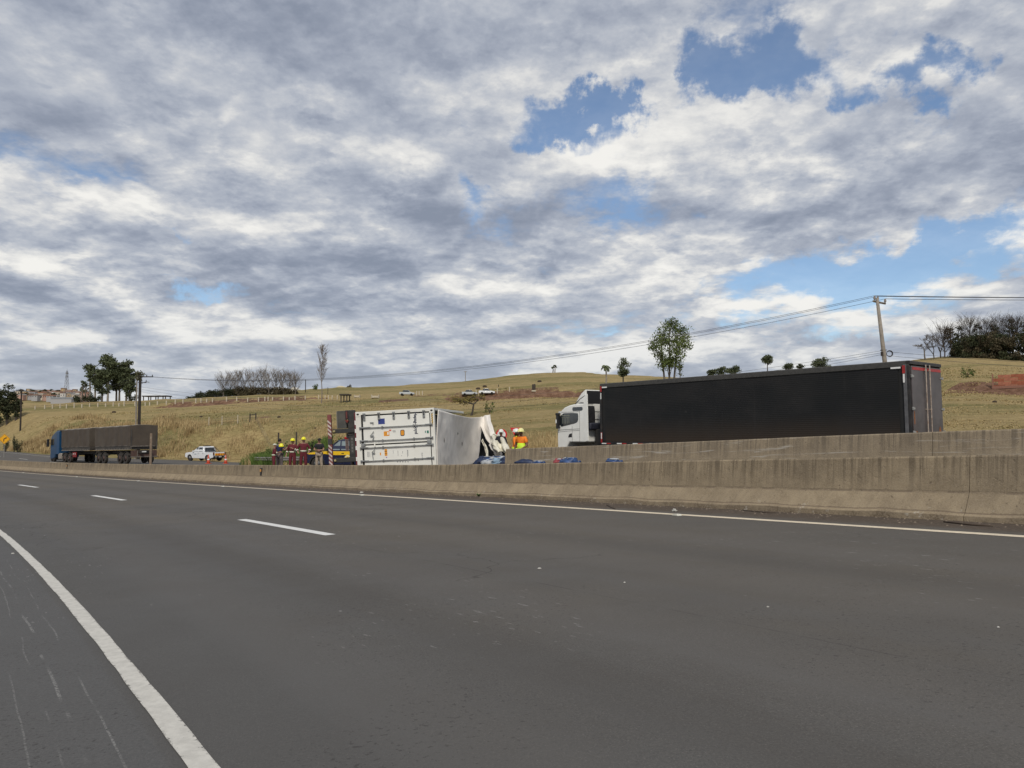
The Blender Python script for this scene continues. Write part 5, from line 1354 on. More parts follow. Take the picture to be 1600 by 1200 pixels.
    if band:
        c = V['spi'] + Vector((0, 0, -.06))
        MB().loft([[(c.x + .172 * math.cos(a), c.y + .136 * math.sin(a), c.z + z) for a in [2 * math.pi * q / 16 for q in range(16)]] for z in (-.045, .045)]).build('waist_band', BAND, root, smooth=True)
        for sd in ('L', 'R'):
            c = V['el' + sd].lerp(V['ha' + sd], .45); d = (V['ha' + sd] - V['el' + sd]).normalized()
            MB().tube([c - d * .035, c + d * .035], .066, 10).build('sleeve_band', BAND, root, smooth=True)
    # head dressing
    hc = V['hea'] + Vector((0, 0, .03)); R = Matrix.Rotation(math.radians(yaw_head), 3, 'Z')
    fdir = R @ Vector((0, 1, 0))
    for sgn in (-1, 1):
        MB().ball(tuple(hc + fdir * .094 + R @ Vector((sgn * .032, 0, .0))), .010, 8, 6).build('eye', EYE, root, smooth=True)
    MB().ball(tuple(hc + fdir * .106 + Vector((0, 0, -.03))), .018, 8, 6, sq=(.8, 1, 1.3)).build('nose', skin, root, smooth=True)
    MB().box(tuple(hc + fdir * .092 + Vector((0, 0, -.072))), (.05, .012, .010)).build('mouth', mat('lip', (.25, .09, .08), .5), root)
    for sgn in (-1, 1): MB().ball(tuple(hc + R @ Vector((sgn * .092, -.005, -.015))), .026, 8, 6, sq=(.4, .8, 1.2)).build('ear', skin, root, smooth=True)
    if head in ('yellow', 'white', 'cap', 'pale', 'cream'):
        m = {'yellow': HYEL, 'white': HWHT, 'cap': HAIR, 'pale': BAND, 'cream': mat('cream_helmet', (.78, .76, .34), .4, var=.06)}[head]
        big = .135 if head in ('yellow', 'white', 'cream') else .112
        c = V['het'] + Vector((0, -.015, -.035)); rings = []
        for j in range(7):
            t_ = (math.pi / 2) * j / 6; rr2 = big * math.cos(t_) + .002; zz = (.14 if big > .12 else .10) * math.sin(t_)
            rings.append([(c.x + rr2 * .92 * math.cos(2 * math.pi * i / 16), c.y + rr2 * 1.08 * math.sin(2 * math.pi * i / 16), c.z + zz) for i in range(16)])
        h = MB().loft(rings).build('helmet' if big > .12 else 'cap', m, root, smooth=True)
        b = MB()
        br = [(c.x + (big + .028) * .90 * math.cos(2 * math.pi * i / 16), c.y + .015 + (big + .035) * 1.10 * math.sin(2 * math.pi * i / 16), c.z - .006) for i in range(16)]
        if big > .12:
            b.loft([br, [(x, y, z + .014) for x, y, z in br]]).build('helmet_brim', m, h)
        else:
            b.prism([(c.x - .07, c.y + .09), (c.x + .07, c.y + .09), (c.x + .05, c.y + .19), (c.x - .05, c.y + .19)], c.z - .012, c.z + .002, 'z').build('peak', m, h)
    else:
        MB().ball(tuple(V['het'] + Vector((0, -.022, -.010))), .098, 12, 8, sq=(.95, 1.05, .95)).build('hair', HAIR, root, smooth=True)
    return root

FG = 'firefighters in maroon coveralls'
person(428, 692, 40.3, 70, 'firefighter in maroon coverall and pale cap, leftmost of the group by the guardrail', dict(haL=(-.20, .22, 1.08), elL=(-.26, .02, 1.14), haR=(.10, .26, 1.22), elR=(.25, .06, 1.16)), band=True, legband=LIME, head='pale', group=FG, lean=.05)
person(437, 686, 40.9, 20, 'man in navy shirt and grey trousers, beside the leftmost firefighter', dict(haR=(.30, .18, 1.25), elR=(.29, -.02, 1.14)), top=NAVYC, bottom=GREYT, head='hair', short=True)
person(457.5, 684.5, 40., 185, 'firefighter with yellow helmet and hand raised to the chest, second from the left', dict(haL=(-.06, .20, 1.25), elL=(-.28, .05, 1.14), haR=(.30, .08, .93), elR=(.28, -.02, 1.16)), band=True, legband=LIME, head='yellow', group=FG)
person(474.5, 682.5, 39.6, 165, 'tallest firefighter with yellow helmet, next to the police car', dict(haL=(-.27, .16, 1.02), elL=(-.33, -.03, 1.16), haR=(.27, .16, 1.02), elR=(.33, -.03, 1.16)), band=True, legband=LIME, head='yellow', group=FG)
person(499, 683.5, 40.5, 175, 'police officer in black shirt, cap and beige trousers beside the striped bumper', dict(haL=(-.02, .22, 1.12), elL=(-.26, .08, 1.12), haR=(.03, .23, 1.10), elR=(.26, .08, 1.12), anL=(-.17, -.02, .09), toL=(-.20, .14, .045)), top=BLKC, bottom=BEIGE, head='cap', short=True)
WG = 'road workers in orange and lime'
person(805.5, 669.5, 24.9, 110, 'road worker in orange shirt and lime harness vest with white helmet, left of the pair', dict(haL=(-.16, .26, 1.02), elL=(-.25, .06, 1.12), haR=(.18, .28, 1.05), elR=(.25, .08, 1.12)), skin=SKIN_D, top=ORANGE, bottom=ORANGE, head='white', band=False, group=WG, vest=None, lean=.03)
person(815.5, 668, 24.1, 215, 'worker in orange T-shirt and lime apron looking down, right of the pair', dict(hea=(0, .10, 1.57), het=(0, .09, 1.68), haL=(-.16, .30, .98), elL=(-.28, .06, 1.10), haR=(.34, .02, .90), elR=(.30, -.03, 1.14)), skin=SKIN_D, top=ORANGE, bottom=LIME, head='cream', short=True, group=WG, lean=.04)
person(783, 670.5, 32.8, 200, 'person in black with white helmet and dark visor, behind the torn container skin', dict(haR=(.22, .25, 1.05), elR=(.30, .08, 1.15)), skin=SKIN_D, top=BLKC, bottom=BLKC, head='white')
# lime garments over the orange ones
def vests():
    for px, Y, nm in ((808, 24.6, 'a'), (815.5, 24.1, 'b')): pass
for o in [o for o in bpy.data.objects if o.get('group') == WG]:
    k = 'left of the pair' in o['label']
    if k:
        MB().tube([(-.13, .155, .98), (-.12, .17, 1.2), (-.10, .16, 1.38), (-.09, .05, 1.49)], .028, 6).build('harness_strap', LIME, o, smooth=True)
        MB().tube([(.13, .155, .98), (.12, .17, 1.2), (.10, .16, 1.38), (.09, .05, 1.49)], .028, 6).build('harness_strap', LIME, o, smooth=True)
        MB().loft([[(.182 * math.cos(a), .146 * math.sin(a) + .01, z) for a in [2 * math.pi * q / 16 for q in range(16)]] for z in (.88, .98, 1.06)]).build('vest_band', LIME, o, smooth=True)
    else:
        MB().loft([[(r * math.cos(a), r * .8 * math.sin(a) + .02, z) for a in [2 * math.pi * q / 18 for q in range(18)]] for r, z in ((.19, .80), (.185, 1.0), (.178, 1.20))]).build('apron', LIME, o, smooth=True)
# helmet carried at the navy man's shoulder
hp = at(439.5, 696.5, 40.4)
b = MB(); rings = []
for j in range(8):
    t_ = (math.pi / 2) * j / 7; rings.append([(hp.x + .14 * math.cos(t_) * math.cos(2 * math.pi * i / 16), hp.y + .13 * math.cos(t_) * math.sin(2 * math.pi * i / 16), hp.z - .06 + .19 * math.sin(t_)) for i in range(16)])
hb = b.loft(rings).build('helmet', HYEL, None, smooth=True); tag(hb, 'yellow helmet held at shoulder height in front of the man in navy shirt', 'helmet')

# ------------------------------------------------------------------ spilled cargo: crumpled blue bags
SB = [mat('dark_blue_bag', (.016, .028, .072), .45, var=.35, scale=5, bump=.5, bscale=10, bdist=.02), mat('mid_blue_bag', (.030, .070, .19), .45, var=.35, scale=5, bump=.5, bscale=10, bdist=.02), mat('pale_grey_bag', (.42, .44, .46), .5, var=.25, scale=4, bump=.5, bscale=10, bdist=.02), mat('pale_blue_bag', (.22, .32, .42), .5, var=.3, scale=4, bump=.5, bscale=10, bdist=.02), mat('red_blue_bag', (.30, .05, .06), .5, var=.4, scale=7, bump=.5, bscale=10, bdist=.02)]
def bag(loc, dims, rz, m, seed, label, tie=True):
    dims = (dims[0] * .8, dims[1] * .85, dims[2])
    rnd = random.Random(seed); nu, nv = 22, 12; rings = []
    for j in range(1, nv):
        t_ = math.pi * j / nv; ring = []
        for i in range(nu):
            a = 2 * math.pi * i / nu; w = 1 + .55 * float(fbm(np.array([math.cos(a) * 2.3 + seed * 3.7]), np.array([math.sin(a) * 2.3 + t_ * 2.2]), 3)[0])
            cx = math.copysign(abs(math.cos(a)) ** .7, math.cos(a)); cy = math.copysign(abs(math.sin(a)) ** .7, math.sin(a))
            st = math.sin(t_) ** .55
            ring.append((dims[0] / 2 * st * cx * w, dims[1] / 2 * st * cy * w, dims[2] / 2 * (1 - math.cos(t_) * w * .95)))
        rings.append(ring)
    root = empty('cargo_bag', loc, rz=rz, label=label, cat='bag', group='spilled cargo bags between the barriers')
    MB().loft(rings).build('sack', m, root, smooth=True)
    MB().tube([(dims[0] * .46, 0, dims[2] * .5), (dims[0] * .56, .02, dims[2] * .56), (dims[0] * .66, .0, dims[2] * .50)], [.05, .03, .07], 7).build('gathered_end', m, root, smooth=True)
    # printed patch on the top face
    MB().ball((0, 0, dims[2] * .93), .16, 8, 5, sq=(1, .7, .12)).build('print_patch', SB[2] if m is not SB[2] else SB[1], root, smooth=True)
    return root
def zmedp(x, y):
    s, t = [float(v[0]) for v in st_of(x, y)]; return float(RE(s, T_TOE)) + (float(G2(s, T_BAR2)) - float(RE(s, T_TOE))) * min(1, max(0, (t - T_TOE) / (T_BAR2 - T_TOE))) if t < T_BAR2 else float(G2(s, t))
bags = [  # px, top py, Y, (w,d,h), material, words
    (760, 716.5, 27.5, (1.0, .7, .36), 0, 'dark blue bag at the foot of the torn container'), (762, 712.5, 28.4, (.9, .7, .34), 0, 'dark blue bag highest under the torn flap'), (770, 716, 26.6, (.9, .6, .34), 1, 'mid-blue bag under the hanging liner'),
    (777, 712.5, 27.6, (.8, .6, .3), 2, 'pale grey bag with ragged edge under the hanging liner'), (786, 716.5, 25.6, (1.0, .6, .3), 3, 'pale blue bag between the liner and the second barrier'), (796, 717, 24.6, (.9, .6, .3), 3, 'pale blue bag left of the big dark blue one'),
    (804, 713, 24.4, (1.1, .7, .38), 0, 'big dark blue bag with pale top at the barrier'), (810, 715.5, 23.8, (.7, .6, .34), 0, 'dark blue bag, right end of the main heap'), (826, 717, 22.8, (.9, .6, .28), 0, 'lone dark blue bag right of the main heap'),
    (841, 720, 21.6, (.3, .3, .14), 1, 'small low blue bag farther right of the heap'), (876, 716.5, 19.4, (.42, .35, .22), 4, 'red and blue bag, left of the two by the white cab'), (889, 714.5, 19.0, (.5, .4, .26), 1, 'bright blue bag, right of the two by the white cab'),
    (958, 716.3, 17.3, (.36, .3, .18), 1, 'bright blue bag alone, farthest right of all bags'), (766, 718.5, 25.8, (.8, .6, .3), 2, 'grey-white bag low in front of the dark heap'), (757, 719, 26.8, (.6, .5, .3), 0, 'small dark bag against the container wall')]
HEAP = []
for i, (px, py, Y, d, mi, w) in enumerate(bags):
    q = at(px, py, Y); g0 = zmedp(q.x, q.y) + .02
    z = q.z - d[2]
    HEAP.append((q.x, q.y, g0, z, d))
    bag((q.x, q.y, z), d, random.uniform(-.6, .6), SB[mi], i + 1, w)
hm = MB()
for k, (x, y, a, b_, d) in enumerate(HEAP):
    hh = max(.12, b_ - a + .08); n = max(1, int(hh / .26))
    for l in range(n):
        for c in range(2):
            r = max(d[0], .5) * .40
            hm.ball((x + random.uniform(-.12, .12), y + random.uniform(-.12, .12), a + (l + .5) * hh / n), r, 10, 6, sq=(1, .75, hh / n * .62 / r))
ho = hm.build('cargo_heap', SB[0], None, smooth=True); tag(ho, 'crushed layer of dark blue bags that the topmost bags lie on', 'cargo heap', kind='stuff')
def plastic_sheet():
    V = []; n = 26
    for i in range(n + 1):
        for j in range(7):
            px = 756 + 62 * i / n; Y = 26.8 - 2.6 * i / n
            q = at(px, 720.5 + .6 * math.sin(i * .9), Y); a = float(fbm(np.array([i * .45]), np.array([j * .7]), 3)[0])
            V.append((q.x + .05 * a, q.y - .15 - .12 * j + .1 * a, q.z + .05 + .12 * a - .10 * j))
    F = [(i * 7 + j, i * 7 + j + 1, (i + 1) * 7 + j + 1, (i + 1) * 7 + j) for i in range(n) for j in range(6)]
    b = MB(); b.v = V; b.f = F; b.m = [0] * len(F)
    o = b.build('plastic_sheet', SB[2], None, smooth=True); so_ = o.modifiers.new('t', 'SOLIDIFY'); so_.thickness = .008
    tag(o, 'crumpled pale plastic wrap lying along the front of the bag heap', 'plastic wrap')
plastic_sheet()

# ------------------------------------------------------------------ litter and sticks along the barrier foot
LIT = mat('white_litter', (.50, .49, .45), .8, var=.1); TWIG = mat('dark_twig', (.05, .032, .02), .9)
def on_road(px, py):
    for Y in np.arange(2.2, 60, .05):
        q = at(px, py, Y); s, t = [float(v[0]) for v in st_of(q.x, q.y)]
        z = float(RE(s, t)) if t < T_TOE else float(RE(s, T_TOE))
        if q.z <= z: return Vector((q.x, q.y, z))
    return at(px, py, 20)
def crumple(name, p, r, m, seed, label, cat):
    rnd = random.Random(seed); b = MB(); b.ball((0, 0, r * .35), r, 8, 6, sq=(1, .8, .45))
    b.v = [(x * rnd.uniform(.6, 1.25), y * rnd.uniform(.6, 1.25), max(.001, z * rnd.uniform(.5, 1.3))) for x, y, z in b.v]
    o = b.build(name, m, None); o.location = p; o.rotation_euler = (0, 0, rnd.uniform(0, 3)); tag(o, label, cat); return o
crumple('crumpled_paper', on_road(1054, 799.5) + Vector((0, 0, .002)), .055, LIT, 3, 'white crumpled scrap lying against the barrier foot right of centre', 'litter')
crumple('crumpled_paper', on_road(565, 770.5), .055, LIT, 5, 'white scrap lying at the barrier foot below the container', 'litter')
crumple('crumpled_paper', on_road(1560, 982), .009, LIT, 9, 'tiny white chip on the asphalt at lower right', 'litter')
crumple('crumpled_paper', on_road(1200, 950), .010, LIT, 11, 'tiny white chip on the asphalt right of centre', 'litter')
crumple('crumpled_paper', on_road(843, 889), .018, LIT, 13, 'small flat white flake in the middle of the road', 'litter')
crumple('crumpled_paper', on_road(976, 911), .010, LIT, 15, 'tiny pale flake on the road right of the middle', 'litter')
crumple('crumpled_paper', on_road(20, 866), .02, LIT, 17, 'thin white flake on the shoulder left of the white line', 'litter')
def stick(pts, r, label):
    P = [on_road(*p) + Vector((0, 0, r)) for p in pts]
    b = MB(); b.tube(P, [r, r * .9, r * .5][:len(P)], 6)
    o = b.build('stick', TWIG, None, smooth=True); tag(o, label, 'stick')
stick([(1475, 817), (1520, 822), (1552, 823.5)], .010, 'thin dark stick at the barrier foot at far right')
stick([(948, 790), (958, 795), (962, 796)], .008, 'short bent twig beside the edge line')
stick([(1160, 798), (1200, 802), (1212, 802)], .007, 'thin twig lying along the barrier foot, middle of the three')
def grit():
    V = []; F = []; rnd = random.Random(4)
    for _ in range(1500):
        s = rnd.uniform(1, 46); t = T_TOE - abs(rnd.gauss(0, .22)) - .02
        p = rp(s, t); r = rnd.uniform(.004, .02); b = len(V)
        for k in range(4):
            a = 1.57 * k + rnd.uniform(-.4, .4); V.append((p.x + r * math.cos(a), p.y + r * math.sin(a), p.z + .001))
        V.append((p.x, p.y, p.z + r * rnd.uniform(.5, .9)))
        F += [(b + k, b + (k + 1) % 4, b + 4) for k in range(4)]
    me = fast_mesh('grit', V, F, mat('barrier_foot_grit', (.20, .16, .12), .95, var=.5, scale=30))
    o = bpy.data.objects.new('grit', me); link(o); tag(o, 'loose grit and concrete crumbs along the barrier foot', 'grit', kind='stuff')
grit()
# small weed
def weed():
    p = on_road(748, 776); b = MB(); rnd = random.Random(6)
    for k in range(26):
        a = rnd.uniform(0, 6.28); l = rnd.uniform(.05, .13); w = .012
        d = Vector((math.cos(a), math.sin(a), rnd.uniform(.5, 1.6))).normalized(); sd = Vector((-math.sin(a), math.cos(a), 0)) * w
        b.add([Vector((0, 0, 0)), d * l * .5 + sd, d * l, d * l * .5 - sd], [(0, 1, 2, 3)])
    o = b.build('weed', mat('weed_green', (.07, .13, .03), .7, var=.3), None, fix=False); o.location = p; tag(o, 'small green weed growing at the barrier foot right of the container', 'weed')
weed()
# black drain blocks / reflectors on the barrier face
def blocks():
    for px in (410, 108):
        lo, hi = 0., 160.
        for _ in range(40):
            m_ = (lo + hi) / 2; x, y, _h = rpos(m_, T_TOE + .2)
            if 800 + 1200 * x / y > px: lo = m_
            else: hi = m_
        s = lo; p = rp(s, T_TOE + .19); h = float(rpos(s, 0)[2])
        root = empty('barrier_reflector', (p.x, p.y, p.z), rz=-h, label='small black reflector block fixed to the barrier face ' + ('below the firefighters' if px > 300 else 'below the blue truck'), cat='reflector', group='black blocks on the barrier face')
        MB().box((.02, 0, .50), (.07, .14, .30)).build('housing', BLACKP, root, bevel=.015); MB().box((-.02, -.0, .55), (.012, .10, .10)).build('lens', AMBER, root)
blocks()

# ------------------------------------------------------------------ cones
def cone(px, py_base, Y, hgt, label):
    q = at(px, py_base, Y); s, t = [float(v[0]) for v in st_of(q.x, q.y)]; z = float(G2(s, t)) + .02
    root = empty('traffic_cone', (q.x, q.y, z), label=label, cat='traffic cone', group='orange cones beside the white pickup')
    k = hgt / .75; OC = mat('cone_orange', (.60, .09, .04), .6, var=.1)
    MB().prism(rr_poly(-.20 * k, -.20 * k, .20 * k, .20 * k, .04), 0, .035 * k, 'z').build('base', OC, root)
    b = MB().lathe([(.145 * k, .035 * k), (.115 * k, .22 * k), (.092 * k, .36 * k), (.062 * k, .55 * k), (.028 * k, .75 * k)], n=18).build('cone_body', OC, root, smooth=True)
    for a, c in ((.28, .40), (.50, .62)):
        f = lambda z_: (.150 - .165 * z_) * k
        MB().lathe([(f(a) + .003, a * k), (f(c) + .003, c * k)], n=18).build('reflective_band', WHITETAPE, b, smooth=True)
cone(325.5, 724, 77, .92, 'orange and white cone, left one, in front of the white pickup rear wheel')
cone(352.5, 724, 79, .9, 'orange and white cone, right one, behind the white pickup')

# ------------------------------------------------------------------ signs
def sign_post(root, h, r=.04): MB().tube([(0, .05, 0), (0, .05, h)], r, 8).build('post', mat('sign_post_metal', (.30, .29, .27), .6, .3, var=.15), root)
def sign(px, py, Y, kind, size, label):
    q = at(px, py, Y); zg = gz(q.x, q.y); root = empty('road_sign', (q.x, q.y, zg), rz=-math.atan2(q.x, q.y), label=label, cat='road sign'); h = q.z - zg
    sign_post(root, h + .1)
    if kind == 'round':
        MB().lathe([(.001, -.008), (size, -.008), (size, .008), (.001, .008)], (0, 0, h), 'y', 32).build('sign_plate', mat('sign_red', (.62, .015, .02), .45), root)
        MB().lathe([(.001, -.012), (size * .74, -.012), (size * .74, -.009), (.001, -.009)], (0, 0, h), 'y', 32).build('sign_face', mat('sign_white', (.74, .72, .70), .5), root)
    elif kind == 'yield':
        def tri(s): return [(-s, h + s * .577), (s, h + s * .577), (0, h - s * 1.155)]
        MB().prism(tri(size), -.008, .008).build('sign_plate', mat('sign_red', (.62, .015, .02), .45), root, bevel=.004)
        MB().prism(tri(size * .55), -.012, -.009).build('sign_face', mat('sign_white', (.74, .72, .70), .5), root)
    else:
        s = size; MB().prism([(0, h - s), (s, h), (0, h + s), (-s, h)], -.008, .008).build('sign_plate', mat('sign_yellow', (.82, .40, .01), .45), root, bevel=.01)
        bl = mat('sign_black', (.015, .015, .015), .6)
        f = MB(); pts = [(-.10 * s, h - .50 * s), (-.10 * s, h - .1 * s), (0, h + .08 * s), (.18 * s, h + .18 * s)]
        w = .07 * s
        f.prism([(-.17 * s, h - .5 * s), (-.03 * s, h - .5 * s), (-.03 * s, h - .1 * s), (.04 * s, h + .02 * s), (.20 * s, h + .10 * s), (.14 * s, h + .24 * s), (-.06 * s, h + .14 * s), (-.17 * s, h - .05 * s)], -.012, -.009)
        f.prism([(.12 * s, h + .34 * s), (.42 * s, h + .26 * s), (.24 * s, h + .00 * s)], -.0125, -.0095)
        f.build('arrow', bl, root)
        MB().prism([(0, h - s * .93), (s * .93, h), (0, h + s * .93), (-s * .93, h)], -.0095, -.0082).build('border', bl, root); MB().prism([(0, h - s * .87), (s * .87, h), (0, h + s * .87), (-s * .87, h)], -.0115, -.0096).build('sign_face', mat('sign_yellow', (.82, .40, .01), .45), root)
        for o in root.children:
            if o.name.startswith('arrow'): o.location.y = -.004
sign(783.5, 679, 45, 'round', .33, 'round white sign with a red border behind the torn container')
sign(806, 673.5, 45, 'yield', .34, 'red and white give-way triangle behind the two road workers')
sign(7, 686, 98, 'curve', .66, 'yellow diamond curve warning sign with black arrow at far left')

# brown marker post behind the barrier, in front of the grain trailer
q = at(236.5, 677, 60); zg = gz(q.x, q.y)
root = empty('marker_post', (q.x, q.y, zg), label='thin brown post standing in front of the rear grain trailer', cat='post')
MB().prism(rr_poly(-.09, -.06, .09, .06, .02), 0, q.z - zg, 'z').build('post', mat('weathered_brown_post', (.19, .14, .10), .8, var=.2), root)
MB().box((0, -.065, q.z - zg - .35), (.12, .012, .2)).build('reflector', mat('post_reflector', (.24, .19, .14), .5), root)

# ------------------------------------------------------------------ guardrail
def guardrail():
    t = 23.9; lo = []
    for px in (392, 560):
        a, b = 20., 110.
        for _ in range(40):
            m_ = (a + b) / 2; x, y, _h = rpos(m_, t)
            if 800 + 1200 * x / y > px: a = m_
            else: b = m_
        lo.append(a)
    s1, s0 = lo; o = rpos(s1, t); oz = float(G2(s1, t))
    root = empty('guardrail', (float(o[0]), float(o[1]), oz), label='grey steel guardrail with two ridges behind the firefighters', cat='guardrail')
    S = np.arange(s0, s1 + .01, 1.0); prof = [(0, .46), (-.05, .50), (-.05, .56), (0, .60), (0, .62), (-.05, .66), (-.05, .72), (0, .76)]
    def ringset(w):
        R_ = []
        for s in S:
            x, y, h = rpos(s, t); z = float(G2(s, t)); rg = []
            pr = prof + [(a + w, b_) for a, b_ in reversed(prof)]
            for a, b_ in pr:
                xx, yy, _h = rpos(s, t + a); rg.append((float(xx - o[0]), float(yy - o[1]), z - oz + b_))
            R_.append(rg)
        return R_
    MB().loft(ringset(.012)).build('rail_beam', mat('guardrail_zinc', (.33, .31, .28), .5, .5, var=.2, dirt=(.18, .13, .09), dirt_amt=.5), root)
    for s in np.arange(s0 + .3, s1, 4.0):
        x, y, h = rpos(s, t + .12); MB().box((0, 0, .32), (.12, .10, .94), rot=(0, 0, -float(h))).build('post', DSTEEL, root, loc=(float(x - o[0]), float(y - o[1]), float(G2(s, t)) - oz))
guardrail()

# ------------------------------------------------------------------ placing things on the terrain by sight
def land(px, py, y0=36., y1=235., step=.5):
    """first point of the terrain met by the line of sight through photograph pixel (px,py)"""
    Y = np.arange(y0, y1, step); P = np.array([tuple(at(px, py, float(v))) for v in (y0, y1)])
    f = (Y - y0) / (y1 - y0); X = P[0, 0] + (P[1, 0] - P[0, 0]) * f; Z = P[0, 2] + (P[1, 2] - P[0, 2]) * f
    g = ground_z(X, Y, False); k = np.argmax(g >= Z)
    if g[k] < Z[k]: k = len(Y) - 1 - np.argmin((Z - g)[::-1]) if True else -1
    return Vector((float(X[k]), float(Y[k]), float(g[k])))
def ground_at(px, Y):
    x = (px - 800) / 1200 * Y
    return Vector((x, Y, gz(x, Y)))

def mat_leaf(name, a, b_, rough=.75):
    if name in MATS: return MATS[name]
    m, nt, b = new_mat(name)
    tc = N(nt, 'ShaderNodeTexCoord').outputs['Object']
    n = NOISE(nt, tc, .55, 4, .6); n2 = NOISE(nt, tc, 3.1, 3, .6)
    f = M(nt, 'ADD', M(nt, 'MULTIPLY', n, .6), M(nt, 'MULTIPLY', n2, .4))
    nt.links.new(MIX(nt, RNG(nt, f, .35, .65), a, b_), b.inputs['Base Color'])
    b.inputs['Roughness'].default_value = rough; b.inputs['Specular IOR Level'].default_value = .2
    MATS[name] = m; return m
LEAF_EUC = mat_leaf('eucalyptus_leaves', (.040, .052, .026), (.125, .145, .075)); LEAF_GRN = mat_leaf('green_leaves', (.045, .068, .018), (.145, .185, .055))
LEAF_DK = mat_leaf('dark_scrub_leaves', (.020, .026, .013), (.065, .072, .034)); LEAF_BRN = mat_leaf('brownish_scrub_leaves', (.045, .038, .022), (.12, .10, .058)); LEAF_YEL = mat_leaf('yellowing_leaves', (.14, .12, .035), (.30, .23, .075))
BARK = mat('grey_bark', (.15, .13, .11), .9, var=.25, scale=3); BARKD = mat('dark_bark', (.055, .045, .036), .9, var=.25, scale=3); BARKP = mat('pale_bark', (.26, .23, .19), .9, var=.2, scale=3)

def leaves_mesh(name, blobs, dens, size, m, rs, flat=.8, droop=0.):
    """blobs: (x,y,z,rx,ry,rz); quads scattered mostly near each blob's skin"""
    C = []; 
    for (x, y, z, rx, ry, rz) in blobs:
        n = max(6, int(2.1 * dens * (rx * rz) ** .95)); d = rs.randn(n, 3); d /= np.linalg.norm(d, axis=1)[:, None]
        r = rs.rand(n) ** .42 * (1 + .22 * rs.randn(n) * .6)
        C.append(np.stack([x + d[:, 0] * rx * r, y + d[:, 1] * ry * r, z + d[:, 2] * rz * r], 1))
    C = np.concatenate(C); n = len(C)
    u = rs.randn(n, 3); u /= np.linalg.norm(u, axis=1)[:, None]; w = rs.randn(n, 3); w = np.cross(u, w); w /= np.linalg.norm(w, axis=1)[:, None]
    s = size * (.55 + .9 * rs.rand(n))[:, None]
    V = np.stack([C - u * s * .5, C + w * s * .32, C + u * s * .5, C - w * s * .32 + rs.randn(n, 3) * s * .1], 1).reshape(-1, 3)
    F = np.arange(n * 4).reshape(-1, 4)
    return fast_mesh(name, V, F, m)

def tree(name, base, h, cw, ch, label, cat='tree', leaf=LEAF_GRN, bark=BARK, nb=14, dens=34, lsize=.30, trunks=1, tr=.18, seed=1, group=None, top_bias=.5, spread=.5, lean=0., clump=.24, crown_z=None, depth=.8):
    rs = np.random.RandomState(seed); rnd = random.Random(seed)
    root = empty(name, base, label=label, cat=cat, group=group)
    bl = []; limbs = []
    z0 = h - ch
    for k in range(int(nb * 1.5)):
        for _ in range(30):
            x, y, z = rs.uniform(-1, 1, 3)
            if x * x + y * y + z * z < 1: break
        zz = z0 + ch * (.5 + z * .46); w = cw / 2 * (1 - .25 * abs(z))
        r = 1.12 * clump * min(cw, ch) * rs.uniform(.6, 1.15)
        bl.append((x * (w - r * .5) + lean * zz / h, y * (w - r * .5) * depth, zz, r * rs.uniform(.9, 1.3), r, r * rs.uniform(.55, .85)))
    tb = MB(); 
    heads = []
    for k in range(trunks):
        x0 = (k - (trunks - 1) / 2) * tr * 3.2; x1 = (k - (trunks - 1) / 2) * cw * .35 * spread + lean * .8
        pts = [(x0, 0, -.3), (x0 + (x1 - x0) * .15, rs.uniform(-.1, .1), h * .25), (x0 + (x1 - x0) * .5 + rs.uniform(-.1, .1) * tr * 3, rs.uniform(-.2, .2), h * .55), (x1, rs.uniform(-.3, .3), h * .88)]
        tb.tube(pts, [tr * 1.25, tr, tr * .7, tr * .22], 7); heads.append(pts)
    for (x, y, z, rx, ry, rz) in bl:
        p = heads[min(range(trunks), key=lambda k: abs(heads[k][3][0] - x))]
        t_ = min(.92, max(.3, (z - .18 * h) / h)); sx = p[1][0] + (p[3][0] - p[1][0]) * (t_ - .25) / .63; sz = max(h * .25, z - .16 * h)
        tb.tube([(sx, 0, sz), ((sx + x) / 2, y / 2, (sz + z) / 2 + .05 * h * .2), (x, y, z)], [tr * .38, tr * .25, tr * .08], 5)
    tb.build('trunk', bark, root)
    o = bpy.data.objects.new('crown', leaves_mesh('crown', bl, dens, lsize, leaf, rs)); link(o, root)
    return root

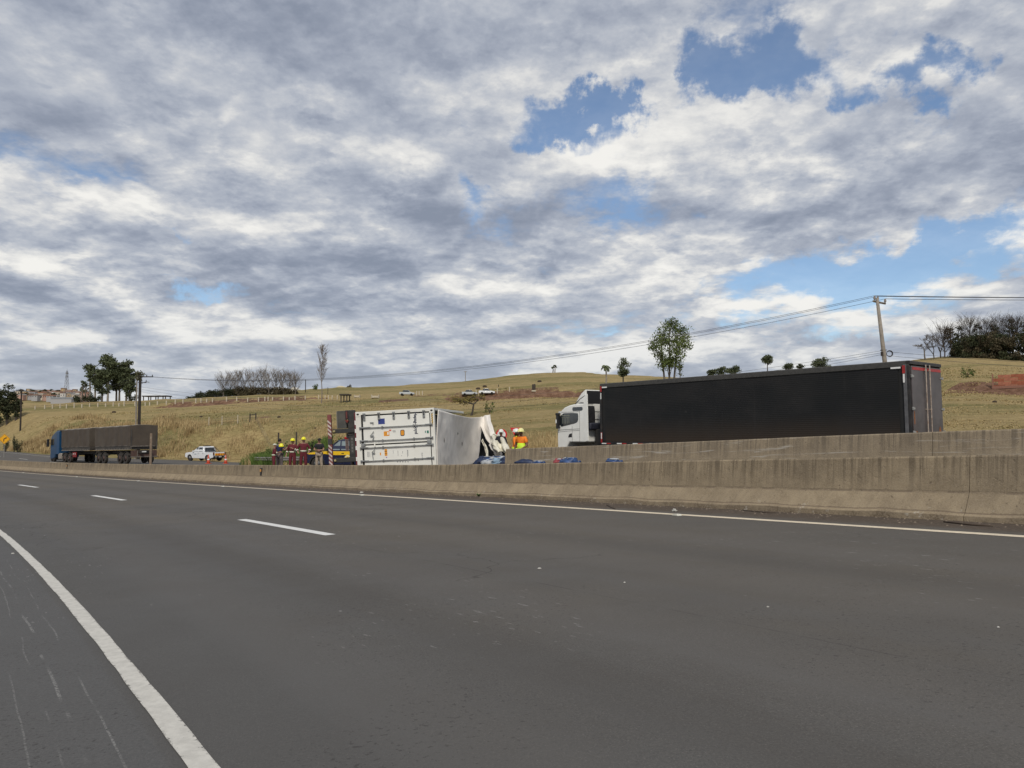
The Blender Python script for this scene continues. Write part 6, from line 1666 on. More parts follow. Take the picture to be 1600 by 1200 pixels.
def bare_tree(name, base, h, w, label, bark=BARK, seed=1, tr=.16, depth=5, group=None, minr=.022, cat='bare tree', leaf=None, ang=.5):
    rnd = random.Random(seed); root = empty(name, base, label=label, cat=cat, group=group); tb = MB(); tw = MB(); tips = []
    def grow(p, d, l, r, k):
        q = p + d * l * .5 + Vector((rnd.gauss(0, .05), rnd.gauss(0, .05), 0)) * l; e = q + (d + Vector((rnd.gauss(0, .12), rnd.gauss(0, .12), .05))).normalized() * l * .5
        (tb if k >= depth - 1 else tw).tube([p, q, e], [r, r * .82, max(minr * .7, r * .66)], 6 if k >= depth - 1 else 3, caps=False)
        if k <= 0: tips.append(e); return
        for _ in range(rnd.choice((2, 3, 3)) if k > 1 else 3):
            a = rnd.uniform(0, 6.28); s = rnd.uniform(ang * .6, ang * 1.5); side = Vector((math.cos(a) * w / h * 2.2, math.sin(a) * w / h * 1.6, 0))
            grow(e if rnd.random() < .6 else q, (d + side * s).normalized(), l * rnd.uniform(.58, .80), max(minr, r * rnd.uniform(.5, .68)), k - 1)
    grow(Vector((0, 0, -.2)), Vector((rnd.gauss(0, .05), 0, 1)).normalized(), h * .36, tr, depth)
    mx = max([v[2] for v in tb.v + tw.v]); k_ = h / mx; tb.v = [(x * k_, y * k_, z * k_) for x, y, z in tb.v]; tw.v = [(x * k_, y * k_, z * k_) for x, y, z in tw.v]
    tb.build('trunk', bark, root, fix=False); tw.build('branches', bark, root, fix=False)
    if leaf:
        rs = np.random.RandomState(seed)
        bl = [(t.x * k_, t.y * k_, t.z * k_, .5, .5, .4) for t in tips[::3]]
        o = bpy.data.objects.new('sparse_leaves', leaves_mesh('sparse_leaves', bl, 40, .16, leaf, rs)); link(o, root)
    return root

def slender(base, h, w, label, seed, name='slender_bare_tree', group=None, n=70, lo=.32, m=None, tr=.11, up=1.):
    rnd = random.Random(seed); root = empty(name, base, label=label, cat='bare tree', group=group); tb = MB(); tw = MB(); m = m or mat('twig_grey', (.20, .17, .15), .9)
    ax = [Vector((.12 * math.sin(k * .9), 0, h * k / 10)) for k in range(11)]; tb.tube([ax[0] - Vector((0, 0, .3))] + ax[1:], [tr * (1 - .085 * k) for k in range(11)], 6)
    for k in range(n):
        u = rnd.uniform(lo, .97); i = int(u * 10); p = ax[i].lerp(ax[min(10, i + 1)], u * 10 - i); a = rnd.uniform(0, 6.28)
        l = w * .5 * max(.02, math.sin(math.pi * min(1, (u - lo + .07) / (1.03 - lo)))) ** .6 * rnd.uniform(.6, 1.3) + .3; d = Vector((math.cos(a), math.sin(a), rnd.uniform(.9, 2.0) * up)).normalized()
        q = p + d * l * .6; e = q + (d + Vector((0, 0, .7))).normalized() * l * .7; tw.tube([p, q, e], [.035, .024, .014], 3, caps=False)
        for _ in range(6):
            b_ = p.lerp(e, rnd.uniform(.3, 1)); dd = (d + Vector((rnd.gauss(0, .6), rnd.gauss(0, .6), .5))).normalized(); f = b_ + dd * l * rnd.uniform(.25, .6); tw.tube([b_, f], [.018, .010], 3, caps=False)
    tb.build('trunk', m, root, fix=False); tw.build('branches', m, root, fix=False)
def bush(name, base, w, h, label, leaf=LEAF_DK, seed=1, dens=60, lsize=.2, group=None, cat='bush', nb=8):
    rs = np.random.RandomState(seed); root = empty(name, base, label=label, cat=cat, group=group)
    bl = [(rs.uniform(-.38, .38) * w, rs.uniform(-.3, .3) * w * .6, h * rs.uniform(.15, .62), w * .22, w * .2, h * .36) for _ in range(nb)]
    o = bpy.data.objects.new('foliage', leaves_mesh('foliage', bl, dens, lsize, leaf, rs)); link(o, root)
    MB().tube([(0, 0, -.1), (.05, 0, h * .5)], [.05, .02], 5).tube([(.02, 0, 0), (-.2 * w, 0, h * .55)], [.04, .015], 5).tube([(.02, 0, 0), (.2 * w, 0, h * .5)], [.04, .015], 5).build('stem', BARKD, root)
    return root
def hgt(base, px, ytop): return at(px, ytop, base.y).z - base.z
def wid(base, pxw): return pxw / 1200 * base.y

# eucalyptus clump at left
EG = 'tall eucalyptus trees standing in a clump at left'
for i, (px, top, w, chf, wd, nb, dn) in enumerate([
    (168, 551, 36, .62, 'tallest eucalyptus with a straight pale trunk in the middle of the clump', 26, 60), (197, 557, 30, .80, 'round-topped dark eucalyptus at the right end of the clump', 26, 95),
    (184, 570, 30, .78, 'dense eucalyptus between the tallest and the right-hand one', 24, 85), (148, 575, 30, .55, 'eucalyptus with open crown just left of the tallest', 18, 42),
    (140, 567, 20, .30, 'slim eucalyptus whose small tuft tops the left side of the clump', 9, 40), (131, 595, 30, .5, 'low open eucalyptus at the left edge of the clump', 13, 30),
    (159, 585, 28, .75, 'lower eucalyptus in front of the tall pale trunk', 20, 70), (202, 590, 20, .85, 'short dark tree at the right foot of the clump', 16, 90)]):
    b = ground_at(px, 186 + (i % 3) * 1.5); b.z -= .2; H_ = hgt(b, px, top)
    tree('eucalyptus_tree', b, H_, wid(b, w), H_ * chf, wd, leaf=LEAF_EUC, bark=BARKP if i in (0, 3, 4) else BARK, nb=nb, dens=dn, lsize=.42, tr=.22, seed=20 + i, group=EG, clump=.19 if i != 4 else .3, trunks=1 + (i in (2, 5)))
for i, (px, top, w, wd) in enumerate([(12, 600, 26, 'dark broad tree at the far left edge of the picture'), (-6, 606, 30, 'dark tree cut by the left edge of the picture'), (26, 617, 16, 'low rounded tree right of the dark broad tree at far left')]):
    b = ground_at(px, 150); H_ = hgt(b, px, top); tree('dark_tree', b, H_, wid(b, w), H_ * .9, wd, leaf=LEAF_DK, bark=BARKD, nb=20, dens=90, lsize=.34, tr=.2, seed=40 + i, group='dark trees at far left')
for i, (px, w, h) in enumerate([(122, 16, 1.9), (138, 20, 2.3), (205, 16, 2.), (150, 16, 1.6)]):
    b = ground_at(px, 184); bush('bush', b, wid(b, w), h, ['low bush left of the eucalyptus clump', 'bush under the open left side of the eucalyptus clump', 'bush at the right foot of the eucalyptus clump', 'small bush between the pale eucalyptus trunks'][i], LEAF_DK, 60 + i, 70, .3)

# centre-right: the big tree behind the trailer and the small ones on the hill
b = ground_at(1046, 118); tree('tall_green_tree', b, hgt(b, 1046, 496), wid(b, 74), hgt(b, 1046, 496) * .66, 'big green tree with open crown and forked trunks behind the black trailer', leaf=LEAF_GRN, bark=BARK, nb=22, dens=85, lsize=.25, tr=.17, seed=87, trunks=3, clump=.165, lean=.1, spread=.6)
b = ground_at(1063, 140); tree('slim_green_tree', b, hgt(b, 1063, 560), wid(b, 11), hgt(b, 1063, 560) * .55, 'slim small tree at the right foot of the big green tree', leaf=LEAF_EUC, bark=BARK, nb=7, dens=60, lsize=.26, tr=.1, seed=84, clump=.45)
b = ground_at(974, 150); tree('round_tree', b, hgt(b, 974, 559), wid(b, 25), hgt(b, 974, 559) * .70, 'small dark round tree on the hill just left of the trailer', leaf=LEAF_EUC, bark=BARKD, nb=16, dens=80, lsize=.28, tr=.13, seed=85, clump=.24)
for i, (px, top, w, Y, wd) in enumerate([(1200, 553, 21, 200, 'small dark tree above the trailer roof, middle of the row'), (1128, 574, 34, 205, 'flat dark crown above the trailer roof, leftmost of the row'), (1146, 571, 22, 210, 'second dark crown from the left above the trailer roof'),
        (1233, 567, 16, 210, 'tiny dark crown right of the small tree above the trailer'), (1252, 568, 12, 212, 'smallest crown above the trailer roof'), (1286, 559, 32, 205, 'broad dark crown above the trailer roof, rightmost of the row'), (1112, 577, 16, 206, 'low grey-green crown at the left end above the trailer roof')]):
    b = ground_at(px, Y); H_ = hgt(b, px, top)
    if H_ < 1.5: H_ = 1.5
    tree('hill_tree', b, H_, wid(b, w), min(H_ * .8, wid(b, w) * .75), wd, leaf=LEAF_EUC, bark=BARKD, nb=12, dens=85, lsize=.34, tr=.14, seed=90 + i, clump=.3, group='dark tree crowns showing over the trailer roof')
# palms
def palm(px, Y, top, w, label, seed, nf=14, sh=None):
    b = ground_at(px, Y); h = hgt(b, px, top); rnd = random.Random(seed); root = empty('palm_tree', b, label=label, cat='palm tree', group='small palms on the hill crest')
    r = wid(b, w) / 2; h0 = h - r * .8
    MB().tube([(0, 0, -.2), (.1, 0, h0 * .5), (0, 0, h0)], [.20, .15, .12], 8).build('trunk', BARKP, root)
    for k in range(nf):
        a = 6.28 * k / nf + rnd.uniform(-.2, .2); up = rnd.uniform(.15, 1.0); f = MB(); pts = []
        for j in range(6):
            u = j / 5; pts.append(Vector((math.cos(a) * r * u, math.sin(a) * r * u, h0 + r * (up * u * 1.3 - 1.25 * u * u))))
        for j in range(5):
            d = (pts[j + 1] - pts[j]).normalized(); sd = Vector((-math.sin(a), math.cos(a), 0)) * (.14 + .22 * math.sin(math.pi * (j + .5) / 5))
            f.add([pts[j] + sd + Vector((0, 0, -.12)), pts[j], pts[j + 1], pts[j + 1] + sd * .8 + Vector((0, 0, -.12))], [(0, 1, 2, 3)]); f.add([pts[j] - sd + Vector((0, 0, -.12)), pts[j], pts[j + 1], pts[j + 1] - sd * .8 + Vector((0, 0, -.12))], [(3, 2, 1, 0)])
        f.build('frond', LEAF_EUC, root, fix=False)
palm(947, 150, 566, 16, 'palm with drooping fronds left of the small round tree', 3)
palm(867, 250, 568, 8, 'tiny palm on the hill crest above the white truck', 4, 10)
palm(864, 251, 571, 6, 'tiniest palm on the crest, beside the other crest palm', 5, 8)

# sparse yellowing tree in front of the field
b = land(735, 650); bare_tree('sparse_tree', b, hgt(b, 735, 617), 3.2, 'sparse low tree with yellowing leaves above the torn container', bark=BARKD, seed=8, tr=.07, depth=5, leaf=LEAF_YEL, cat='tree', ang=.9, minr=.012)
b = land(765, 646); bush('bush', b, wid(b, 20), hgt(b, 765, 625), 'green leafy shrub right of the sparse yellowing tree', LEAF_GRN, 71, 50, .18)
# leafless slender tree
b = ground_at(502, 150); slender(b, hgt(b, 502, 539), 2.9, 'tall slender leafless tree standing alone on the field', 15)
b = ground_at(546, 230); bush('bush', b, wid(b, 10), 1.6, 'small leafless-looking bush on the crest left of the white dome roof', LEAF_BRN, 72, 60, .3)
b = ground_at(493, 214); bush('bush', b, wid(b, 9), 1.9, 'small green bush on the crest among white roofs', LEAF_GRN, 73, 60, .3)

# left-of-centre wood: hedge and leafless trees
for i, (px, w, top) in enumerate([(302, 26, 614), (318, 30, 611), (338, 32, 607), (358, 30, 604), (380, 34, 601), (402, 34, 601), (424, 30, 602), (446, 26, 604), (458, 16, 607)]):
    b = ground_at(px, 196); h = max(1.2, hgt(b, px, top)); bush('bush', b, wid(b, w), h, ['low dark hedge bush, left end of the wood on the skyline', 'dark hedge bush, second from the left of the skyline wood', 'dark hedge bush rising left of the bare trees', 'brush below the first bare trees of the skyline wood', 'brown brush in the middle left of the skyline wood', 'brown brush in the middle of the skyline wood', 'brown brush right of the middle of the skyline wood', 'thin brush near the right end of the skyline wood', 'last brush at the right end of the skyline wood'][i],
         LEAF_DK if i < 4 else LEAF_BRN, 100 + i, 80, .34, group='brush along the skyline wood', nb=11)
words = ['first', 'second', 'third', 'fourth', 'fifth', 'sixth', 'seventh', 'eighth', 'ninth', 'tenth', 'eleventh', 'twelfth', 'thirteenth', 'fourteenth']
for i, (px, top) in enumerate([(348, 592), (360, 588), (371, 585), (383, 587), (396, 584), (408, 582), (419, 586), (431, 583), (442, 588), (453, 587), (461, 592)]):
    b = ground_at(px, 195 + (i % 2) * 2); h = hgt(b, px, top)
    slender(b, h, 4.6, words[i] + ' bare tree from the left in the skyline wood', 120 + i, 'bare_tree', 'bare trees of the skyline wood', 52, .15, mat('twig_grey_brown', (.17, .145, .12), .9), .11, .7)

# right-hand wood on the hill
WR = [(1478, 516, 548, 0), (1490, 508, 552, 1), (1503, 505, 556, 1), (1519, 502, 558, 0), (1532, 506, 560, 1), (1545, 503, 562, 0), (1558, 498, 566, 1), (1571, 501, 570, 0), (1583, 496, 574, 1), (1594, 499, 577, 0), (1606, 495, 580, 1), (1625, 498, 582, 1), (1650, 500, 584, 1)]
for i, (px, top, bs, kind) in enumerate(WR):
    b = ground_at(px, 186 - i * 1.2); h = hgt(b, px, top)
    lab = words[i] + ' tree from the left in the wood on the right-hand hill' if i < 11 else words[i] + ' tree of the right-hand wood, at or beyond the right edge'
    if kind: tree('wood_tree', b, h, wid(b, 22), h * .82, lab + ', leafy', leaf=LEAF_BRN if i % 2 else LEAF_DK, bark=BARKD, nb=18, dens=60, lsize=.30, tr=.14, seed=140 + i, group='trees of the right-hand wood', clump=.17, trunks=2)
    else: slender(b, h, 6.2, lab + ', nearly leafless', 140 + i, 'wood_tree', 'trees of the right-hand wood', 120, .15, mat('twig_dark_brown', (.075, .06, .05), .9), .16, .6)
def undergrowth():
    rs = np.random.RandomState(9); bl = []
    for px in np.arange(1492, 1720, 4.5):
        yb = np.interp(px, [1492, 1540, 1600, 1720], [557, 569, 584, 602]); yt = np.interp(px, [1492, 1510, 1545, 1600, 1720], [545, 530, 522, 516, 512])
        Y0 = np.interp(px, [1492, 1600, 1720], [178, 165, 158])
        for _ in range(9):
            py = rs.uniform(yt, yb); Y = Y0 + rs.uniform(0, 8); q = at(px + rs.uniform(-4, 4), py, Y); g = gz(q.x, q.y)
            bl.append((q.x, q.y, max(q.z, g + .3), rs.uniform(.8, 1.5), .9, rs.uniform(.6, 1.1)))
    rs2 = np.random.RandomState(3); sel = rs2.rand(len(bl)) < .5
    o = bpy.data.objects.new('undergrowth', leaves_mesh('undergrowth', [b for b, s in zip(bl, sel) if s], 85, .34, LEAF_DK, rs)); link(o); tag(o, 'dark dense undergrowth filling the wood on the right-hand hill', 'undergrowth', kind='stuff')
    o = bpy.data.objects.new('undergrowth', leaves_mesh('undergrowth', [b for b, s in zip(bl, sel) if not s], 75, .34, LEAF_BRN, rs)); link(o); tag(o, 'brownish half-dry undergrowth in the wood on the right-hand hill', 'undergrowth', kind='stuff')
undergrowth()
for i, (px, top, w) in enumerate([(1448, 534, 3.4), (1462, 521, 3), (1472, 514, 3.4)]):
    b = ground_at(px, 190); bare_tree('bare_tree', b, hgt(b, px, top), w, ['low spreading leafless tree left of the right-hand wood', 'leafless tree between the low one and the right-hand wood', 'tall leafless tree next to the right-hand wood'][i], bark=BARK, seed=170 + i, tr=.14, depth=6, minr=.022, group='leafless trees left of the right-hand wood', ang=.75 if i == 0 else .5)
b = land(1512, 590); bush('bush', b, wid(b, 22), 1.6, 'single green bush on the grass slope below the right-hand wood', LEAF_GRN, 75, 55, .22)

# ------------------------------------------------------------------ red brick wall at right
def brick_wall():
    p0 = land(1550, 611); p1 = land(1600, 607); d = (p1 - p0); d.z = 0; L = 16.; d.normalize(); ang = math.atan2(d.y, d.x)
    root = empty('brick_wall', p0, rz=ang, label='unfinished red block wall standing on the slope at the right edge', cat='wall')
    br = [mat('red_block', (.27, .085, .045), .9, var=.2, scale=5), mat('pale_red_block', (.33, .125, .075), .9, var=.2, scale=5)]
    meshes = [MB().box((0, 0, 0), (1.20, .2, .36)).mesh('brick', m) for m in br]
    for r in range(4):
        for c in range(13):
            x = .6 + c * 1.23 + (.6 if r % 2 else 0)
            if x + .6 > L + .3: continue
            o = bpy.data.objects.new('brick', meshes[(r * 5 + c * 3) % 2]); link(o, root); o.location = (x, (r * 7 + c) % 3 * .008, .20 + r * .38 + x * .03)
    for k in range(5): MB().box((k * 3.9 + .1, -.06, .85 + k * .11), (.14, .16, 1.6)).build('pillar', mat('red_mortar_pillar', (.24, .12, .085), .9), root)
    b_ = MB().box((L / 2, 0, -.1 + .24), (L, .25, .3)); b_.v = [(x, y, z + x * .03) for x, y, z in b_.v]; b_.build('footing', mat('red_mortar_pillar', (.24, .12, .085), .9), root)
brick_wall()

# ------------------------------------------------------------------ poles and cables
CON_P = mat('pole_concrete', (.26, .23, .195), .85, var=.15, scale=6, dirt=(.14, .12, .10), dirt_amt=.4); WOODP = mat('dark_wood_pole', (.035, .028, .024), .9, var=.25); WIRE = mat('cable', (.05, .05, .055), .6)
def big_pole():
    Y = 55.; top = at(1370, 463, Y); low = at(1382.5, 565, Y); d = (top - low) / (top.z - low.z); g = gz(low.x, low.y); base = low + d * (g - low.z)
    root = empty('utility_pole', base, label='tall leaning concrete utility pole with crossarm behind the black trailer', cat='utility pole')
    T = top - base
    MB().tube([Vector((0, 0, -.4)), T * .5, T * .985], [.19, .15, .105], 10).build('pole', CON_P, root, smooth=True)
    a0 = at(1364, 470.5, Y) - base; a1 = at(1383.5, 474.5, Y + .4) - base
    ca = MB().tube([a0, a1], .075, 4).build('crossarm', CON_P, root)
    pts = []
    for px, y0, y1 in ((1366.5, 470, 462), (1371.5, 470, 463), (1383, 474, 467)):
        q0 = at(px, y0, Y) - base; q1 = at(px, y1, Y) - base
        MB().tube([q0, q0.lerp(q1, .3), q0.lerp(q1, .35), q0.lerp(q1, .7), q0.lerp(q1, .75), q1], [.05, .05, .09, .09, .06, .07], 8).build('insulator', mat('grey_insulator', (.24, .22, .21), .5), root)
        pts.append(base + q1)
    MB().box(tuple(at(1380.5, 547, Y) - base), (.4, .2, .05)).build('cable_bracket', DSTEEL, root)
    MB().box(tuple(at(1378, 553, Y - .2) - base), (.14, .1, .3)).build('cable_joint', WOODP, root)
    c = at(1390.2, 552.5, Y - .1); R_ = .23; cl = MB()
    for k in range(3):
        cl.tube([(c.x + (R_ - k * .02) * math.cos(a), c.y + .03 * k, c.z + (R_ - k * .02) * math.sin(a)) for a in [2 * math.pi * i / 24 for i in range(25)]], .018, 5)
    o = cl.build('cable_coil', WIRE, None, smooth=True); tag(o, 'black coil of spare cable hanging beside the tall utility pole', 'cable coil')
    return pts, base, T
PTS, PB, PT = big_pole()
def pole_left():
    Y = 95.; b = ground_at(218, Y); top = at(218, 584, Y); h = top.z - b.z
    root = empty('utility_pole', b, label='dark utility pole with a mass of plants on its head behind the grain trailer', cat='utility pole')
    MB().tube([(0, 0, -.3), (0, 0, h)], [.20, .16], 10).build('pole', WOODP, root)
    MB().box((.55, 0, h - .38), (2.1, .10, .12)).build('crossarm', WOODP, root)
    for x in (-.4, .8, 1.5): MB().tube([(x, 0, h - .35), (x, 0, h - .12)], .05, 6).build('insulator', WOODP, root)
    MB().box((.25, 0, h - 1.1), (1.0, .08, .08)).box((.75, 0, h - .95), (.06, .06, .35)).build('lower_bracket', WOODP, root)
    MB().tube([(.2, 0, h - 1.2), (.7, 0, h - 1.0), (1.15, 0, h - 1.05)], .035, 5).build('lamp_arm', WOODP, root)
    rs = np.random.RandomState(5)
    o = bpy.data.objects.new('epiphyte_clump', leaves_mesh('epiphyte_clump', [(-.05, 0, h - .1, .62, .4, .42), (-.35, 0, h + .05, .35, .3, .3), (-.1, 0, h - .6, .45, .3, .4)], 380, .16, mat_leaf('dry_epiphyte', (.06, .055, .025), (.17, .17, .09)), rs)); link(o, root)
    b2 = ground_at(213, Y + 1); h2 = at(213, 590, Y + 1).z - b2.z
    r2 = empty('thin_pole', b2, label='thin pale pole standing just left of the dark plant-topped pole', cat='pole'); MB().tube([(0, 0, -.3), (0, 0, h2)], [.11, .08], 8).build('pole', CON_P, r2); MB().tube([(0, 0, h2), (-.3, 0, h2 - .5), (-.5, 0, h2 - 1.2)], [.02, .015, .01], 4).build('hanging_cable', WIRE, r2)
    return [at(231, 588, Y), at(224, 588, Y), at(214, 587, Y)], at(222, 596, Y)
LP, LPL = pole_left()
def far_pole(px, ytop, Y, label, arm=1.8, r=.13, m=WOODP):
    b = ground_at(px, Y); h = hgt(b, px, ytop); root = empty('utility_pole', b, label=label, cat='utility pole')
    MB().tube([(0, 0, -.3), (0, 0, h)], [r * 1.2, r], 7).build('pole', m, root)
    if arm:
        MB().box((0, 0, h - .2), (arm, .1, .12)).build('crossarm', m, root)
        for x in (-arm * .45, 0, arm * .45): MB().tube([(x, 0, h - .15), (x, 0, h + .12)], .045, 5).build('insulator', m, root)
    return b + Vector((0, 0, h))
FP = far_pole(33, 609, 140, 'slim brown utility pole with crossarm at far left', 1.9)
far_pole(477, 593, 205, 'thin pole on the skyline left of the slender bare tree', 0, .10)
far_pole(727, 580, 235, 'thin pale pole with small crossarm on the hill above the container', .9, .09, CON_P)
far_pole(779, 601, 175, 'thin dark post on the field above the parked cars', 0, .08)
far_pole(512, 605, 170, 'short thin post just right of the slender bare tree', 0, .05)
def cable(a, b, sag, label, r=.014, n=40):
    pts = []
    for k in range(n + 1):
        u = k / n; p = a.lerp(b, u); pts.append((p.x, p.y, p.z - 4 * sag * u * (1 - u)))
    o = MB().tube(pts, r, 4).build('cable', WIRE, None); tag(o, label, 'cable', 'overhead cables between the utility poles')
for i, (a, b, w) in enumerate(zip(PTS, LP, ('topmost long cable from the tall pole down to the plant-topped pole', 'second long cable from the tall pole down to the plant-topped pole', 'lowest of the three long cables from the tall pole leftwards'))):
    cable(a, b, 2.5 + .08 * i, w, .013)
off = Vector((46, -2.2, .15))
for i, (a, w) in enumerate(zip(PTS, ('topmost cable from the tall pole to the right edge', 'second cable from the tall pole to the right edge', 'lower cable from the tall pole to the right edge'))):
    cable(a, a + off + Vector((0, 0, .1 * i)), .35, w, .018)
lo_ = at(1380, 548, 55)
for i, w in enumerate(('upper service cable leaving the tall pole leftwards', 'middle service cable leaving the tall pole leftwards', 'lowest service cable leaving the tall pole leftwards')):
    cable(lo_ + Vector((-.1, 0, -.14 * i)), LPL + Vector((0, 0, -.7 - .3 * i)), 2.6 + .35 * i, w, .010)
for i, w in enumerate(('upper service cable from the tall pole towards the right-hand wood', 'lower service cable from the tall pole towards the right-hand wood')):
    cable(lo_ + Vector((.1, 0, -.05 - .28 * i)), lo_ + Vector((44, -2., -.9 - .5 * i)), .9, w, .011)
for i, w in enumerate(('upper cable between the plant-topped pole and the slim pole at far left', 'lower cable between the plant-topped pole and the slim pole at far left')):
    cable(LP[2] + Vector((0, 0, -.15 - .25 * i)), FP + Vector((.5 * i - .3, 0, 0)), 1.5 + .2 * i, w, .014)
cable(FP, FP + Vector((-60, 20, .5)), 1.2, 'cable leaving the slim pole at far left out of the picture', .02)

# ------------------------------------------------------------------ white-post fence across the field
def field_fence():
    P = [(2, 640, 5), (9, 640, 4), (16, 640, 5), (55, 639.5, 5), (70, 639, 6), (82, 638.5, 6), (94, 638, 6), (104, 638, 6), (116, 637.5, 7), (128, 637, 5), (140, 636, 5), (153, 636, 6), (165, 635.5, 5), (177, 635, 6), (186, 635, 5), (194, 634.8, 7), (211, 634.5, 6), (227, 634, 5), (234, 633.8, 5), (246, 633, 5), (260, 632.5, 5), (274, 631.5, 6), (286, 631, 6), (306, 630.5, 6), (314, 630, 6), (323, 630, 5), (332, 630, 5), (354, 629, 6), (370, 628.5, 6), (387, 628, 6), (404, 627.5, 6), (414, 627, 6), (419, 626.5, 6), (426, 626.3, 5), (443, 626, 6), (452, 625.5, 4), (461, 625, 6), (477, 624, 5)]
    root = empty('field_fence', land(274, 631.5, 120), label='long fence of pale concrete posts across the far edge of the field', cat='fence')
    wm = mat('pale_concrete_post', (.50, .44, .34), .9, var=.12); pm = MB().box((0, 0, .45), (.20, .20, 1.15)).mesh('fence_post', wm); tops = []
    for px, py, h in P:
        p = land(px, py, 120, 186); o = bpy.data.objects.new('fence_post', pm); link(o, root); o.location = p - root.location; o.scale = (1, 1, h / 7.2 * 1.05); tops.append(p)
    for z in (.35, .72):
        b = MB()
        for a, c in zip(tops[:-1], tops[1:]):
            if (c - a).length < 14: b.tube([a - root.location + Vector((0, 0, z)), c - root.location + Vector((0, 0, z))], .022, 3)
        b.build('fence_wire', WIRE, root, fix=False)
field_fence()
def roadside_fence():
    FY = lambda px: 106 if px < 420 else 84
    items = [(327, 680, 696, 'c'), (347.5, 681, 697, 'c'), (372, 682, 698, 'c'), (391, 680, 697, 'w'), (400, 679, 698, 'w'), (436, 676, 697, 'w'), (464, 675, 692, 'w'), (562, 676, 694, 'w')]
    b0 = ground_at(391, 106); root = empty('roadside_fence', b0, label='wire fence with pale and dark wooden posts behind the guardrail and dry grass', cat='fence'); tops = []
    for px, yt, yb, k in items:
        p = ground_at(px, FY(px)); h = max(1.2, at(px, yt, FY(px)).z - p.z); tops.append(p)
        MB().tube([(0, 0, -.2), (0, 0, h)], .055 if k == 'c' else .085, 6).build('fence_post', mat('pale_concrete_post', (.5, .44, .34), .9) if k == 'c' else BARKD, root, loc=p - b0)
    a, c = tops[3] - b0, tops[4] - b0; MB().tube([a + Vector((0, 0, 1.0)), c + Vector((0, 0, 1.05))], .05, 5).build('brace', BARKD, root)
    b = MB()
    for z in (.3, .6, .9):
        for p, q in zip(tops[:-1], tops[1:]): b.tube([p - b0 + Vector((0, 0, z)), q - b0 + Vector((0, 0, z))], .010, 3)
    b.build('fence_wire', WIRE, root, fix=False)
roadside_fence()

# ------------------------------------------------------------------ small farm buildings, cars, lookout things
def shed(px0, px1, ytop, Y, label, name='shed', n=4, m=BARKD, slope=.1):
    b = ground_at((px0 + px1) / 2, Y); w = wid(b, px1 - px0); h = hgt(b, (px0 + px1) / 2, ytop); root = empty(name, b, label=label, cat='shed')
    MB().prism([(-w / 2 - .3, h - .25), (w / 2 + .3, h - .25 + slope * w * .1), (w / 2 + .3, h + slope * w * .1), (-w / 2 - .3, h)], -1.6, 1.6).build('roof', m, root)
    for k in range(n):
        for y in (-1.3, 1.3): MB().box((-w / 2 + w * k / (n - 1), y, h / 2 - .2), (.18, .18, h)).build('post', m, root)
    return root
shed(228, 262, 618.5, 185, 'open farm shed with flat dark roof on posts beside the plant-topped pole', n=4)
shed(535, 544, 616, 150, 'small dark open shelter on the field above the overturned trailer', n=2)
def crate(px0, px1, yt, yb, Y, label):
    b = land((px0 + px1) / 2, yb, 90, 230); w = wid(b, px1 - px0); h = wid(b, yb - yt); root = empty('trough', b, label=label, cat='trough'); wm = mat('pale_concrete_post', (.5, .44, .34), .9)
    MB().box((0, 0, h * .4), (w, .9, h * .55)).build('body', wm, root, bevel=.03)
    for s_ in (-.5, .5): MB().box((s_ * w, 0, h * .5), (.12, .9, h)).build('end_post', wm, root)
crate(581, 592, 617, 622.5, 150, 'pale trough with end posts on the red soil above the container')
crate(554, 562, 617, 621.5, 150, 'small pale trough beside the dark open shelter')
def small_car(px, yb, label, m, pick=False):
    b = land(px, yb, 100, 230); root = empty('parked_car', b, label=label, cat='car', group='cars parked on the far field')
    MB().prism([(-2.0, .35), (2.0, .35), (2.05, .75), (1.2, .95), (-2.0, 1.0)], -.8, .8).build('body', m, root, bevel=.08)
    MB().prism([(-1.2, .95), (.9, .95), (.4, 1.45), (-.9, 1.48)], -.72, .72).build('cabin', GLASS, root, bevel=.05); MB().box((-.25, 0, 1.48), (1.2, 1.3, .05)).build('roof', m, root)
    root.scale = (.76, .76, .76)
    for x in (-1.25, 1.25):
        for y in (-.75, .75): wheel(root, (x, y, .33), .33, .2, face=1 if y > 0 else -1)
small_car(636, 618.5, 'small silver car with dark roof parked on the red soil, leftmost', mat('silver_paint', (.45, .48, .50), .4)); small_car(734, 618.5, 'silver car parked above the sparse yellowing tree, middle one', mat('silver_paint', (.45, .48, .50), .4)); small_car(761, 618, 'white car with dark windows parked rightmost of the three', WHITE2)
def totem():
    b = land(834, 613, 120, 240); h = hgt(b, 834, 600.5); root = empty('stone_marker', b, label='dark upright marker with pale foot on the hill left of the truck cab', cat='marker')
    MB().box((0, 0, h * .6), (.7, .5, h * .8)).box((.15, 0, h * .95), (.3, .4, h * .2)).build('shaft', BARKD, root, bevel=.08); MB().box((0, 0, h * .1), (.8, .6, h * .2)).build('foot', mat('pale_concrete_post', (.5, .44, .34), .9), root)
totem()
pst = MB().box((0, 0, .4), (.16, .16, .95)).mesh('stake', mat('pale_concrete_post', (.5, .44, .34), .9))
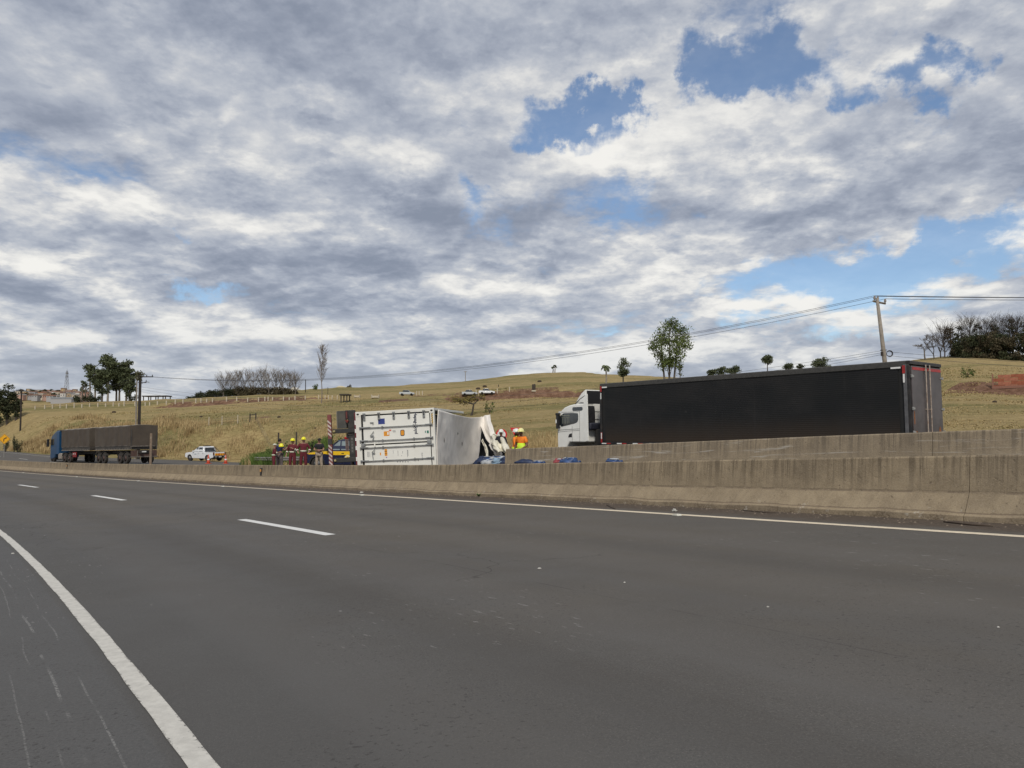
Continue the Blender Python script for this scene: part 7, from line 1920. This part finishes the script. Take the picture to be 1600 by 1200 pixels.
for i, (px, py) in enumerate([(651, 618), (655, 618), (660, 617.5), (744, 618), (748, 618.5), (777, 619), (796, 614.5), (498, 624), (503, 624), (508, 624), (513, 624), (519, 624), (527, 624)]):
    o = bpy.data.objects.new('stake', pst); link(o); o.location = land(px, py, 110, 240); tag(o, ('first of three stakes beside the small silver car', 'second of three stakes beside the small silver car', 'third of three stakes beside the small silver car', 'pale stake between the two right-hand parked cars, left one', 'pale stake between the two right-hand parked cars, right one', 'pale stake just right of the white parked car', 'pale stake alone on the slope above the red bank', 'first of six pale stakes left of the dark shelter', 'second of six pale stakes left of the dark shelter', 'third of six pale stakes left of the dark shelter', 'fourth of six pale stakes left of the dark shelter', 'fifth of six pale stakes left of the dark shelter', 'last of six pale stakes, nearest the dark shelter')[i], 'stake', 'short pale stakes in the far field')
mound = MB(); mound.ball((0, 0, .1), .5, 10, 6, sq=(1.2, 1, .9)); mm = mound.mesh('termite_mound', mat('dark_mound', (.05, .035, .022), .95))
for i, (px, py, s) in enumerate([(747, 608.5, .9), (757.5, 605, .9), (843, 597, .9), (178, 645, .7), (256, 652, .5), (436, 652.5, .45), (493, 671, .35), (314, 652, .5), (1556, 681, .3)]):
    o = bpy.data.objects.new('termite_mound', mm); link(o); o.location = land(px, py, 60, 250); o.scale = (s, s, s); tag(o, ('dark mound on the slope just above the parked cars, left one', 'dark mound on the slope just above the parked cars, right one', 'dark mound near the crest above the stone marker', 'dark mound on the grass above the front grain trailer', 'dark mound on the grass right of the plant-topped pole', 'dark mound on the slope above the leftmost firefighter', 'dark mound just left of the striped bumper top', 'dark mound on the grass above the white pickup', 'dark mound low on the slope at the right edge', 'dark mound beside the rear edge of the black trailer')[i], 'mound', 'small dark mounds on the hillside')

# ------------------------------------------------------------------ town on the far ridge, left
ORD = ('first', 'second', 'third', 'fourth', 'fifth', 'sixth', 'seventh', 'eighth', 'ninth', 'tenth', 'eleventh', 'twelfth', 'thirteenth', 'fourteenth', 'fifteenth', 'sixteenth', 'seventeenth', 'eighteenth', 'nineteenth', 'twentieth')
def town():
    rnd = random.Random(12); walls = [mat('house_' + n, c, .9, var=.08) for n, c in (('cream', (.50, .44, .36)), ('white', (.60, .58, .55)), ('pink', (.42, .27, .22)), ('ochre', (.44, .32, .18)), ('grey', (.34, .34, .35)))]
    roofs = [mat('roof_' + n, c, .9, var=.15) for n, c in (('clay', (.27, .13, .085)), ('brown', (.18, .11, .085)), ('fibre', (.30, .29, .28)))]; win = mat('house_window', (.06, .06, .065), .4)
    sites = []
    for row, (py, Y) in enumerate(((622, 980), (619, 1120), (615.5, 1280), (612.5, 1420))):
        px = 24 + rnd.uniform(0, 6)
        while px < 135:
            if not (row == 3 and (px < 40 or px > 120)): sites.append((px, py + rnd.uniform(-.8, .8), Y + rnd.uniform(-30, 30), row))
            px += rnd.uniform(6.5, 9.5)
    for i, (px, py, Y, row) in enumerate(sites):
        b = at(px, py, Y); g = gz(b.x, b.y); w = rnd.uniform(5.5, 9) * 1.0; h = 3.2 if rnd.random() < .75 else 5.8; d = 7
        wi = rnd.randrange(5); ri = rnd.randrange(3); k_ = max(0, b.z - g)
        root = empty('house', (b.x, b.y, g), label='%s house with %s roof, %s from left in the %s town row' % (('cream', 'white', 'pinkish', 'ochre', 'grey')[wi], ('clay', 'brown', 'grey')[ri], ORD[sum(1 for q_ in sites[:i] if q_[3] == row)], ('nearest', 'second', 'third', 'farthest')[row]), cat='house', group='houses of the distant town')
        MB().box((0, 0, (k_ + h) / 2), (w, d, k_ + h)).build('wall', walls[wi], root)
        MB().prism([(-w / 2 - .4, k_ + h - .05), (w / 2 + .4, k_ + h - .05), (w / 2 - .6, k_ + h + 1.3), (-w / 2 + .6, k_ + h + 1.3)], -d / 2 - .3, d / 2 + .3).build('roof', roofs[ri], root)
        for x in (-w * .25, w * .22): MB().box((x, -d / 2 - .02, k_ + h * .55), (1.3, .06, 1.1)).build('window', win, root)
    rs = np.random.RandomState(4)
    TX = sorted(rnd.uniform(20, 140) for _ in range(20))
    for i in range(20):
        px = TX[i]; Y = rnd.choice((960, 1100, 1260, 1400)) + rnd.uniform(-20, 20); py = {9: 623, 1: 618}.get(0, np.interp(Y, [950, 1420], [623, 612]))
        b = at(px, py, Y); g = gz(b.x, b.y); root = empty('town_tree', (b.x, b.y, g), label='dark round tree among the distant town houses, %s from the left' % ORD[i], cat='tree', group='trees among the distant town houses')
        hh = b.z - g + rnd.uniform(4, 7); w = rnd.uniform(5, 9)
        MB().tube([(0, 0, 0), (0, 0, hh * .8)], .3, 5).build('trunk', BARKD, root)
        o = bpy.data.objects.new('crown', leaves_mesh('crown', [(0, 0, hh - 2, w / 2, w / 2, 2.2), (w * .3, 0, hh - 2.6, w / 3, w / 3, 1.6)], 14, 1.3, LEAF_DK, rs)); link(o, root)
    # grey warehouse roof in front
    b = at(100, 627.5, 900); g = gz(b.x, b.y); root = empty('warehouse', (b.x, b.y, g), label='long low grey warehouse in front of the distant town', cat='warehouse')
    MB().box((0, 0, (b.z - g + 3) / 2), (24, 12, b.z - g + 3)).build('wall', walls[4], root); MB().prism([(-12.5, b.z - g + 3), (12.5, b.z - g + 3), (11, b.z - g + 5), (-11, b.z - g + 5)], -6.3, 6.3).build('roof', mat('blue_grey_roof', (.22, .24, .27), .6), root)
town()
def lattice():
    Y = 900.; b = at(103.5, 622, Y); g = gz(b.x, b.y); top = at(103.5, 579, Y).z - g; root = empty('lattice_tower', (b.x, b.y, g), label='grey lattice radio tower rising behind the distant town', cat='tower')
    st = mat('tower_steel', (.20, .21, .23), .7); hw = lambda z: 3.1 * (1 - z / top) + .55 * z / top
    lg = MB()
    for sx, sy in ((1, 1), (1, -1), (-1, 1), (-1, -1)):
        MB().tube([(sx * hw(0), sy * hw(0), 0), (sx * hw(top * .98), sy * hw(top * .98), top * .98)], .16, 4).build('leg', st, root)
    br = MB(); n = 9
    for k in range(n):
        z0, z1 = top * k / n, top * (k + 1) / n
        for s_ in (1, -1):
            br.tube([(-hw(z0), s_ * hw(z0), z0), (hw(z1), s_ * hw(z1), z1)], .08, 3).tube([(hw(z0), s_ * hw(z0), z0), (-hw(z1), s_ * hw(z1), z1)], .08, 3).tube([(-hw(z1), s_ * hw(z1), z1), (hw(z1), s_ * hw(z1), z1)], .09, 3)
            br.tube([(s_ * hw(z0), -hw(z0), z0), (s_ * hw(z1), hw(z1), z1)], .08, 3)
    br.build('bracing', st, root, fix=False)
    MB().box((0, 0, top * .93), (2.2, 2.2, 1.4)).box((0, 0, top * .84), (2.0, 2.0, 1.0)).tube([(0, 0, top * .9), (0, 0, top * 1.06)], .12, 4).build('antenna_platform', st, root)
lattice()
# white roofs on the skyline right of the wood
for i, (px0, px1, yt, Y, dome, w) in enumerate([(414, 424, 606.5, 260, 0, 'small white roof peeping over the crest, first from the left'), (427, 437, 605, 262, 0, 'small white roof over the crest, second from the left'), (440, 450, 605.5, 262, 0, 'small white roof over the crest, third from the left'), (455, 468, 605, 262, 0, 'white roof over the crest just left of the thin pole'), (478, 500, 607.5, 262, 0, 'long pale grey roof on the crest behind the slender bare tree'), (526, 544, 603.5, 262, 1, 'cream dome-shaped roof on the crest right of the slender bare tree')]):
    c = at((px0 + px1) / 2, yt, Y); g = gz(c.x, c.y); ww = (px1 - px0) / 1200 * Y; h = c.z - g; root = empty('roofed_building', (c.x, c.y, g), label=w, cat='building', group='pale roofs on the crest')
    wm = mat('white_roof', (.62, .60, .54), .8, var=.08)
    MB().box((0, 0, (h - .8) / 2), (ww * .94, 5, h - .8)).build('wall', wm, root)
    if dome: MB().prism([(ww / 2 * math.cos(a), h - 1.6 + 1.6 * math.sin(a)) for a in [math.pi * k / 12 for k in range(13)]], -3, 3).build('roof', mat('cream_roof', (.66, .60, .44), .8), root)
    else: MB().prism([(-ww / 2, h - .85), (ww / 2, h - .85), (0, h)], -2.8, 2.8).build('roof', wm, root)

# ------------------------------------------------------------------ grass
def blades(name, X, Y, H, Wd, m, label, lean=.35, seed=0, zlow=True):
    rs = np.random.RandomState(seed); n = len(X); Z = ground_z(X, Y, False) - .04
    a = rs.rand(n) * 6.283; dx, dy = np.cos(a), np.sin(a); la = rs.rand(n) * 6.283; ll = H * lean * rs.rand(n) * 1.6
    ox, oy = np.cos(la) * ll, np.sin(la) * ll
    b0 = np.stack([X - dx * Wd, Y - dy * Wd, Z], 1); b1 = np.stack([X + dx * Wd, Y + dy * Wd, Z], 1)
    m0 = np.stack([X - dx * Wd * .8 + ox * .35, Y - dy * Wd * .8 + oy * .35, Z + H * .6], 1); m1 = np.stack([X + dx * Wd * .8 + ox * .35, Y + dy * Wd * .8 + oy * .35, Z + H * .6], 1)
    tp = np.stack([X + ox, Y + oy, Z + H], 1); tp2 = tp + np.stack([dx, dy, dx * 0], 1) * (Wd * .25)[:, None]
    V = np.stack([b0, b1, m1, m0, tp2, tp], 1).reshape(-1, 3); k = np.arange(n)[:, None] * 6
    F = np.concatenate([k + np.array([0, 1, 2, 3]), k + np.array([3, 2, 4, 5])])
    me = fast_mesh(name, V, F, m); o = bpy.data.objects.new(name, me); link(o); tag(o, label, 'grass', kind='stuff'); return o
STRAW = mat_leaf('dry_tall_grass', (.26, .18, .085), (.52, .40, .215), .9); STRAW2 = mat_leaf('short_dry_grass', (.27, .20, .095), (.45, .35, .18), .9); GREENG = mat_leaf('green_verge_grass', (.045, .085, .018), (.13, .19, .045), .8); OLIVE = mat_leaf('olive_field_grass', (.18, .155, .065), (.33, .275, .125), .9)
def st_pts(s, t): x, y, h = rpos(s, t); return x, y
def grasses():
    rs = np.random.RandomState(31)
    # tall dry grass behind the far carriageway; clumped
    n = 150000; s = rs.uniform(34, 150, n); t = tO(s) + .3 + rs.gamma(2., 3.0, n)
    x, y = st_pts(s, t); px = 800 + 1200 * x / y
    d = fbm(x / 3.1, y / 3.1, 3); cl = np.interp(px, [-200, 0, 60, 100, 180, 235, 250, 300, 330, 345, 400, 430, 560, 820], [.5, .6, .8, .8, .7, .9, 1.25, 1.2, .95, .85, .6, .25, .25, .6])
    keep = (rs.rand(n) < np.clip(.35 + 1.3 * d, .04, 1) * np.clip(cl, 0, 1)) & (t < tO(s) + 14)
    x, y, d, cl, px_ = x[keep], y[keep], d[keep], cl[keep], px[keep]
    hh = (.25 + 1.05 * np.clip(.45 + 1.3 * d, .1, 1.25) * cl ** 1.5) * (.6 + .7 * rs.rand(len(x)))
    blades('tall_dry_grass', x, y, hh, np.full(len(x), .018) * (y / 60), STRAW, 'tall dry straw-coloured grass along the far verge', .35, 1)
    # green clumps
    n = 30000; P = []
    for (px0, px1, y0, y1, k, h) in [(395, 436, 60, 72, 8000, .75), (0, 75, 86, 104, 9000, .35), (360, 396, 66, 78, 3500, .6), (436, 520, 62, 76, 5000, .6), (640, 700, 60, 76, 1500, .5)]:
        Y = rs.uniform(y0, y1, k); p = rs.uniform(px0, px1, k); X = (p - 800) / 1200 * Y; ss, tt = st_of(X, Y); ok = tt > tO(ss) + .2
        P.append(np.stack([X[ok], Y[ok], np.full(ok.sum(), h) * (.5 + .9 * rs.rand(ok.sum()))], 1))
    P = np.concatenate(P); blades('green_verge_grass', P[:, 0], P[:, 1], P[:, 2], np.full(len(P), .022), GREENG, 'fresh green grass and weeds on the verge behind the guardrail and by the curve sign', .5, 2)
    # short pasture tufts over the near half of the hill
    n = 260000; ph = np.radians(rs.uniform(-37, 37, n)); r = 42 * (165 / 42.) ** rs.rand(n); X, Y = r * np.sin(ph), r * np.cos(ph)
    near = r < 170; ss, tt = st_of(X, Y); d = fbm(X / 6., Y / 2.6, 3)
    ok = (tt > tO(ss) + 3) & (rs.rand(n) < np.clip(.30 + 1.1 * d, .05, 1)); X, Y, r, d = X[ok], Y[ok], r[ok], d[ok]
    half = rs.rand(len(X)) < np.clip(.35 + fbm(X / 21., Y / 9., 3) * 1.2, 0, 1)
    for nm, sel, m_, lb, sd in (('pasture_tufts', ~half, STRAW2, 'short dry tufts of pasture grass over the hillside', 3), ('olive_pasture_tufts', half, OLIVE, 'short olive tufts of pasture grass over the hillside', 4)):
        q = sel; blades(nm, X[q], Y[q], (.05 + .15 * np.clip(.4 + d[q], 0, 1.2)) * (.6 + .8 * rs.rand(q.sum())) * (.55 + .45 * sstep(r[q], 60, 110)), .020 + .00042 * r[q], m_, lb, .8, sd)
grasses()
# green shrubs among the far verge grass
for i, (px, py, w, h, Y, lf, lab) in enumerate([(11, 0, 10, 2.3, 118, LEAF_DK, 'dark green shrub in the dry grass left of the slim pole'), (30, 0, 14, 2.1, 118, LEAF_DK, 'low dark shrub at the foot of the slim pole'), (25, 0, 7, 3.0, 119, LEAF_DK, 'upright dark shrub just left of the slim pole foot'), (487, 0, 9, 2.5, 60, LEAF_DK, 'dark bush showing between the tall firefighter and the officer'), (412, 0, 26, 1.5, 68, LEAF_GRN, 'bright green bank shrub behind the leftmost firefighter'), (442, 0, 24, 1.6, 69, LEAF_GRN, 'green shrub between the firefighters and the fence'), (536, 0, 22, 1.5, 66, LEAF_GRN, 'green shrub seen under the overturned trailer')]):
    b = ground_at(px, Y); bush('bush', b, wid(b, w), h, lab, lf, 200 + i, 170, .13)
